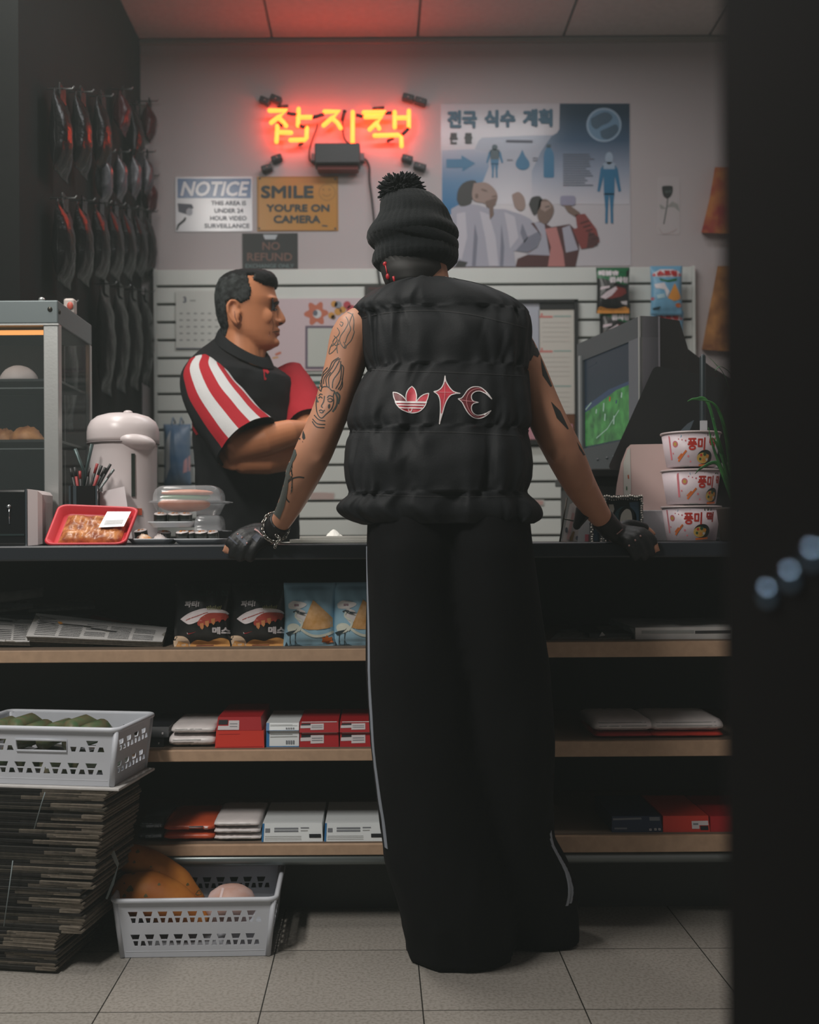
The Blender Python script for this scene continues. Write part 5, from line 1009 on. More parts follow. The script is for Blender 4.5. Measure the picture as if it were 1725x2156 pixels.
b, f, z2 = pack(1393, 1492, 1716, 1748, YS, ZR3, .2, RBX2, .002); b.poly([(.62, .2), (.78, .2), (.78, .42), (.98, .42), (.98, .7), (.62, .68)], f, WHT); b.poly([(.8, .12), (.97, .12), (.97, .38), (.8, .38)], f, BKB); b.line([(.65, .5), (.76, .5)], .1, f, BAR, 2); tag(b.build('carton'), 'orange-red carton with white label on the right-hand bottom shelf', 'carton')
b, f, z2 = pack(1493, 1600, 1718, 1749, YS, ZR3, .2, RBX, .002); tag(b.build('carton'), 'red carton next to the dark rack on the right-hand bottom shelf', 'carton')
# ================================================================ things on the floor, left
# newspaper pile: every folded paper is an object
NG = 'newspapers in the tall pile under the upper basket'
NE = [M('news_edge_%d' % i, c, .85, var=.35, vscale=90) for i, c in enumerate(((62, 60, 54), (48, 46, 43), (36, 36, 35), (84, 79, 70), (42, 39, 39), (31, 33, 33)))]  # edge tones darkened to carry the pile's shading
CRE = M('news_fold', (118, 109, 97), .8, var=.25, vscale=110)
AX = Matrix.Rotation(math.radians(-9), 4, 'Z')
def newspaper_mesh(i, w_=.38, d=.20, th=.0068):
    r = random.Random(i); b = MB(); m = NE[r.randrange(len(NE))]
    # folded stack of sheets: rounded spine on the +X... and a paler corner where the fold shows
    k0 = r.choice((.52, .62, .7, .8, .88))
    prof = [(-w_/2, 0), (w_/2-th*.5, 0), (w_/2-.001, th*.22), (w_/2, th*.5), (w_/2-.001, th*.78), (w_/2-th*.5, th*.97), (-w_/2, th*.97)]
    for (xa, xb, mm) in ((-w_/2, -w_/2+w_*k0, m), (-w_/2+w_*k0, w_/2, CRE if i % 3 else m)):
        pp = [(min(max(x, xa), xb), z) for x, z in prof] if mm is not m or xb > 0 else [(xa, 0), (xb, 0), (xb, th*.97), (xa, th*.97)]
        b.rings([[Vector((x, -d/2+.0015*math.sin(j), z)) for j, (x, z) in enumerate(pp)], [Vector((x, d/2, z)) for x, z in pp]], mm, True, False, flip=True)
    for q in range(2): b.box((-w_/2+.002, -d/2-.0006, th*(.3+.35*q)), (w_/2-.02-r.random()*.1, -d/2, th*(.38+.35*q)), NE[(i+q) % 6])
    return b
protos = [newspaper_mesh(i) for i in range(9)]
pz = Z(1656, 2.30, 150); base = Vector((X(95, 2.39), 2.39, 0)); n_p = int((pz-.001)/.0069); made = []
for i in range(n_p):
    zt_ = i*.0069; t_ = i/n_p
    # the pile leans: lower bundles sit further left, the upper ones overhang to the right
    sh = (-.095 if t_ < .22 else -.045+.02*(t_-.22) if t_ < .45 else -.02+.03*(t_-.45)/.55)+random.uniform(-.004, .004); sy = random.uniform(-.004, .004)
    k = random.randrange(9)
    if i < 9: o = protos[i].build('newspaper'); made.append(o); off = o.location.copy(); o['off'] = 0; del o['off']
    else: o = made[k].copy(); COL.objects.link(o)
    o.location = (base.x+sh-.02, base.y+sy, zt_+.0005); o.rotation_euler = (0, 0, math.radians(-9+random.uniform(-1.6, 1.6)))
    tag(o, 'folded newspaper in the tall leaning pile under the upper white basket', 'newspaper', NG)
STR = M('string_grey', (120, 132, 134), .6)
for (pts, lb) in (([(95, 1668), (88, 1690), (72, 1745)], 'pale string across the top bundle of the newspaper pile'), ([(27, 1812), (18, 1880), (8, 1950)], 'pale string across the lower bundle of the newspaper pile')):
    b = MB(); b.tube([P(x, y, 2.262) for x, y in pts], .0012, STR, 6); tag(b.build('bundle_string'), lb, 'string')
b = MB(); f = lambda u, v, d: P(u, v, 2.345+d*.002); b.prism([(228, 1790), (238, 1783), (251, 1818), (247, 1826)], f, 1, 0, M('strap_grey', (128, 132, 130), .5)); b.prism([(247, 1826), (250, 1820), (240, 1862), (226, 1894), (222, 1892)], f, 1, 0, STR); tag(b.build('plastic_strap'), 'grey plastic strap end sticking up at the lower basket\'s left corner', 'strap')
# white plastic baskets with cut-out triangles
BSK = M('basket_white', (196, 200, 208), .42, spec=.4, var=.04, vscale=20)
def basket(name_lb, loc, rot, L, Wd, H, hole_handle, cat='basket', ncol=12):
    t = thing('plastic_basket', name_lb, cat, loc); t.rotation_euler = (0, 0, rot); T = Matrix.Translation(loc) @ Matrix.Rotation(rot, 4, 'Z')
    tp = .92      # walls taper downwards
    def wall(side, u, v, d):       # u 0..1 along, v 0..1 up, d thickness outwards
        k = tp+(1-tp)*v; hl, hw = L/2*k, Wd/2*k
        if side == 'front': return T @ Vector((-hl+2*hl*u, -hw-d, H*v))
        if side == 'back': return T @ Vector((-hl+2*hl*u, hw+d, H*v))
        if side == 'left': return T @ Vector((-hl-d, -hw+2*hw*u, H*v))
        return T @ Vector((hl+d, -hw+2*hw*u, H*v))
    def panel(side, length, holes):
        bm = bmesh.new(); n = max(4, int(length/.004)); 
        # grid of rectangular strips cut around trapezoid holes: build as 2-D faces with holes by scan rows
        b = MB(); rows = []
        vs_cut = sorted({0, 1} | {v for h in holes for (_, v) in h})
        for v0, v1 in zip(vs_cut, vs_cut[1:]):
            if v1-v0 < 1e-6: continue
            iv = []
            for h in holes:
                lo, hi = min(p[1] for p in h), max(p[1] for p in h)
                if lo <= v0+1e-6 and hi >= v1-1e-6:
                    def xs(v):
                        o = []
                        for a, c in zip(h, h[1:]+h[:1]):
                            if abs(a[1]-c[1]) > 1e-9 and min(a[1], c[1])-1e-9 <= v <= max(a[1], c[1])+1e-9: o.append(a[0]+(c[0]-a[0])*(v-a[1])/(c[1]-a[1]))
                        return min(o), max(o)
                    a0, a1 = xs(v0+1e-7), xs(v1-1e-7); iv.append((a0[0], a0[1], a1[0], a1[1]))
            iv.sort(); left = (0, 0); cells = []
            for q in iv: cells.append((left[0], q[0], left[1], q[2])); left = (q[1], q[3])
            cells.append((left[0], 1, left[1], 1))
            for (a, c, a2, c2) in cells: rows.append(((a, v0), (c, v0), (c2, v1), (a2, v1)))
        for r in rows:
            f_ = [wall(side, u, v, .0) for u, v in r]; g = [wall(side, u, v, .0022) for u, v in r]
            b.add(f_+g, [(0, 1, 2, 3), (7, 6, 5, 4), (0, 4, 5, 1), (1, 5, 6, 2), (2, 6, 7, 3), (3, 7, 4, 0)], BSK)
        bm.free(); return b
    def holes(nc, hh=False):
        o = []
        for (va, vb) in ((.60, .80), (.20, .40)):
            vm = (va+vb)/2
            for i in range(nc):
                u0 = .07+.86*i/nc; w_ = .86/nc
                up = [(u0+w_*.02, vb), (u0+w_*.68, vb), (u0+w_*.56, vm+.012), (u0+w_*.14, vm+.012)]
                lo1 = [(u0+w_*.17, vm-.012), (u0+w_*.52, vm-.012), (u0+w_*.45, va), (u0+w_*.24, va)]
                lo2 = [(u0+w_*.75, vm-.012), (u0+w_*.96, vm-.012), (u0+w_*1.05, va), (u0+w_*.66, va)]
                for h in (up, lo1, lo2):
                    if hh and va > .5 and max(p[0] for p in h) > .33 and min(p[0] for p in h) < .70: continue
                    o.append(h)
        if hh: o.append([(.345, .80), (.685, .80), (.685, .60), (.345, .60)])
        return o
    b = MB()
    for side, ln, nc, hh in (('front', L, ncol, hole_handle), ('back', L, ncol, hole_handle), ('left', Wd, max(4, int(ncol*Wd/L)), False), ('right', Wd, max(4, int(ncol*Wd/L)), False)):
        q = panel(side, ln, holes(nc, hh)); b.add(q.v, q.f, BSK)
    k = tp; b.box((-L/2*k, -Wd/2*k, 0), (L/2*k, Wd/2*k, .003), BSK, 0, T)
    for sx in (-1, 1):
        for sy in (-1, 1): b.tube([T @ Vector((sx*L/2*tp, sy*Wd/2*tp, .001)), T @ Vector((sx*L/2, sy*Wd/2, H))], .006, BSK, 10)
    b.build('shell', t)
    r = MB(); o = [T @ Vector((x, y, H)) for x, y in rrect(-L/2-.006, -Wd/2-.006, L/2+.006, Wd/2+.006, .018, 6)]; r.tube(o, .0055, BSK, 10, closed=True, up=(0, 0, 1)); r.build('rim', t)
    r = MB(); o = [T @ Vector((x, y, H*.1)) for x, y in rrect(-L/2*.932, -Wd/2*.932, L/2*.932, Wd/2*.932, .01, 4)]; r.tube(o, .0022, BSK, 6, closed=True, up=(0, 0, 1)); r.build('foot_ridge', t)
    if hole_handle:
        r = MB(); hp = [wall('front', u, v, .003) for u, v in ((.345, .60), (.685, .60), (.685, .80), (.345, .80))]; r.tube(hp, .0028, BSK, 8, closed=True, up=(0, -1, 0)); r.build('hand_hole_rim', t)
    return t, T
o = (lambda b: b.box((-.2, -.104, 0), (.186, .104, .0055), PR, .0015) and b)(MB()).build('newspaper'); o.location = (base.x+.012, base.y+.004, n_p*.0069+.001); o.rotation_euler = (0, 0, math.radians(-9)); tag(o, 'pale newspaper on top of the tall pile, right under the upper basket', 'newspaper')
# upper basket on the newspaper pile
uz = n_p*.0069+.0072
ub, TU = basket('white plastic basket of green vegetables standing on the newspaper pile', (X(120, 2.39)+.004, 2.395, uz), math.radians(-9), .335, .20, .118, True, ncol=7)
VG = M('veg_green', (72, 98, 66), .35, spec=.5, col2=(104, 94, 70), vscale=45, coat=.3)
vl = ['leftmost', 'second', 'third', 'fourth', 'fifth', 'rightmost']
for i in range(6):
    b = MB(); rg = []; cx = -.125+i*.043; cyy = -.02+.012*math.sin(i*2.3); c = Vector((cx, cyy, .090+.006*math.sin(i*1.9)))
    b.tube([TU @ (c+Vector((-.014+.022*math.sin(i*2.1), -.045, -.004))), TU @ (c+Vector((-.006, -.02, .008))), TU @ (c+Vector((.004, .03, .010))), TU @ (c+Vector((.010+.016*math.sin(i*1.7+1), .050, 0)))], [.018, .023, .024, .016], VG, 16, dome=True)
    tag(b.build('green_vegetable'), '%s green vegetable from the left in the upper white basket' % vl[i], 'vegetable', 'green vegetables in the upper basket')
for i, (x, y) in enumerate(((-.1, -.03), (-.03, .0), (.04, -.03), (.1, .0))):
    b = MB(); b.tube([TU @ Vector((x-.03, y-.045, .035)), TU @ Vector((x, y, .037)), TU @ Vector((x+.02, y+.05, .035))], [.022, .028, .02], VG, 14, dome=True)
    tag(b.build('green_vegetable'), 'green vegetable lying underneath the top layer in the upper basket', 'vegetable', 'green vegetables in the lower layer')
b = MB(); b.add([TU @ Vector(p) for p in ((-.15, -.06, .098), (-.12, -.075, .104), (-.105, -.02, .108), (-.13, .0, .102), (-.118, -.045, .116))], [(0, 1, 4), (1, 2, 4), (2, 3, 4), (3, 0, 4), (3, 2, 1, 0)], CLR); b.build
tag(b.build('plastic_wrap'), 'crinkled clear plastic at the left end of the upper basket', 'plastic wrap')
# lower basket on the floor
lb_, TL = basket('white plastic basket of orange squashes standing on the floor tiles', ((X(232, 2.33)+X(560, 2.33))/2+.004, 2.462, .001), math.radians(1.2), .335, .235, .124, False, ncol=9)
SQ = M('squash_orange', (184, 118, 50), .55, spec=.3, col2=(158, 92, 38), vscale=14, bump=.15, bscale=60); SQS = M('squash_spot', (92, 84, 48), .6); STM = M('squash_stem', (92, 66, 40), .7)
def squash(pts, rs, spots, label):
    t = thing('squash', label, 'squash', pts[0], 'squashes in the lower basket'); b = MB(); sp = spline([(*p, r) for p, r in zip(pts, rs)], 6)
    c = [Vector(q[:3]) for q in sp]; b.tube(c, [q[3] for q in sp], SQ, 28, dome=True); b.v = [v+Vector((noise.noise(v*22), noise.noise(v*22+Vector((5, 0, 0))), noise.noise(v*22+Vector((0, 5, 0)))))*.0022 for v in b.v]
    bv = BVHTree.FromPolygons(b.v, b.f); f = draper(bv, pts[0][1]); b.build('flesh', t); s_ = MB()
    for (x, y, r) in spots: s_.poly([(x+r*(1+.3*math.sin(k*2.1))*math.cos(k*.7), y+r*(1+.3*math.cos(k*1.7))*math.sin(k*.7)) for k in range(9)], f, SQS, 1)
    s_.build('blemish', t); return t
tq = squash([P(272, 1806, 2.48), P(315, 1826, 2.475), P(370, 1858, 2.47), P(415, 1896, 2.465)], [.032, .038, .034, .018], ((290, 1793, 4), (283, 1815, 3), (335, 1838, 3), (318, 1825, 2), (395, 1862, 3), (418, 1880, 6)), 'upper orange squash lying across the back of the lower basket')
MB().tube([P(250, 1800, 2.47), P(240, 1797, 2.47)], [.008, .006], STM, 8).build('stem', tq)
squash([P(278, 1882, 2.425), P(318, 1886, 2.423), P(375, 1906, 2.42), P(425, 1932, 2.42)], [.045, .051, .042, .020], ((281, 1838, 4), (274, 1872, 7), (262, 1886, 4), (307, 1886, 4), (335, 1862, 3), (262, 1860, 2)), 'lower orange squash nearest the front rim of the lower basket')
b = MB(); PG = M('fruit_pale_pink', (206, 182, 180), .5, col2=(190, 150, 136), vscale=18); cc = P(487, 1908, 2.42); b.lathe([(.001, -.044), (.025, -.040), (.045, -.025), (.056, -.005), (.055, .012), (.046, .03), (.03, .041), (.012, .045), (.001, .0455)], PG, 40, Matrix.Translation(cc))
rbm = M('fruit_stripe', (214, 192, 192), .5); bv = BVHTree.FromPolygons(b.v, b.f); f = draper(bv, 2.4); b.line([(470, 1870), (466, 1885), (462, 1905)], 5, f, rbm, 1, sub=4); tag(b.build('pale_fruit'), 'pale pink round fruit at the right end of the lower basket', 'fruit')
# ================================================================ glossy goods hanging on the dark left wall
HG = 'glossy bags hanging on the dark left wall'
GB = M('hang_black', (11, 11, 12), .24, spec=.13, bump=1., bscale=70); GG = M('hang_grey', (82, 84, 90), .32, spec=.5, bump=.5, bscale=60, col2=(40, 41, 46), vscale=30); GR = M('hang_red', (62, 14, 20), .3, spec=.2, bump=.5, bscale=60); HK = M('peg_steel', (120, 122, 122), .3, .8)
def hang_bag(mat, seed, h, d_):
    """a slim filled bag hung by its top on a peg of the wall; local x along the wall, z down from the peg"""
    t = thing('hanging_bag', 'bag', 'bag', (0, 0, 0), HG); T = Matrix.Translation((.040, 0, 0)) @ Matrix.Rotation(math.pi/2, 4, 'Z')
    b, f = pillow(-d_/2, -h-.02, d_/2, -.018, 0, .030, mat, 20, 12, T, .07); b.v = [v+Vector((.006*noise.noise(v*24+Vector((seed*3, 0, 0))), .004*noise.noise(v*20+Vector((0, seed, 0))), 0)) for v in b.v]; b.build('pouch', t)
    MB().box((.043, -d_*.2, -.035), (.047, d_*.2, .012), GB).build('header', t); MB().tube([(-.001, 0, .004), (.075, 0, .004), (.08, 0, .012)], .0025, HK, 6).build('peg', t); return t
PB = {k: hang_bag(m_, i, h, d_) for i, (k, m_, h, d_) in enumerate((('b', GB, .24, .15), ('g', GG, .155, .075), ('r', GR, .14, .10), ('s', GB, .36, .16)))}
used = set()
def hang(k, px, py, label, rot=0.):
    """at photo column px along the wall face X = -.985"""
    Y = -.985*FPX/(px-CX); o = PB[k] if k not in used else copy_tree(PB[k]); used.add(k)
    o.location = (-.984, Y, Z(py, Y, px)); o.rotation_euler = (0, 0, rot); o['label'] = label; return o
for px, w_ in ((200, 'first'), (233, 'second'), (265, 'third'), (292, 'fourth')): hang('g', px, 322, '%s of the four grey glossy bags in a row on the left wall' % w_)
hang('r', 240, 190, 'red glossy bag in the upper row on the dark left wall'); hang('r', 298, 215, 'red bag hanging against the corner of the back wall, upper row'); hang('r', 300, 372, 'small red bag behind the fourth grey bag in the wall corner')
LB = 'black glossy bag hanging on the dark left wall'
for px, py in ((105, 190), (150, 196), (195, 205), (270, 222), (110, 420), (152, 425), (190, 430), (222, 434), (250, 440), (276, 444), (296, 448)): hang('b', px, py, LB)
for px, py in ((112, 640), (200, 600), (232, 606), (262, 612), (288, 616)): hang('s', px, py, 'long black glossy bag in the bottom row on the dark left wall')
b = MB(); c = P(147, 655, 2.80); b.box((c.x-.014, 2.79, Z(632, 2.62, 100)+.0005), (c.x+.014, 2.82, Z(632, 2.62, 100)+.042), M('trinket_white', (196, 186, 180), .5), .006); b.ell((c.x+.004, 2.788, Z(632, 2.62, 100)+.022), (.008, .003, .01), M('trinket_red', (190, 84, 66), .5), 10, 6); tag(b.build('trinket'), 'small white and red trinket on top of the glass warmer', 'trinket')
# ================================================================ the customer, seen from behind
SKN = M('skin_customer', (192, 138, 110), .5, spec=.4, var=.06, vscale=30)
PUF = M('puffer_black', (26, 28, 31), .7, spec=.22, bump=.2, bscale=300, var=.1, vscale=14); KNB = M('knit_black', (27, 30, 32), .95, spec=.2, bump=.6, bscale=420, sheen=.08); TRS = M('trouser_black', (15, 15, 17), .9, spec=.15, bump=.2, bscale=300); GLV = M('glove_leather', (22, 23, 25), .5, spec=.35, bump=.3, bscale=160); HRC = M('hair_dark', (28, 27, 26), .7)
cu = thing('person', 'person seen from behind in black puffer vest and pom-pom beanie, leaning on the counter', 'person', (.12, 2.3, 0))
# ---- body: torso, neck, head, both arms, finger tips as one skin
b = MB()
b.tube([P(940, 1100, 2.15), P(938, 980, 2.18), P(935, 850, 2.21), P(930, 760, 2.24), P(922, 712, 2.255)], [.12, .12, .13, .12, .08], SKN, 24, flat=.7, up=(1, 0, 0), dome=True)
b.tube([P(905, 690, 2.275), P(896, 622, 2.303), P(886, 560, 2.318)], [.070, .055, .054], SKN, 20, dome=True)
b.ell(P(872, 512, 2.33), (.072, .076, .088), SKN, 24, 16)
LA = [(795, 686, 2.26, .050), (747, 703, 2.25, .0465), (729, 760, 2.245, .0420), (706, 840, 2.235, .0385), (683, 900, 2.228, .0375), (664, 944, 2.232, .0385), (651, 972, 2.245, .0375), (637, 1005, 2.27, .0345), (617, 1052, 2.325, .0285), (597, 1090, 2.37, .0235), (582, 1113, 2.40, .0205), (566, 1128, 2.42, .021)]
RA = [(1040, 700, 2.26, .048), (1076, 722, 2.25, .042), (1106, 776, 2.245, .040), (1136, 845, 2.235, .0385), (1162, 903, 2.228, .0385), (1180, 938, 2.238, .0385), (1197, 972, 2.255, .0375), (1222, 1022, 2.305, .0335), (1255, 1074, 2.37, .027), (1276, 1102, 2.405, .0215), (1296, 1124, 2.43, .021)]
def limb(mb, tab, mat, n=20, flat=1.):
    sp = spline(tab, 4); mb.tube([P(q[0], q[1], q[2]) for q in sp], [q[3] for q in sp], mat, n, flat=flat, dome=True)
limb(b, LA, SKN); limb(b, RA, SKN)
b.ell(P(668, 954, 2.212), (.018, .016, .026), SKN, 12, 8); b.ell(P(1174, 950, 2.216), (.018, .016, .026), SKN, 12, 8)     # elbow points
b.ell(P(633, 990, 2.27), (.030, .03, .042), SKN, 12, 8, (0, 25, 0)); b.ell(P(1217, 1000, 2.28), (.030, .03, .042), SKN, 12, 8, (0, -25, 0))     # forearm muscle
# hands rest on the counter edge, fingers hooked over its front; tips bare beyond the gloves
Z0_ = .8756
LH = [[(548, 1122, 2.425), (510, 1124, 2.412), (487, 1140, 2.402), (474, 1160, 2.404)], [(552, 1126, 2.42), (518, 1131, 2.402), (499, 1149, 2.394), (488, 1170, 2.398)], [(556, 1130, 2.415), (530, 1138, 2.396), (514, 1156, 2.389), (505, 1177, 2.395)], [(560, 1134, 2.412), (545, 1144, 2.394), (533, 1160, 2.388), (526, 1177, 2.393)]]
LT = [(566, 1118, 2.43), (540, 1113, 2.447), (508, 1123, 2.455), (490, 1132, 2.458)]
RH = [[(1316, 1120, 2.43), (1352, 1122, 2.415), (1372, 1136, 2.404), (1384, 1157, 2.406)], [(1312, 1125, 2.425), (1346, 1128, 2.404), (1362, 1146, 2.396), (1372, 1167, 2.40)], [(1308, 1130, 2.42), (1334, 1136, 2.398), (1348, 1154, 2.391), (1357, 1174, 2.397)], [(1304, 1134, 2.416), (1320, 1142, 2.396), (1331, 1158, 2.39), (1338, 1174, 2.395)]]
RT_ = [(1300, 1118, 2.44), (1322, 1106, 2.455), (1356, 1112, 2.462), (1374, 1124, 2.464)]
def finger(mb, pts, rs, mat, part=1.):
    sp = spline(pts, 5); k = max(3, int(len(sp)*part)); n = len(sp)
    mb.tube([P(*q) for q in sp[:k]], [rs[0]+(rs[1]-rs[0])*i/(n-1) for i in range(k)], mat, 12, dome=True)
for hd in (LH, RH):
    for i, f_ in enumerate(hd): finger(b, f_, (.0098-.0006*(i == 3), .0074), SKN)
finger(b, LT, (.011, .0085), SKN); finger(b, RT_, (.011, .0085), SKN)
vs, fs = fuse(b, .0052, 5)
bd = MB(); bd.add(vs, fs, SKN, True); body_bvh = BVHTree.FromPolygons(vs, fs)
bd.build('body', cu)
# ---- gloves (fingerless): palm shell, cuffs, finger stalls, straps
def glove(hand, thumb, wrist, name, lbl):
    g = MB(); w0, w1 = P(*wrist[0]), P(*wrist[1]); kn = [P(*f_[1]) for f_ in hand]; base = [P(*f_[0]) for f_ in hand]
    g.tube([w0, w1], [.0265, .0255], GLV, 16, dome=False)
    for f_ in hand: g.tube([w1, P(*f_[0])*.5+w1*.5, P(*f_[0]), P(*f_[1])], [.020, .0185, .0165, .0135], GLV, 12, dome=True)
    for i, f_ in enumerate(hand): finger(g, f_, (.0132, .0104), GLV, .80 if i == 0 else .97)
    finger(g, thumb, (.0145, .0115), GLV, .72); g.tube([w1, P(*thumb[0])], [.02, .016], GLV, 12, dome=True)
    v_, f_ = fuse(g, .0035, 4); g = MB(); g.add(v_, f_, GLV, True); o = g.build(name, cu); return o, BVHTree.FromPolygons(v_, f_)
gl, glb = glove(LH, LT, ((592, 1098, 2.38), (572, 1122, 2.41)), 'glove', ''); gr_, grb = glove(RH, RT_, ((1266, 1090, 2.39), (1290, 1118, 2.42)), 'glove', '')
gl['label'] = 'black leather glove on the left hand'; gr_['label'] = 'black leather glove on the right hand'
STP = M('glove_strap', (58, 64, 76), .6, spec=.5); STU = M('glove_stud', (178, 140, 136), .4, .3); PIP = M('glove_piping', (168, 130, 128), .5)
f = draper(glb, 2.40); s_ = MB()
s_.poly([(530, 1132), (540, 1124), (550, 1130), (541, 1143)], f, STP, 2, 4); s_.line([(500, 1126), (520, 1146)], 9, f, STP, 1, sub=4)
s_.line([(482, 1130), (500, 1146)], 3, f, STP, 1, sub=4); s_.build('strap', gl)
s_ = MB(); s_.line([(536, 1115), (543, 1119), (552, 1126), (558, 1132)], [4, 3, 2, 1.5], f, PIP, 3, sub=3)
s_.build('piping', gl)
for (x, y) in ((510, 1132), (520, 1144), (501, 1125)):
    p = f(x, y, 1); MB().ell(p, (.0022, .0022, .0022), STU, 8, 6).build('stud', gl)
f = draper(grb, 2.40); s_ = MB(); s_.line([(1298, 1124), (1304, 1119), (1310, 1114)], 2.2, f, PIP, 3, sub=3); s_.build('piping', gr_)
for (x, y) in ((1338, 1138), (1325, 1149), (1349, 1129)):
    p = f(x, y, 1); MB().ell(p, (.0022, .0022, .0022), STU, 8, 6).build('stud', gr_)
fl_ = MB(); fl_.tube([P(1246, 1062, 2.36), P(1226, 1080, 2.37), P(1216, 1104, 2.375)], [.026, .022, .012], GLV, 14, flat=.45, dome=True); fl_.build('cuff_flap', gr_)
# ---- tattoos: fine ink lines lying on the skin
INKT = M('tattoo_ink', (52, 54, 53), .55); INKG = M('tattoo_grey', (78, 84, 80), .55); tf_ = draper(body_bvh, 2.22); tt = MB()
def ink(pts, w_=1.5, m_=INKT, sp=True, L=.6): tt.line(spline(pts, 4) if sp else pts, w_*1.25, tf_, m_, L, sub=3)
def zt_(pts): return [(600+x/5.99, 600+y/5.99) for x, y in pts]       # from a 5.99x enlargement
for pts in ([(790, 345), (855, 380), (870, 470), (865, 560), (872, 600), (835, 700), (780, 760), (768, 795)], [(770, 400), (800, 470), (760, 560), (700, 650), (695, 720), (740, 790), (770, 795)], [(860, 360), (815, 480), (830, 560), (790, 640), (760, 730)], [(700, 465), (735, 480), (715, 520), (690, 490)], [(660, 540), (690, 600), (650, 660), (620, 640)], [(640, 660), (605, 720), (640, 760), (690, 740)], [(680, 690), (655, 780), (665, 860)], [(600, 740), (570, 800), (560, 870), (610, 840), (660, 780)], [(620, 640), (660, 690), (610, 760), (580, 770)], [(740, 720), (760, 760), (745, 795)]): ink(zt_(pts), 1.3, INKG)
for pts in ([(470, 1290), (475, 1160), (560, 1060), (600, 970), (680, 915)], [(490, 1250), (500, 1170), (590, 1050), (640, 960), (700, 930)], [(560, 1290), (555, 1170), (625, 1070), (690, 950)], [(600, 1300), (610, 1200), (690, 1080), (705, 960)], [(640, 1310), (700, 1190), (715, 1000)], [(670, 1320), (715, 1240), (740, 1050), (715, 1010)], [(690, 1330), (725, 1270), (720, 1180)], [(470, 1300), (450, 1250), (470, 1130), (540, 1040)], [(530, 1280), (520, 1180), (580, 1100)], [(455, 1340), (425, 1290), (450, 1160)]): ink(zt_(pts), 1.7)
for pts in ([(455, 1345), (475, 1290), (540, 1285), (590, 1330), (625, 1340), (610, 1400), (615, 1470), (590, 1560), (520, 1630), (460, 1680), (410, 1620), (395, 1500), (405, 1420)], [(500, 1400), (490, 1470), (460, 1530), (480, 1545)], [(430, 1590), (455, 1575), (480, 1590), (505, 1580)], [(440, 1605), (465, 1612), (490, 1600)], [(535, 1425), (560, 1395), (605, 1410)], [(535, 1450), (570, 1430), (605, 1455), (570, 1475), (540, 1460)], [(430, 1400), (450, 1375), (475, 1385)], [(425, 1430), (450, 1410), (475, 1430)], [(370, 1640), (430, 1700), (510, 1715)], [(350, 1690), (410, 1750), (510, 1760)], [(345, 1720), (400, 1790), (500, 1800)]): ink(zt_(pts), 1.8)
tt.poly(zt_([(545, 1510), (570, 1500), (572, 1540), (555, 1565), (542, 1545)]), tf_, INKT, .8, 3)
for pts in ([(625, 1345), (660, 1420), (650, 1520), (600, 1600)], [(650, 1350), (690, 1400), (670, 1500)], [(410, 1350), (395, 1420), (420, 1480)]): ink(zt_(pts), 3.0, INKG)
tt.build('tattoo', cu); tt = MB()
def z2_(pts): return [(540+x/6.739, 850+y/6.739) for x, y in pts]
tt.poly(z2_([(665, 380), (690, 440), (695, 490), (670, 515), (650, 480), (655, 420)]), tf_, INKT, .6, 3); tt.poly(z2_([(605, 485), (628, 490), (622, 515), (608, 508)]), tf_, INKT, .6, 3); tt.poly(z2_([(652, 530), (664, 535), (658, 552)]), tf_, INKT, .6, 3)
tt.poly(z2_([(505, 640), (560, 650), (575, 720), (545, 790), (520, 830), (490, 920), (470, 990), (500, 1045), (460, 1080), (450, 1200), (430, 1320), (400, 1460), (330, 1640), (250, 1560), (290, 1400), (350, 1180), (410, 930), (460, 780)]), tf_, INKG, 1.6, 3)
ink(z2_([(680, 1050), (600, 1040), (510, 1065), (440, 1130), (412, 1230), (425, 1340), (470, 1400)]), 2.4)
ink(z2_([(250, 1500), (310, 1300), (350, 1130)]), 1.2, INKT)
tt.build('tattoo', cu); tt = MB()
def z3_(pts): return [(1080+x/3.994, 640+y/3.994) for x, y in pts]
for q in ([(150, 190), (175, 260), (180, 320), (155, 350), (120, 330), (110, 240)], [(180, 300), (225, 420), (210, 450), (175, 430), (150, 480), (120, 460), (130, 380)], [(235, 450), (330, 690), (318, 700), (250, 600), (240, 520)], [(320, 820), (400, 900), (470, 1050), (460, 1055), (370, 960)], [(540, 1160), (610, 1270), (596, 1275), (560, 1220)]): MB().poly(z3_(q), tf_, M('tattoo_dark', (40, 42, 40), .6), .6, 4).build('tattoo', cu)
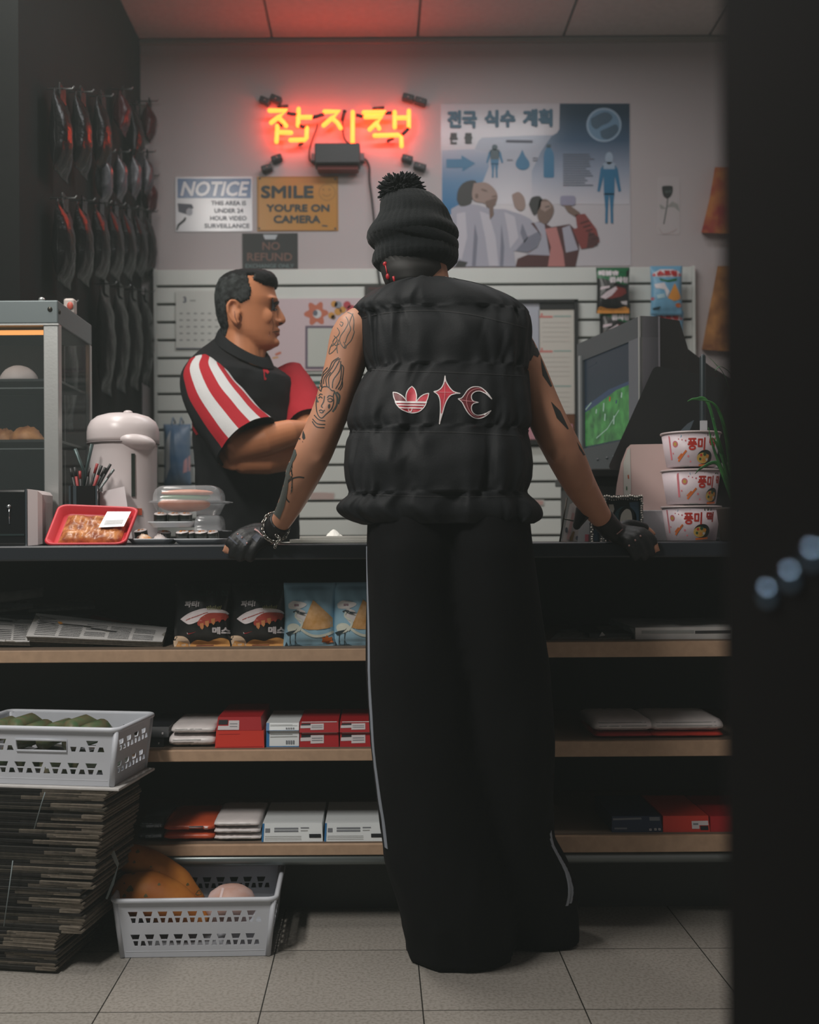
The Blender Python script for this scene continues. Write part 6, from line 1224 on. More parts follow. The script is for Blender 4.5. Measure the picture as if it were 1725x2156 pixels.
# ---- puffer vest
VR = [ # photo row: left edge, right edge, half depth, distance of the axis
 (598, 852, 952, .060, 2.290), (602, 826, 980, .078, 2.285), (608, 806, 1006, .090, 2.28), (616, 786, 1036, .100, 2.275), (628, 768, 1064, .110, 2.27), (640, 752, 1086, .118, 2.265), (652, 741, 1104, .124, 2.262),
 (662, 745, 1112, .124, 2.26), (670, 752, 1114, .120, 2.258), (676, 757, 1116, .122, 2.256), (688, 757, 1117, .134, 2.254), (710, 759, 1117, .142, 2.25), (740, 763, 1116, .146, 2.245), (765, 769, 1113, .142, 2.24), (780, 776, 1109, .139, 2.236), (786, 775, 1109, .137, 2.234), (792, 769, 1110, .140, 2.232),
 (806, 760, 1112, .146, 2.228), (835, 745, 1114, .152, 2.22), (862, 736, 1115, .153, 2.21), (886, 730, 1117, .150, 2.20), (902, 733, 1114, .147, 2.195), (909, 739, 1107, .144, 2.193), (915, 738, 1105, .145, 2.19),
 (928, 730, 1110, .148, 2.185), (950, 725, 1115, .154, 2.18), (980, 723, 1118, .156, 2.17), (1008, 727, 1119, .152, 2.165), (1028, 733, 1113, .147, 2.16), (1039, 737, 1107, .143, 2.158), (1046, 728, 1114, .144, 2.157),
 (1056, 714, 1127, .146, 2.155), (1068, 706, 1137, .148, 2.154), (1080, 712, 1141, .148, 2.153), (1092, 730, 1139, .144, 2.152), (1101, 752, 1128, .138, 2.152), (1106, 776, 1112, .126, 2.152)]
SEAM = [668, 785, 910, 1042]
b = MB(); rg = []; NA = 288
rc_ = random.Random(8); CREASE = []
for sg_, (ya, yb) in enumerate(((600, 668), (668, 785), (785, 910), (910, 1042), (1042, 1106))):
    for q in range(30): CREASE.append((sg_, rc_.uniform(0, 288), ya if rc_.random() < .5 else yb, (yb-ya)*rc_.uniform(.25, .85), rc_.uniform(.0025, .0065), rc_.uniform(1.3, 3.0), rc_.uniform(-.12, .12))); rowpx = []
y = 598.0
while y < 1106.01: rowpx.append(y); y += 3.2
for ri, py in enumerate(rowpx):
    sm = [interp(VR, min(1106, max(598, py+q))) for q in (-14, -9, -4, 0, 4, 9, 14)]; dp, yc = sum(q[2] for q in sm)/7, sum(q[3] for q in sm)/7; xl, xr_ = sum(q[0] for q in sm[2:5])/3, sum(q[1] for q in sm[2:5])/3; cl, cr = P(xl, py, yc), P(xr_, py, yc); cx, hw, cz = (cl.x+cr.x)/2, (cr.x-cl.x)/2, (cl.z+cr.z)/2
    ds = min(abs(py-q) for q in SEAM); near = math.exp(-ds/16.0); ring = []
    act = [(kc, dp_*max(0, 1-abs(py-y0_)/ln)**.8, wd_) for sg_, kc0, y0_, ln, dp_, wd_, sl in CREASE if sg_ == sum(py > q for q in SEAM) and abs(py-y0_) < ln for kc in (kc0+sl*(py-y0_),)]
    for k2 in range(NA):
        k = k2/2; a = 2*math.pi*k2/NA; ca, sa = math.cos(a), math.sin(a)
        ex = .80; px_ = math.copysign(abs(ca)**ex, ca); py_ = math.copysign(abs(sa)**ex, sa)
        seg = sum(py > q for q in SEAM); logo = math.exp(-((py-850)/45)**2)*math.exp(-((ca-.0)/.55)**2) if sa < 0 else 0
        puck = (math.sin(k*1.05+seg*2.1+2.2*noise.noise(Vector((k*.13, seg*3.0, 0))))*.55+noise.noise(Vector((k*.33, seg*4.1, 2)))*.9)*near*.0075
        wr = noise.noise(Vector((k*.16, py*.010+seg*3, 7)))*.009+.0022*math.sin(k*.8+seg*1.7+1.5*noise.noise(Vector((k*.1, py*.02, 3))))+noise.noise(Vector((k*.21, py*.02, 11)))*.004
        fold = -max(0, noise.noise(Vector((k*.20+py*.006, py*.006, 21+seg*5)))-.20)*.036
        cre = 0.
        for kc, dd, wd_ in act:
            q = ((k2-kc+144) % 288)-144
            if abs(q) < wd_*4: cre += dd*(-math.exp(-(q/wd_)**2)+.55*math.exp(-((q-2.2*wd_)/(1.4*wd_))**2))
        off = (puck+wr+fold+cre)*(1-.85*logo)
        # collar yoke shrugs lower on the right, as in the photo
        dz = (.0+.010*ca*math.exp(-((py-610)/40)**2)*0)
        ring.append(Vector((cx+hw*px_+off*px_*.35, yc+dp*py_+off*py_, cz+dz+(.006*puck/.0042*0))))
    rg.append(ring)
# neck opening turned inwards
top = [Vector((P(902, 604, 2.285).x+.058*math.cos(2*math.pi*k/NA), 2.285+.058*math.sin(2*math.pi*k/NA), P(902, 622, 2.285).z)) for k in range(NA)]
bot = [Vector((p.x*.92+.08*rg[-1][0].x*0+.0096, p.y*.9+.215, p.z+.004)) for p in rg[-1]]
b.rings([top]+rg+[bot], PUF, True, True, flip=True)
vest_bvh = BVHTree.FromPolygons(b.v, b.f); ve = b.build('puffer_vest', cu)
# seams and gather lines, drawn as thin sunken piping
f = draper(vest_bvh, 2.1); s_ = MB(); SEA_ = M('seam_thread', (30, 31, 33), .8)
for yy, tab in ((660, [(752, 672), (800, 661), (860, 655), (930, 655), (1000, 664), (1060, 678), (1108, 690)]), (785, [(780, 778), (850, 782), (940, 784), (1030, 788), (1104, 792)]), (910, [(742, 908), (830, 910), (940, 910), (1030, 914), (1100, 918)]), (1042, [(742, 1040), (850, 1044), (940, 1046), (1040, 1046), (1104, 1044)])):
    s_.line(spline(tab, 8), 2.0, f, SEA_, 1, sub=8)
s_.build('seam', ve)
# ---- emblems on the back
def E4(pts): return [(780+x/5.75, 760+y/5.75) for x, y in pts]
EW = M('emblem_white', (238, 232, 232), .5); ER = M('emblem_red', (216, 66, 84), .5, col2=(186, 46, 62), vscale=60); EDR = M('emblem_dark_red', (104, 28, 36), .5)
fe = draper(vest_bvh, 2.1, .0008)
leafL = spline([(278, 385), (330, 395), (380, 425), (420, 470), (432, 498)], 5); 
# three-leaf mark
e = MB()
cl_ = spline([(502, 312), (540, 350), (560, 410), (560, 460), (552, 500)], 5)+spline([(436, 498), (430, 440), (440, 390), (465, 345), (502, 312)], 5)[0:]
ll_ = spline([(278, 383), (330, 392), (385, 425), (425, 470), (434, 498)], 5)+spline([(312, 498), (290, 450), (280, 410), (278, 383)], 5)
rl_ = spline([(708, 396), (655, 408), (605, 440), (570, 480), (556, 502)], 5)+spline([(676, 502), (698, 450), (708, 396)], 5)
bowl = [(304, 494), (684, 500)]+spline([(684, 500), (655, 560), (600, 610), (540, 628), (490, 630), (430, 616), (370, 585), (325, 535), (304, 494)], 5)
def shrink(pts, k):
    cx = sum(p[0] for p in pts)/len(pts); cy = sum(p[1] for p in pts)/len(pts); return [(cx+(x-cx)*k, cy+(y-cy)*k) for x, y in pts]
for q, m_ in ((ll_, EDR), (rl_, ER), (cl_, ER), (bowl, ER)):
    e.poly(E4(q), fe, m_, 1, 5); e.line(E4(q), 1.7, fe, EW, 2, True, sub=5)
for (x0, x1, yy) in ((302, 688, 508), (322, 660, 538), (345, 640, 572)): e.line(E4([(x0+8, yy), ((x0+x1)/2, yy+2), (x1-8, yy+4)]), 2.3, fe, EW, 3, sub=5)
e.line(E4([(455, 585), (470, 622)]), 1.6, fe, EW, 3); e.line(E4([(510, 585), (494, 622)]), 1.6, fe, EW, 3); e.poly(E4([(462, 612), (504, 612), (490, 626), (474, 626)]), fe, EW, 3)
eo = e.build('three_leaf_emblem', ve); eo['label'] = 'red three-leaf emblem with white outline'
# long four-pointed star
st_ = spline([(904, 185), (912, 235), (930, 280), (975, 345), (1020, 380), (1088, 398)], 5)+spline([(1088, 398), (1020, 402), (965, 425), (925, 480), (900, 540), (880, 610), (862, 680), (835, 772)], 5)[1:]+spline([(835, 772), (842, 690), (848, 600), (845, 500), (835, 450), (815, 410), (770, 376)], 5)[1:]+spline([(770, 376), (820, 362), (860, 330), (885, 285), (898, 235), (904, 185)], 5)[1:-1]
e = MB(); e.poly(E4(st_), fe, ER, 1, 4); e.line(E4(st_), 1.9, fe, EW, 2, True, sub=4)
e.poly(E4([(904, 188), (918, 258), (890, 262)]), fe, EW, 3); e.poly(E4([(1086, 398), (1026, 378), (1024, 402)]), fe, EW, 3); e.poly(E4([(835, 770), (850, 640), (876, 640)]), fe, EW, 3, 4); e.poly(E4([(772, 376), (800, 368), (800, 384)]), fe, EW, 3)
e.line(E4([(904, 240), (900, 440), (862, 640)]), .9, fe, M('emblem_pale_pink', (222, 150, 156), .5), 3, sub=5); e.line(E4([(786, 384), (1050, 388)]), .9, fe, MATS['emblem_pale_pink'], 3, sub=5)
eo = e.build('star_emblem', ve); eo['label'] = 'long red four-pointed star emblem'
# barbed crescent
cr_ = spline([(1062, 462), (1105, 452), (1140, 410), (1175, 360), (1225, 325), (1280, 316), (1340, 328), (1400, 375), (1440, 425), (1468, 470)], 6)+spline([(1468, 470), (1420, 420), (1380, 390), (1330, 370), (1280, 372), (1240, 395), (1222, 430), (1228, 470), (1250, 492), (1306, 506)], 6)[1:]+spline([(1306, 506), (1255, 516), (1226, 545), (1222, 590), (1240, 630), (1280, 655), (1340, 656), (1400, 636), (1454, 602)], 6)[1:]+spline([(1454, 602), (1410, 655), (1350, 690), (1290, 696), (1235, 680), (1185, 635), (1145, 570), (1110, 505), (1062, 462)], 6)[1:-1]
e = MB(); e.poly(E4(cr_), fe, EDR, 1, 4); e.line(E4(cr_), 1.6, fe, EW, 2, True, sub=4)
e.line(E4(spline([(1340, 345), (1270, 345), (1200, 385), (1165, 460), (1170, 540), (1205, 620), (1260, 670), (1310, 676)], 6)), .9, fe, MATS['emblem_pale_pink'], 3, sub=4); e.line(E4([(1085, 476), (1160, 490), (1270, 500)]), .9, fe, MATS['emblem_pale_pink'], 3, sub=4)
e.poly(E4([(1466, 468), (1392, 378), (1404, 408)]), fe, EW, 3); e.poly(E4([(1452, 604), (1386, 660), (1372, 650)]), fe, EW, 3)
eo = e.build('crescent_emblem', ve); eo['label'] = 'dark red barbed crescent emblem'
# ---- beanie
BR = [(407, 820, 895), (411, 812, 908), (418, 806, 919), (430, 802, 932), (445, 799, 943), (462, 793, 950), (476, 782, 955), (486, 776, 961), (494, 774, 965), (501, 776, 966), (508, 782, 963), (513, 788, 958), (520, 789, 958), (532, 786, 964), (545, 785, 966), (554, 787, 963), (561, 793, 954), (566, 800, 944)]
b = MB(); rg = []; yy = 403.0; NB = 120
while yy <= 566:
    xl, xr_ = interp(BR, max(yy, 407)); 
    if yy < 407: xl, xr_ = 838, 875
    cl, cr = P(xl, yy, 2.33), P(xr_, yy, 2.33); cx, hw = (cl.x+cr.x)/2, (cr.x-cl.x)/2; tilt = .12
    ring = []
    for k in range(NB):
        a = 2*math.pi*k/NB; rib = .0013*math.cos(k*math.pi/1.5)
        bulge = .004*noise.noise(Vector((math.cos(a)*2, math.sin(a)*2, yy*.03)))
        ring.append(Vector((cx+(hw+rib+bulge)*math.cos(a), 2.335+(hw*1.12+rib+bulge)*math.sin(a), cl.z*.5+cr.z*.5+.012*math.cos(a)*math.sin((yy-470)*.035)*(1 if yy > 470 else 0)*.6)))
    rg.append(ring); yy += 3.0
b.rings(rg, KNB, True, True, flip=True)
# folded cuff: a thick band running diagonally round the hat
cuff = []
for k in range(60):
    a = 2*math.pi*k/60; r = .0905; cuff.append(Vector((P(870, 500, 2.33).x+r*math.cos(a)*1.0, 2.335+r*1.10*math.sin(a), P(870, 506, 2.33).z+.012*math.cos(a)*-1+.004*math.sin(a*2))))
bn = b.build('beanie', cu)
MB().tube(cuff, .0120, KNB, 14, closed=True, up=(0, 0, 1), flat=.5).build('folded_cuff', bn)
pm = MB(); pc_ = P(845, 400, 2.33); r_ = random.Random(4); pm.ell(pc_, (.036, .036, .026), KNB, 20, 12)
for i in range(420):
    u = r_.uniform(-1, 1); t_ = r_.uniform(0, 2*math.pi); d = Vector((math.sqrt(1-u*u)*math.cos(t_), math.sqrt(1-u*u)*math.sin(t_), u)); L_ = r_.uniform(.85, 1.12); e_ = Vector((d.x*.049, d.y*.049, d.z*.034))*L_
    pm.tube([pc_+e_*.45, pc_+e_*.8+Vector((r_.uniform(-.003, .003),)*3), pc_+e_], [.0034, .0032, .0010], KNB, 5)
pm.build('pom_pom', bn)
# hair below the hat, red ear cord, necklace
b = MB(); rg = []
for py, xl, xr_ in ((548, 796, 944), (560, 800, 938), (572, 803, 936), (584, 807, 931), (596, 812, 924), (606, 818, 915)):
    cl, cr = P(xl, py, 2.30), P(xr_, py, 2.30); rg.append([Vector(((cl.x+cr.x)/2+(cr.x-cl.x)/2*math.cos(a), (2.318 if py < 562 else 2.312)+(.0735 if py < 562 else .080)*math.sin(a), cl.z)) for a in [2*math.pi*k/40 for k in range(40)]])
b.rings(rg, HRC, True, True, flip=True); hb = BVHTree.FromPolygons(b.v, b.f); ho = b.build('hair', cu)
f = draper(hb, 2.25); RCD = M('red_cord', (196, 34, 46), .5); s_ = MB()
s_.ell(f(812, 556, 1), (.005, .004, .005), RCD, 10, 6); s_.ell(f(818, 582, 1), (.005, .004, .007), RCD, 10, 6); s_.tube([f(812, 556, 2), f(815, 568, 2), f(818, 582, 2)], .0014, RCD, 6); s_.tube([f(829, 582, 1), f(832, 592, 1), f(834, 600, 1)], .0028, RCD, 6); s_.build('red_ear_cord', cu)
SLVC = M('silver_chain', (196, 194, 188), .2, 1.)
def chain(path, r, w_, mat):
    m_ = MB(); n = len(path)
    for i in range(n):
        p = Vector(path[i]); t = (Vector(path[min(i+1, n-1)])-Vector(path[max(i-1, 0)])).normalized(); u = t.orthogonal().normalized(); w2 = t.cross(u); u2 = (u, w2)[i % 2]
        m_.tube([p+t*(r*1.25*math.cos(a))+u2*(r*.8*math.sin(a)) for a in [2*math.pi*k/8 for k in range(8)]], w_, mat, 5, closed=True, up=t.cross(u2))
    return m_
chain([Vector((P(902, 600, 2.285).x+.062*math.cos(a), 2.287+.062*math.sin(a), P(902, 601.5, 2.285).z+.004*math.cos(a+.6))) for a in [math.pi+math.pi*k/34 for k in range(35)]], .0034, .0011, SLVC).build('necklace', cu)
w0, w1 = P(592, 1098, 2.38), P(577, 1118, 2.405); ax = (w1-w0).normalized(); uu = ax.cross(Vector((0, 1, 0))).normalized(); vv = ax.cross(uu); c0 = P(580, 1110, 2.395)
chain([c0+uu*(.0285*math.cos(a))+vv*(.0285*math.sin(a))+ax*(.014*math.sin(a*1.0+.5)) for a in [2*math.pi*k/24 for k in range(24)]], .0052, .0015, SLVC).build('chain_bracelet', cu)
chain([P(584+4*math.sin(i*.8), 1128+i*3.6, 2.372) for i in range(7)], .0045, .0013, SLVC).build('chain_tail', cu)
# ---- trousers
b = MB()
LL = [(1085, 772, 960, .125, 2.145), (1150, 771, 960, .130, 2.14), (1250, 771, 968, .125, 2.15), (1400, 772, 985, .118, 2.17), (1560, 781, 1000, .112, 2.20), (1700, 794, 1030, .110, 2.235), (1800, 806, 1050, .112, 2.265), (1870, 828, 1068, .114, 2.29), (1925, 846, 1078, .112, 2.31), (1965, 851, 1085, .106, 2.33), (1996, 856, 1084, .102, 2.345)]
RL = [(1085, 925, 1112, .125, 2.145), (1150, 925, 1118, .130, 2.14), (1250, 930, 1134, .125, 2.155), (1400, 940, 1158, .118, 2.19), (1560, 955, 1166, .112, 2.24), (1700, 985, 1164, .108, 2.30), (1760, 1000, 1166, .108, 2.33), (1810, 1012, 1194, .110, 2.36), (1855, 1024, 1213, .108, 2.385), (1895, 1034, 1214, .104, 2.41), (1930, 1044, 1218, .096, 2.43), (1958, 1052, 1222, .088, 2.445)]
for tab, sd in ((LL, 1), (RL, 2)):
    rg = []; n = 72; y = tab[0][0]
    while y <= tab[-1][0]+.1:
        xl, xr_, dp, yc = interp(tab, y); cl, cr = P(xl, y, yc), P(xr_, y, yc); ring = []
        for k in range(n):
            a = 2*math.pi*k/n; lowk = max(0, (y-1500)/480)
            off = noise.noise(Vector((math.cos(a)*1.6+sd*9, math.sin(a)*1.6, y*.006)))*.010+noise.noise(Vector((math.cos(a)*3+sd*5, math.sin(a)*3+y*.004, y*.016)))*.010*lowk
            z_ = (cl.z+cr.z)/2
            if y >= tab[-1][0]-3.3: z_ = .004
            ring.append(Vector(((cl.x+cr.x)/2+((cr.x-cl.x)/2+off*.5)*math.cos(a), yc+(dp+off)*math.sin(a), z_)))
        rg.append(ring); y += (tab[-1][0]-tab[0][0])/86
    b.rings(rg, TRS, True, True, flip=True)
vs, fs = fuse(b, .009, 3); tr_ = MB(); tr_.add(vs, fs, TRS, True); trb = BVHTree.FromPolygons(vs, fs); to = tr_.build('trousers', cu)
STW = M('stripe_grey', (150, 158, 170), .55); s_ = MB()
def strip3(pts, Yg, w_, mat):
    """a woven stripe laid on the cloth, following nearest surface points"""
    q = []; nrm = []
    for x, y in spline(pts, 10):
        h = trb.find_nearest(P(x, y, interp(Yg, y)[0])); q.append(h[0]); nrm.append(h[1])
    vs = []
    for i in range(len(q)):
        t = (q[min(i+1, len(q)-1)]-q[max(i-1, 0)]).normalized(); s2 = t.cross(nrm[i]).normalized(); vs += [q[i]-s2*w_/2+nrm[i]*.0012, q[i]+s2*w_/2+nrm[i]*.0012, q[i]-s2*w_/2-nrm[i]*.002, q[i]+s2*w_/2-nrm[i]*.002]
    fs = []
    for i in range(len(q)-1):
        o = 4*i; fs += [(o, o+1, o+5, o+4), (o+2, o+6, o+7, o+3), (o, o+4, o+6, o+2), (o+1, o+3, o+7, o+5)]
    return MB().add(vs, fs, mat, True)
ly = [(1085, 2.115), (1400, 2.13), (1800, 2.21), (1880, 2.23)]
strip3([(771, 1150), (770, 1250), (772, 1400), (777, 1500), (785, 1620), (794, 1710), (800, 1790)], ly, .012, STW).build('stripe', to)
ry = [(1700, 2.235), (1900, 2.33)]
for pts in ([(1158, 1762), (1180, 1790), (1204, 1818), (1213, 1850), (1212, 1880), (1206, 1905)], [(1157, 1776), (1178, 1796), (1196, 1824), (1199, 1850), (1195, 1880), (1190, 1904)], [(1163, 1752), (1186, 1780), (1208, 1808)]):
    strip3(pts, ry, .0088, STW).build('stripe', to)
# shoes, toes towards the counter
SHO = M('shoe_black', (26, 27, 28), .5)
for (x, Y, lb) in ((970, 2.40, 'left'), (1150, 2.515, 'right')):
    c = X(x, Y); b = MB(); rg = []
    for i in range(9):
        t = i/8; hh = .05*(1-t)**.7+.03; ww = .042*math.sin(math.pi*min(1, .25+t*.62))+.004; rg.append([Vector((c+ww*math.cos(a), Y-.08+.21*t, max(.001, .002+hh*.5+hh*.5*math.sin(a)))) for a in [2*math.pi*k/16 for k in range(16)]])
    b.rings(rg, SHO, True, True, flip=True); b.build('shoe', cu)
# ================================================================ the shopkeeper, arms crossed, in profile
K = 3.3/FPX
SKK = M('skin_shopkeeper', (200, 132, 92), .5, spec=.4, var=.05, vscale=40); HAIR = M('hair_greying', (26, 27, 27), .8, spec=.2, col2=(62, 66, 66), vscale=55, bump=.5, bscale=500); HAIRT = M('hair_black', (14, 14, 14), .75, spec=.2, bump=.5, bscale=500); EYB = M('brow_dark', (34, 28, 26), .7); LIP = M('lip_tone', (160, 92, 72), .5)
SHB = M('polo_black', (30, 31, 33), .85, spec=.2, bump=.3, bscale=350); SHR = M('polo_red', (168, 36, 46), .8, spec=.2, bump=.3, bscale=350); SHW = M('polo_grey', (198, 198, 198), .8, spec=.2, bump=.3, bscale=350); PNT = M('slacks', (30, 31, 34), .85)
sk = thing('person', 'man in black polo with red and white striped sleeves, arms crossed behind the counter', 'person', (X(520, 3.3), 3.3, 0))
HY = 3.30
def H(px, py, dy=0.): return Vector((X(520, HY)+(px-520)*K, HY+dy, P(520, 650, HY).z-(py-650)*K))
b = MB(); rg = []
HT = [(575, 512, 548, .022), (578, 496, 562, .038), (583, 482, 572, .052), (592, 470, 578, .064), (606, 463, 581, .072), (622, 460, 585, .075), (634, 460, 589, .0755), (643, 461, 587, .075), (652, 462, 583, .074), (665, 464, 584, .072), (680, 468, 586, .069), (692, 472, 587, .066), (702, 478, 587, .063), (712, 490, 585, .058), (722, 505, 586, .050), (730, 522, 583, .040), (736, 540, 574, .026), (739, 550, 566, .012)]
y = 575.0
while y <= 739.1:
    xb, xf, hw = interp(HT, y); cx = (xb+xf)/2; hl = (xf-xb)/2; ring = []
    for k in range(64):
        a = 2*math.pi*k/64; c, s_ = math.cos(a), math.sin(a); taper = 1-.21*max(0, c)**2.0
        ring.append(H(cx+hl*math.copysign(abs(c)**.9, c), y, hw*math.copysign(abs(s_)**.85, s_)*taper))
    rg.append(ring); y += 2.0
b.rings(rg, SKK, True, True)
b.tube([H(508, 668), H(511, 715), H(514, 770, -.005), H(515, 800, -.005)], [.054, .056, .062, .075], SKK, 24, dome=True)
b.tube([H(548, 735), H(540, 760)], [.022, .03], SKK, 12, dome=True)
b.tube([H(583, 640), H(589, 655), H(595, 668), H(598, 675)], [.007, .0085, .0105, .0105], SKK, 14, dome=True)                   # nose
b.tube([H(580, 646), H(586, 664), H(591, 678)], [.009, .012, .0125], SKK, 12, dome=True)
for sg in (-1, 1):
    b.ell(H(590, 679, sg*.0115), (.010, .0085, .0075), SKK, 12, 8); b.ell(H(580, 634, sg*.028), (.013, .026, .008), SKK, 12, 8, (0, 0, sg*22)); b.ell(H(558, 672, sg*.046), (.034, .011, .026), SKK, 14, 8)
b.ell(H(586.5, 695), (.010, .021, .0052), SKK, 14, 8); b.ell(H(586, 704), (.0095, .018, .0055), SKK, 14, 8); b.ell(H(582, 722), (.014, .021, .013), SKK, 14, 8)
for sg in (-1, 1):      # ears
    b.ell(H(503, 667, sg*.074), (.017, .007, .031), SKK, 16, 10, (sg*10, -12, 0)); b.tube([H(512, 655, sg*.077), H(507, 645, sg*.080), H(497, 645, sg*.082), H(490, 655, sg*.083), H(491, 670, sg*.082), H(499, 684, sg*.080), H(508, 692, sg*.077), H(513, 688, sg*.076)], [.004, .005, .0055, .0055, .005, .0055, .0065, .004], SKK, 10, dome=True); b.ell(H(513, 670, sg*.077), (.006, .005, .008), SKK, 10, 6)
# forearms: the near one lies across, the far one tucks underneath
R_el, R_wr = P(497, 945, 3.03), P(632, 908, 3.09)
b.tube([P(450, 830, 3.12), P(480, 905, 3.06), R_el, P(560, 926, 3.03), P(610, 912, 3.06), R_wr], [.045, .046, .046, .044, .038, .031], SKK, 20, dome=True)
b.tube([R_wr, P(644, 903, 3.12), P(656, 899, 3.15)], [.031, .033, .024], SKK, 14, flat=.6, dome=True)
for i in range(4): b.tube([P(652, 888+i*6, 3.15), P(666, 886+i*7, 3.18), P(672, 890+i*7, 3.21)], [.009, .008, .007], SKK, 10, dome=True)
b.tube([P(646, 892, 3.11), P(655, 880, 3.12), P(662, 872, 3.13)], [.011, .0095, .008], SKK, 10, dome=True)
b.tube([P(640, 860, 3.34), P(652, 930, 3.24), P(620, 958, 3.13), P(560, 972, 3.07), P(512, 976, 3.05)], [.044, .043, .042, .036, .029], SKK, 18, dome=True)
b.tube([P(512, 976, 3.05), P(490, 972, 3.045)], [.03, .026], SKK, 12, flat=.6, dome=True)
for i in range(4): b.tube([P(492, 964+i*7, 3.03), P(476, 960+i*7, 3.025), P(464, 954+i*7, 3.035)], [.009, .008, .007], SKK, 10, dome=True)
b.tube([P(500, 962, 3.02), P(490, 950, 2.995), P(482, 938, 2.985)], [.010, .009, .008], SKK, 10, dome=True)
vs, fs = fuse(b, .0034, 6, .45)
# hair region, drawn in profile
HAIRP = [(430, 540), (560, 545), (600, 560), (590, 604), (577, 608), (563, 609), (549, 603), (541, 601), (541, 590), (530, 590), (533, 606), (538, 622), (535, 640), (524, 646), (517, 650), (510, 645), (498, 640), (488, 645), (486, 668), (489, 692), (482, 712), (468, 716), (452, 712), (430, 660)]
def inpoly(x, y, p):
    r = False; j = len(p)-1
    for i in range(len(p)):
        if (p[i][1] > y) != (p[j][1] > y) and x < (p[j][0]-p[i][0])*(y-p[i][1])/(p[j][1]-p[i][1])+p[i][0]: r = not r
        j = i
    return r
def pxy(v): return 520+(v.x-X(520, HY))/K, 650-(v.z-P(520, 650, HY).z)/K
bd = MB(); bd.add(vs, fs, SKK, True); skb = BVHTree.FromPolygons(vs, fs); bd.build('body', sk)
hd = MB(); me_ = bpy.data.meshes.new('t'); me_.from_pydata(vs, [], fs); me_.update(); nr = [Vector(v.normal) for v in me_.vertices]; bpy.data.meshes.remove(me_)
hf = []
for f in fs:
    c = sum((vs[i] for i in f), Vector())/len(f); x, y = pxy(c)
    if y < 722 and abs(c.y-HY) < .12 and inpoly(x, y, HAIRP): hf.append(f)
use = sorted({i for f in hf for i in f}); mp_ = {v: i for i, v in enumerate(use)}
from collections import Counter
ec = Counter(tuple(sorted((f[i], f[(i+1) % len(f)]))) for f in hf for i in range(len(f))); bord = {v for e, n in ec.items() if n == 1 for v in e}
def hthick(v):
    x, y = pxy(v); t = (.0065+.002*max(0, min(1, (612-y)/34)))*max(.1, min(1, (716-y)/40))+.010*math.exp(-((x-568)/16)**2-((y-594)/15)**2); return t+.0016*noise.noise(v*180)
out = [vs[i]+nr[i]*(hthick(vs[i]) if i not in bord else .0012) for i in use]; inn = [vs[i]-nr[i]*.003 for i in use]; n_ = len(use)
topf = []; sidef = []
for f in hf:
    c = sum((vs[i] for i in f), Vector())/len(f); x, y = pxy(c); (topf if (y+7*noise.noise(c*60)+4*noise.noise(c*160) < 592 or x > 545) else sidef).append(tuple(mp_[i] for i in f))
hd.v = out+inn; 
for m_, ff in ((HAIRT, topf), (HAIR, sidef)):
    k_ = hd.mi(m_)
    for f in ff: hd.f.append(f); hd.m.append(k_); hd.s.append(True); hd.f.append(tuple(i+n_ for i in f[::-1])); hd.m.append(k_); hd.s.append(True)
for f in hf:
    for i in range(len(f)):
        e = tuple(sorted((f[i], f[(i+1) % len(f)])))
        if ec[e] == 1: a_, c_ = mp_[f[i]], mp_[f[(i+1) % len(f)]]; hd.f.append((c_, a_, a_+n_, c_+n_)); hd.m.append(hd.mi(HAIRT)); hd.s.append(True)
hd.build('hair', sk)
ff_ = draper(skb, 3.22); e = MB()
e.poly(spline([(573, 641), (578, 636), (586, 634), (593, 635), (592, 639), (584, 641), (573, 641)], 4)[:-1], ff_, EYB, 2, 3); e.build('eyebrow', sk)
e = MB(); e.poly(spline([(571, 652), (576, 649.5), (582, 650), (583, 653), (579, 655), (574, 654), (571, 652)], 4)[:-1], ff_, EYB, 2, 3); e.poly(circle(579.5, 652.5, 1.8, 1.6, 8), ff_, M('eye_white', (150, 140, 132), .3), 3); e.build('eye', sk)
e = MB(); e.line([(573, 699.5), (582, 698), (591, 699)], [.8, 1.8, 1.6], ff_, EYB, 1.5, sub=3); e.poly([(577, 701), (590, 701), (590, 707), (582, 707)], ff_, LIP, 1, 2); e.build('mouth', sk)
e = MB(); e.poly([(586, 680), (594, 679), (597, 682), (588, 684)], ff_, M('nostril', (70, 42, 32), .7), 1.5, 2); e.build('nostril', sk)
e = MB(); e.line([(573, 672), (576, 684), (574, 696)], [.6, 1.4, .8], ff_, M('skin_crease', (140, 86, 58), .6), 1, sub=3); e.line([(504, 660), (509, 668), (508, 678)], [1, 2.6, 1.5], ff_, M('ear_shadow', (110, 62, 42), .6), 1, sub=2); e.line([(494, 655), (495, 668), (501, 682)], [.8, 1.6, .8], ff_, MATS['ear_shadow'], 1, sub=2); e.build('skin_crease', sk)  # dark lines paint the shade in the cheek fold and ear hollows
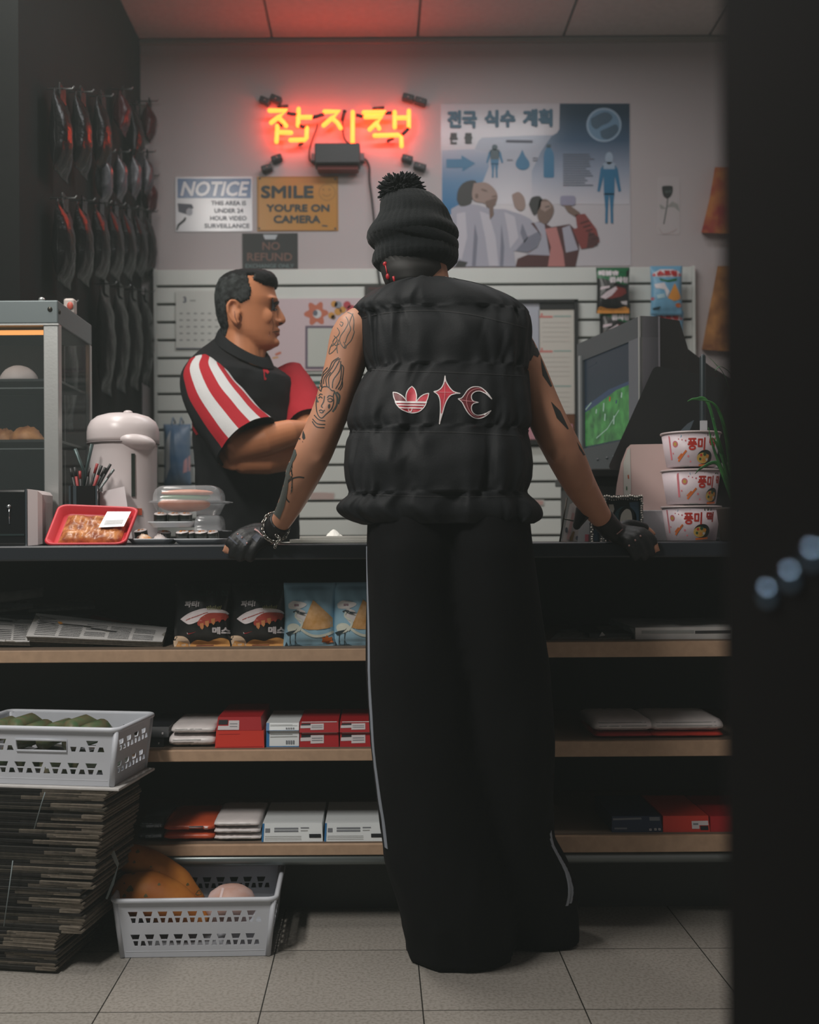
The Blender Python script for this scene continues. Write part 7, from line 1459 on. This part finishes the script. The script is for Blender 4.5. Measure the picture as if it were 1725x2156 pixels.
# ---- polo shirt: body
AN = math.radians(35); fv = Vector((math.cos(AN), -math.sin(AN), 0)); rv = Vector((-math.sin(AN), -math.cos(AN), 0))
TB = [(728, 506, .060, .058), (736, 506, .068, .066), (745, 505, .095, .074), (755, 506, .140, .086), (768, 507, .172, .098), (785, 509, .188, .108), (810, 511, .195, .116), (850, 514, .188, .124), (900, 517, .178, .128), (960, 520, .170, .130), (1040, 523, .166, .130), (1110, 525, .168, .132), (1180, 525, .170, .132), (1240, 524, .168, .130)]
b = MB(); rg = []; y = 728.0
while y <= 1240:
    cx, a_, d_ = interp(TB, y); c = P(cx, y, 3.30); ring = []
    for k in range(72):
        t = 2*math.pi*k/72; wv = .006*noise.noise(Vector((math.cos(t)*2.2, math.sin(t)*2.2, y*.018)))+.004*noise.noise(Vector((math.cos(t)*5, math.sin(t)*5+y*.03, y*.02)))
        ring.append(c+rv*((a_+wv)*math.copysign(abs(math.cos(t))**.9, math.cos(t)))+fv*((d_+wv)*math.sin(t))+Vector((0, 0, -.046*math.sin(t)*(1 if y < 742 else max(0, 1-(y-742)/50)))))
    rg.append(ring); y += 5
b.rings(rg, SHB, True, True, flip=False)
shb = BVHTree.FromPolygons(b.v, b.f); po = b.build('polo_shirt', sk)
# sleeves with lengthwise stripes
def sleeve(tab, nm, ang0, cols, flat=1.):
    b = MB(); sp = spline(tab, 6); pts = [P(*q[:3]) for q in sp]; rs = [q[3] for q in sp]; n = len(cols)*4; ring_n = n
    up = Vector((0, -1, 0)); rings = []
    for i, p in enumerate(pts):
        t = (pts[min(i+1, len(pts)-1)]-pts[max(i-1, 0)]).normalized(); u = (up-t*up.dot(t)).normalized(); w2 = t.cross(u); rr_ = []
        for k in range(n):
            a = ang0+2*math.pi*k/n; fold = 1+.05*noise.noise(Vector((math.cos(a)*2.5, math.sin(a)*2.5, i*.25+nm))); rr_.append(p+u*(math.cos(a)*rs[i]*fold*flat)+w2*(math.sin(a)*rs[i]*fold))
        rings.append(rr_)
    vs_ = [p for r in rings for p in r]; 
    for ci, m_ in enumerate(cols):
        fs_ = []
        for i in range(len(rings)-1):
            for k in range(ci*4, ci*4+4): a, c = i*n+k, i*n+(k+1) % n; fs_.append((a, c, c+n, a+n))
        off = len(b.v); b.v += vs_ if not b.v else []; km = b.mi(m_)
        for f in fs_: b.f.append(f); b.m.append(km); b.s.append(True)
    # inner turn of the hem so the cuff has thickness
    L_ = rings[-1]; c = sum(L_, Vector())/n; t = (pts[-1]-pts[-2]).normalized(); inner = [c+(p-c)*.93-t*.0 for p in L_]; deep = [c+(p-c)*.86-t*.05 for p in L_]; b.rings([L_, inner, deep], SHB, False, True); b.rings([rings[0][::-1]], cols[0], True) if False else None
    return b
cols = [SHW, SHR, SHB, SHB, SHB, SHB, SHB, SHB, SHB, SHB, SHB, SHR, SHW, SHR, SHW, SHR]
sleeve([(428, 772, 3.20, .050), (430, 800, 3.15, .070), (452, 845, 3.09, .082), (488, 893, 3.04, .088), (519, 931, 3.01, .095)], 1, math.radians(-6), cols, .82).build('sleeve', po)
cols2 = [SHR, SHR, SHW, SHR, SHR, SHW, SHR, SHR]
sleeve([(600, 790, 3.42, .060), (622, 830, 3.38, .068), (640, 870, 3.33, .072), (650, 898, 3.28, .072)], 2, 0, cols2, .85).build('sleeve', po)
# collar and placket
b = MB(); rg = []
for (k_, dz, out_) in ((0, .028, .0), (1, .020, .006), (2, .0, .014), (3, -.006, .016)):
    ring = []
    for i in range(48):
        t = 2*math.pi*i/48; front = math.sin(t); c = P(508, 737, 3.30); ring.append(c+rv*((.073+out_)*math.cos(t))+fv*((.071+out_*1.1)*math.sin(t)+.012)+Vector((0, 0, dz-.052*front-.004+.012*math.cos(t)*0-.002)))
    rg.append(ring)
inner = [p+(P(508, 737, 3.3)-p)*.06 for p in rg[0]]
b.rings([inner]+rg, SHB, False, True, flip=True); b.build('collar', po)
fs2 = draper(shb, 3.2); b = MB(); b.line([(553, 766), (556, 782), (557, 800)], [6, 3, 2], fs2, SHR, 1.5, sub=4); b.poly([(548, 772), (556, 768), (567, 784), (563, 788)], fs2, SHR, 2, 3); b.poly(circle(558, 798, 2.6, 3, 8), fs2, SHR, 3); b.build('placket', po)
b = MB(); b.line([(392, 862), (400, 890), (416, 915)], 5, fs2, SHR, 1.5, sub=4); b.build('side_piping', po)
# slacks and shoes behind the counter
b = MB()
b.tube([P(525, 1200, 3.3), P(525, 1290, 3.3)], [.165, .155], PNT, 24, flat=.8, up=(.57, .82, 0), dome=True)
for sg in (-1, 1):
    o_ = rv*(sg*.085); b.tube([P(525, 1260, 3.3)+o_, Vector((X(525, 3.3), 3.3, .5))+o_*1.1, Vector((X(525, 3.3), 3.3, .03))+o_*1.15], [.088, .068, .058], PNT, 18, dome=True)
v2, f2 = fuse(b, .010, 3); b = MB(); b.add(v2, f2, PNT, True); b.build('slacks', sk)
for sg in (-1, 1):
    c = Vector((X(525, 3.3), 3.3, 0))+rv*(sg*.1); rg = []; b = MB()
    for i in range(9):
        t = i/8; hh = .05*(1-t)**.7+.03; ww = .045*math.sin(math.pi*min(1, .25+t*.62))+.004; rg.append([c+fv*(-.07+.25*t)+rv*(ww*math.cos(a))+Vector((0, 0, max(.001, .002+hh*.5+hh*.5*math.sin(a)))) for a in [2*math.pi*k/16 for k in range(16)]])
    b.rings(rg, SHO, True, True, flip=True); b.build('shoe', sk)
# ================================================================ thin scatter volume added to lift the blacks
hz = MB().box((-.98, -1.1, .01), (1.94, WY-.002, CZ-.08), M('haze_air'))
hm = MATS['haze_air']; hm.node_tree.nodes.remove(hm.node_tree.nodes['Principled BSDF'])
vsn = hm.node_tree.nodes.new('ShaderNodeVolumeScatter'); vsn.inputs['Color'].default_value = (.86, 1, .95, 1); vsn.inputs['Density'].default_value = .011; vsn.inputs['Anisotropy'].default_value = .0
hm.node_tree.links.new(vsn.outputs[0], hm.node_tree.nodes['Material Output'].inputs['Volume'])
tag(hz.build('haze'), 'thin haze hanging in the shop air', 'haze', kind='stuff')
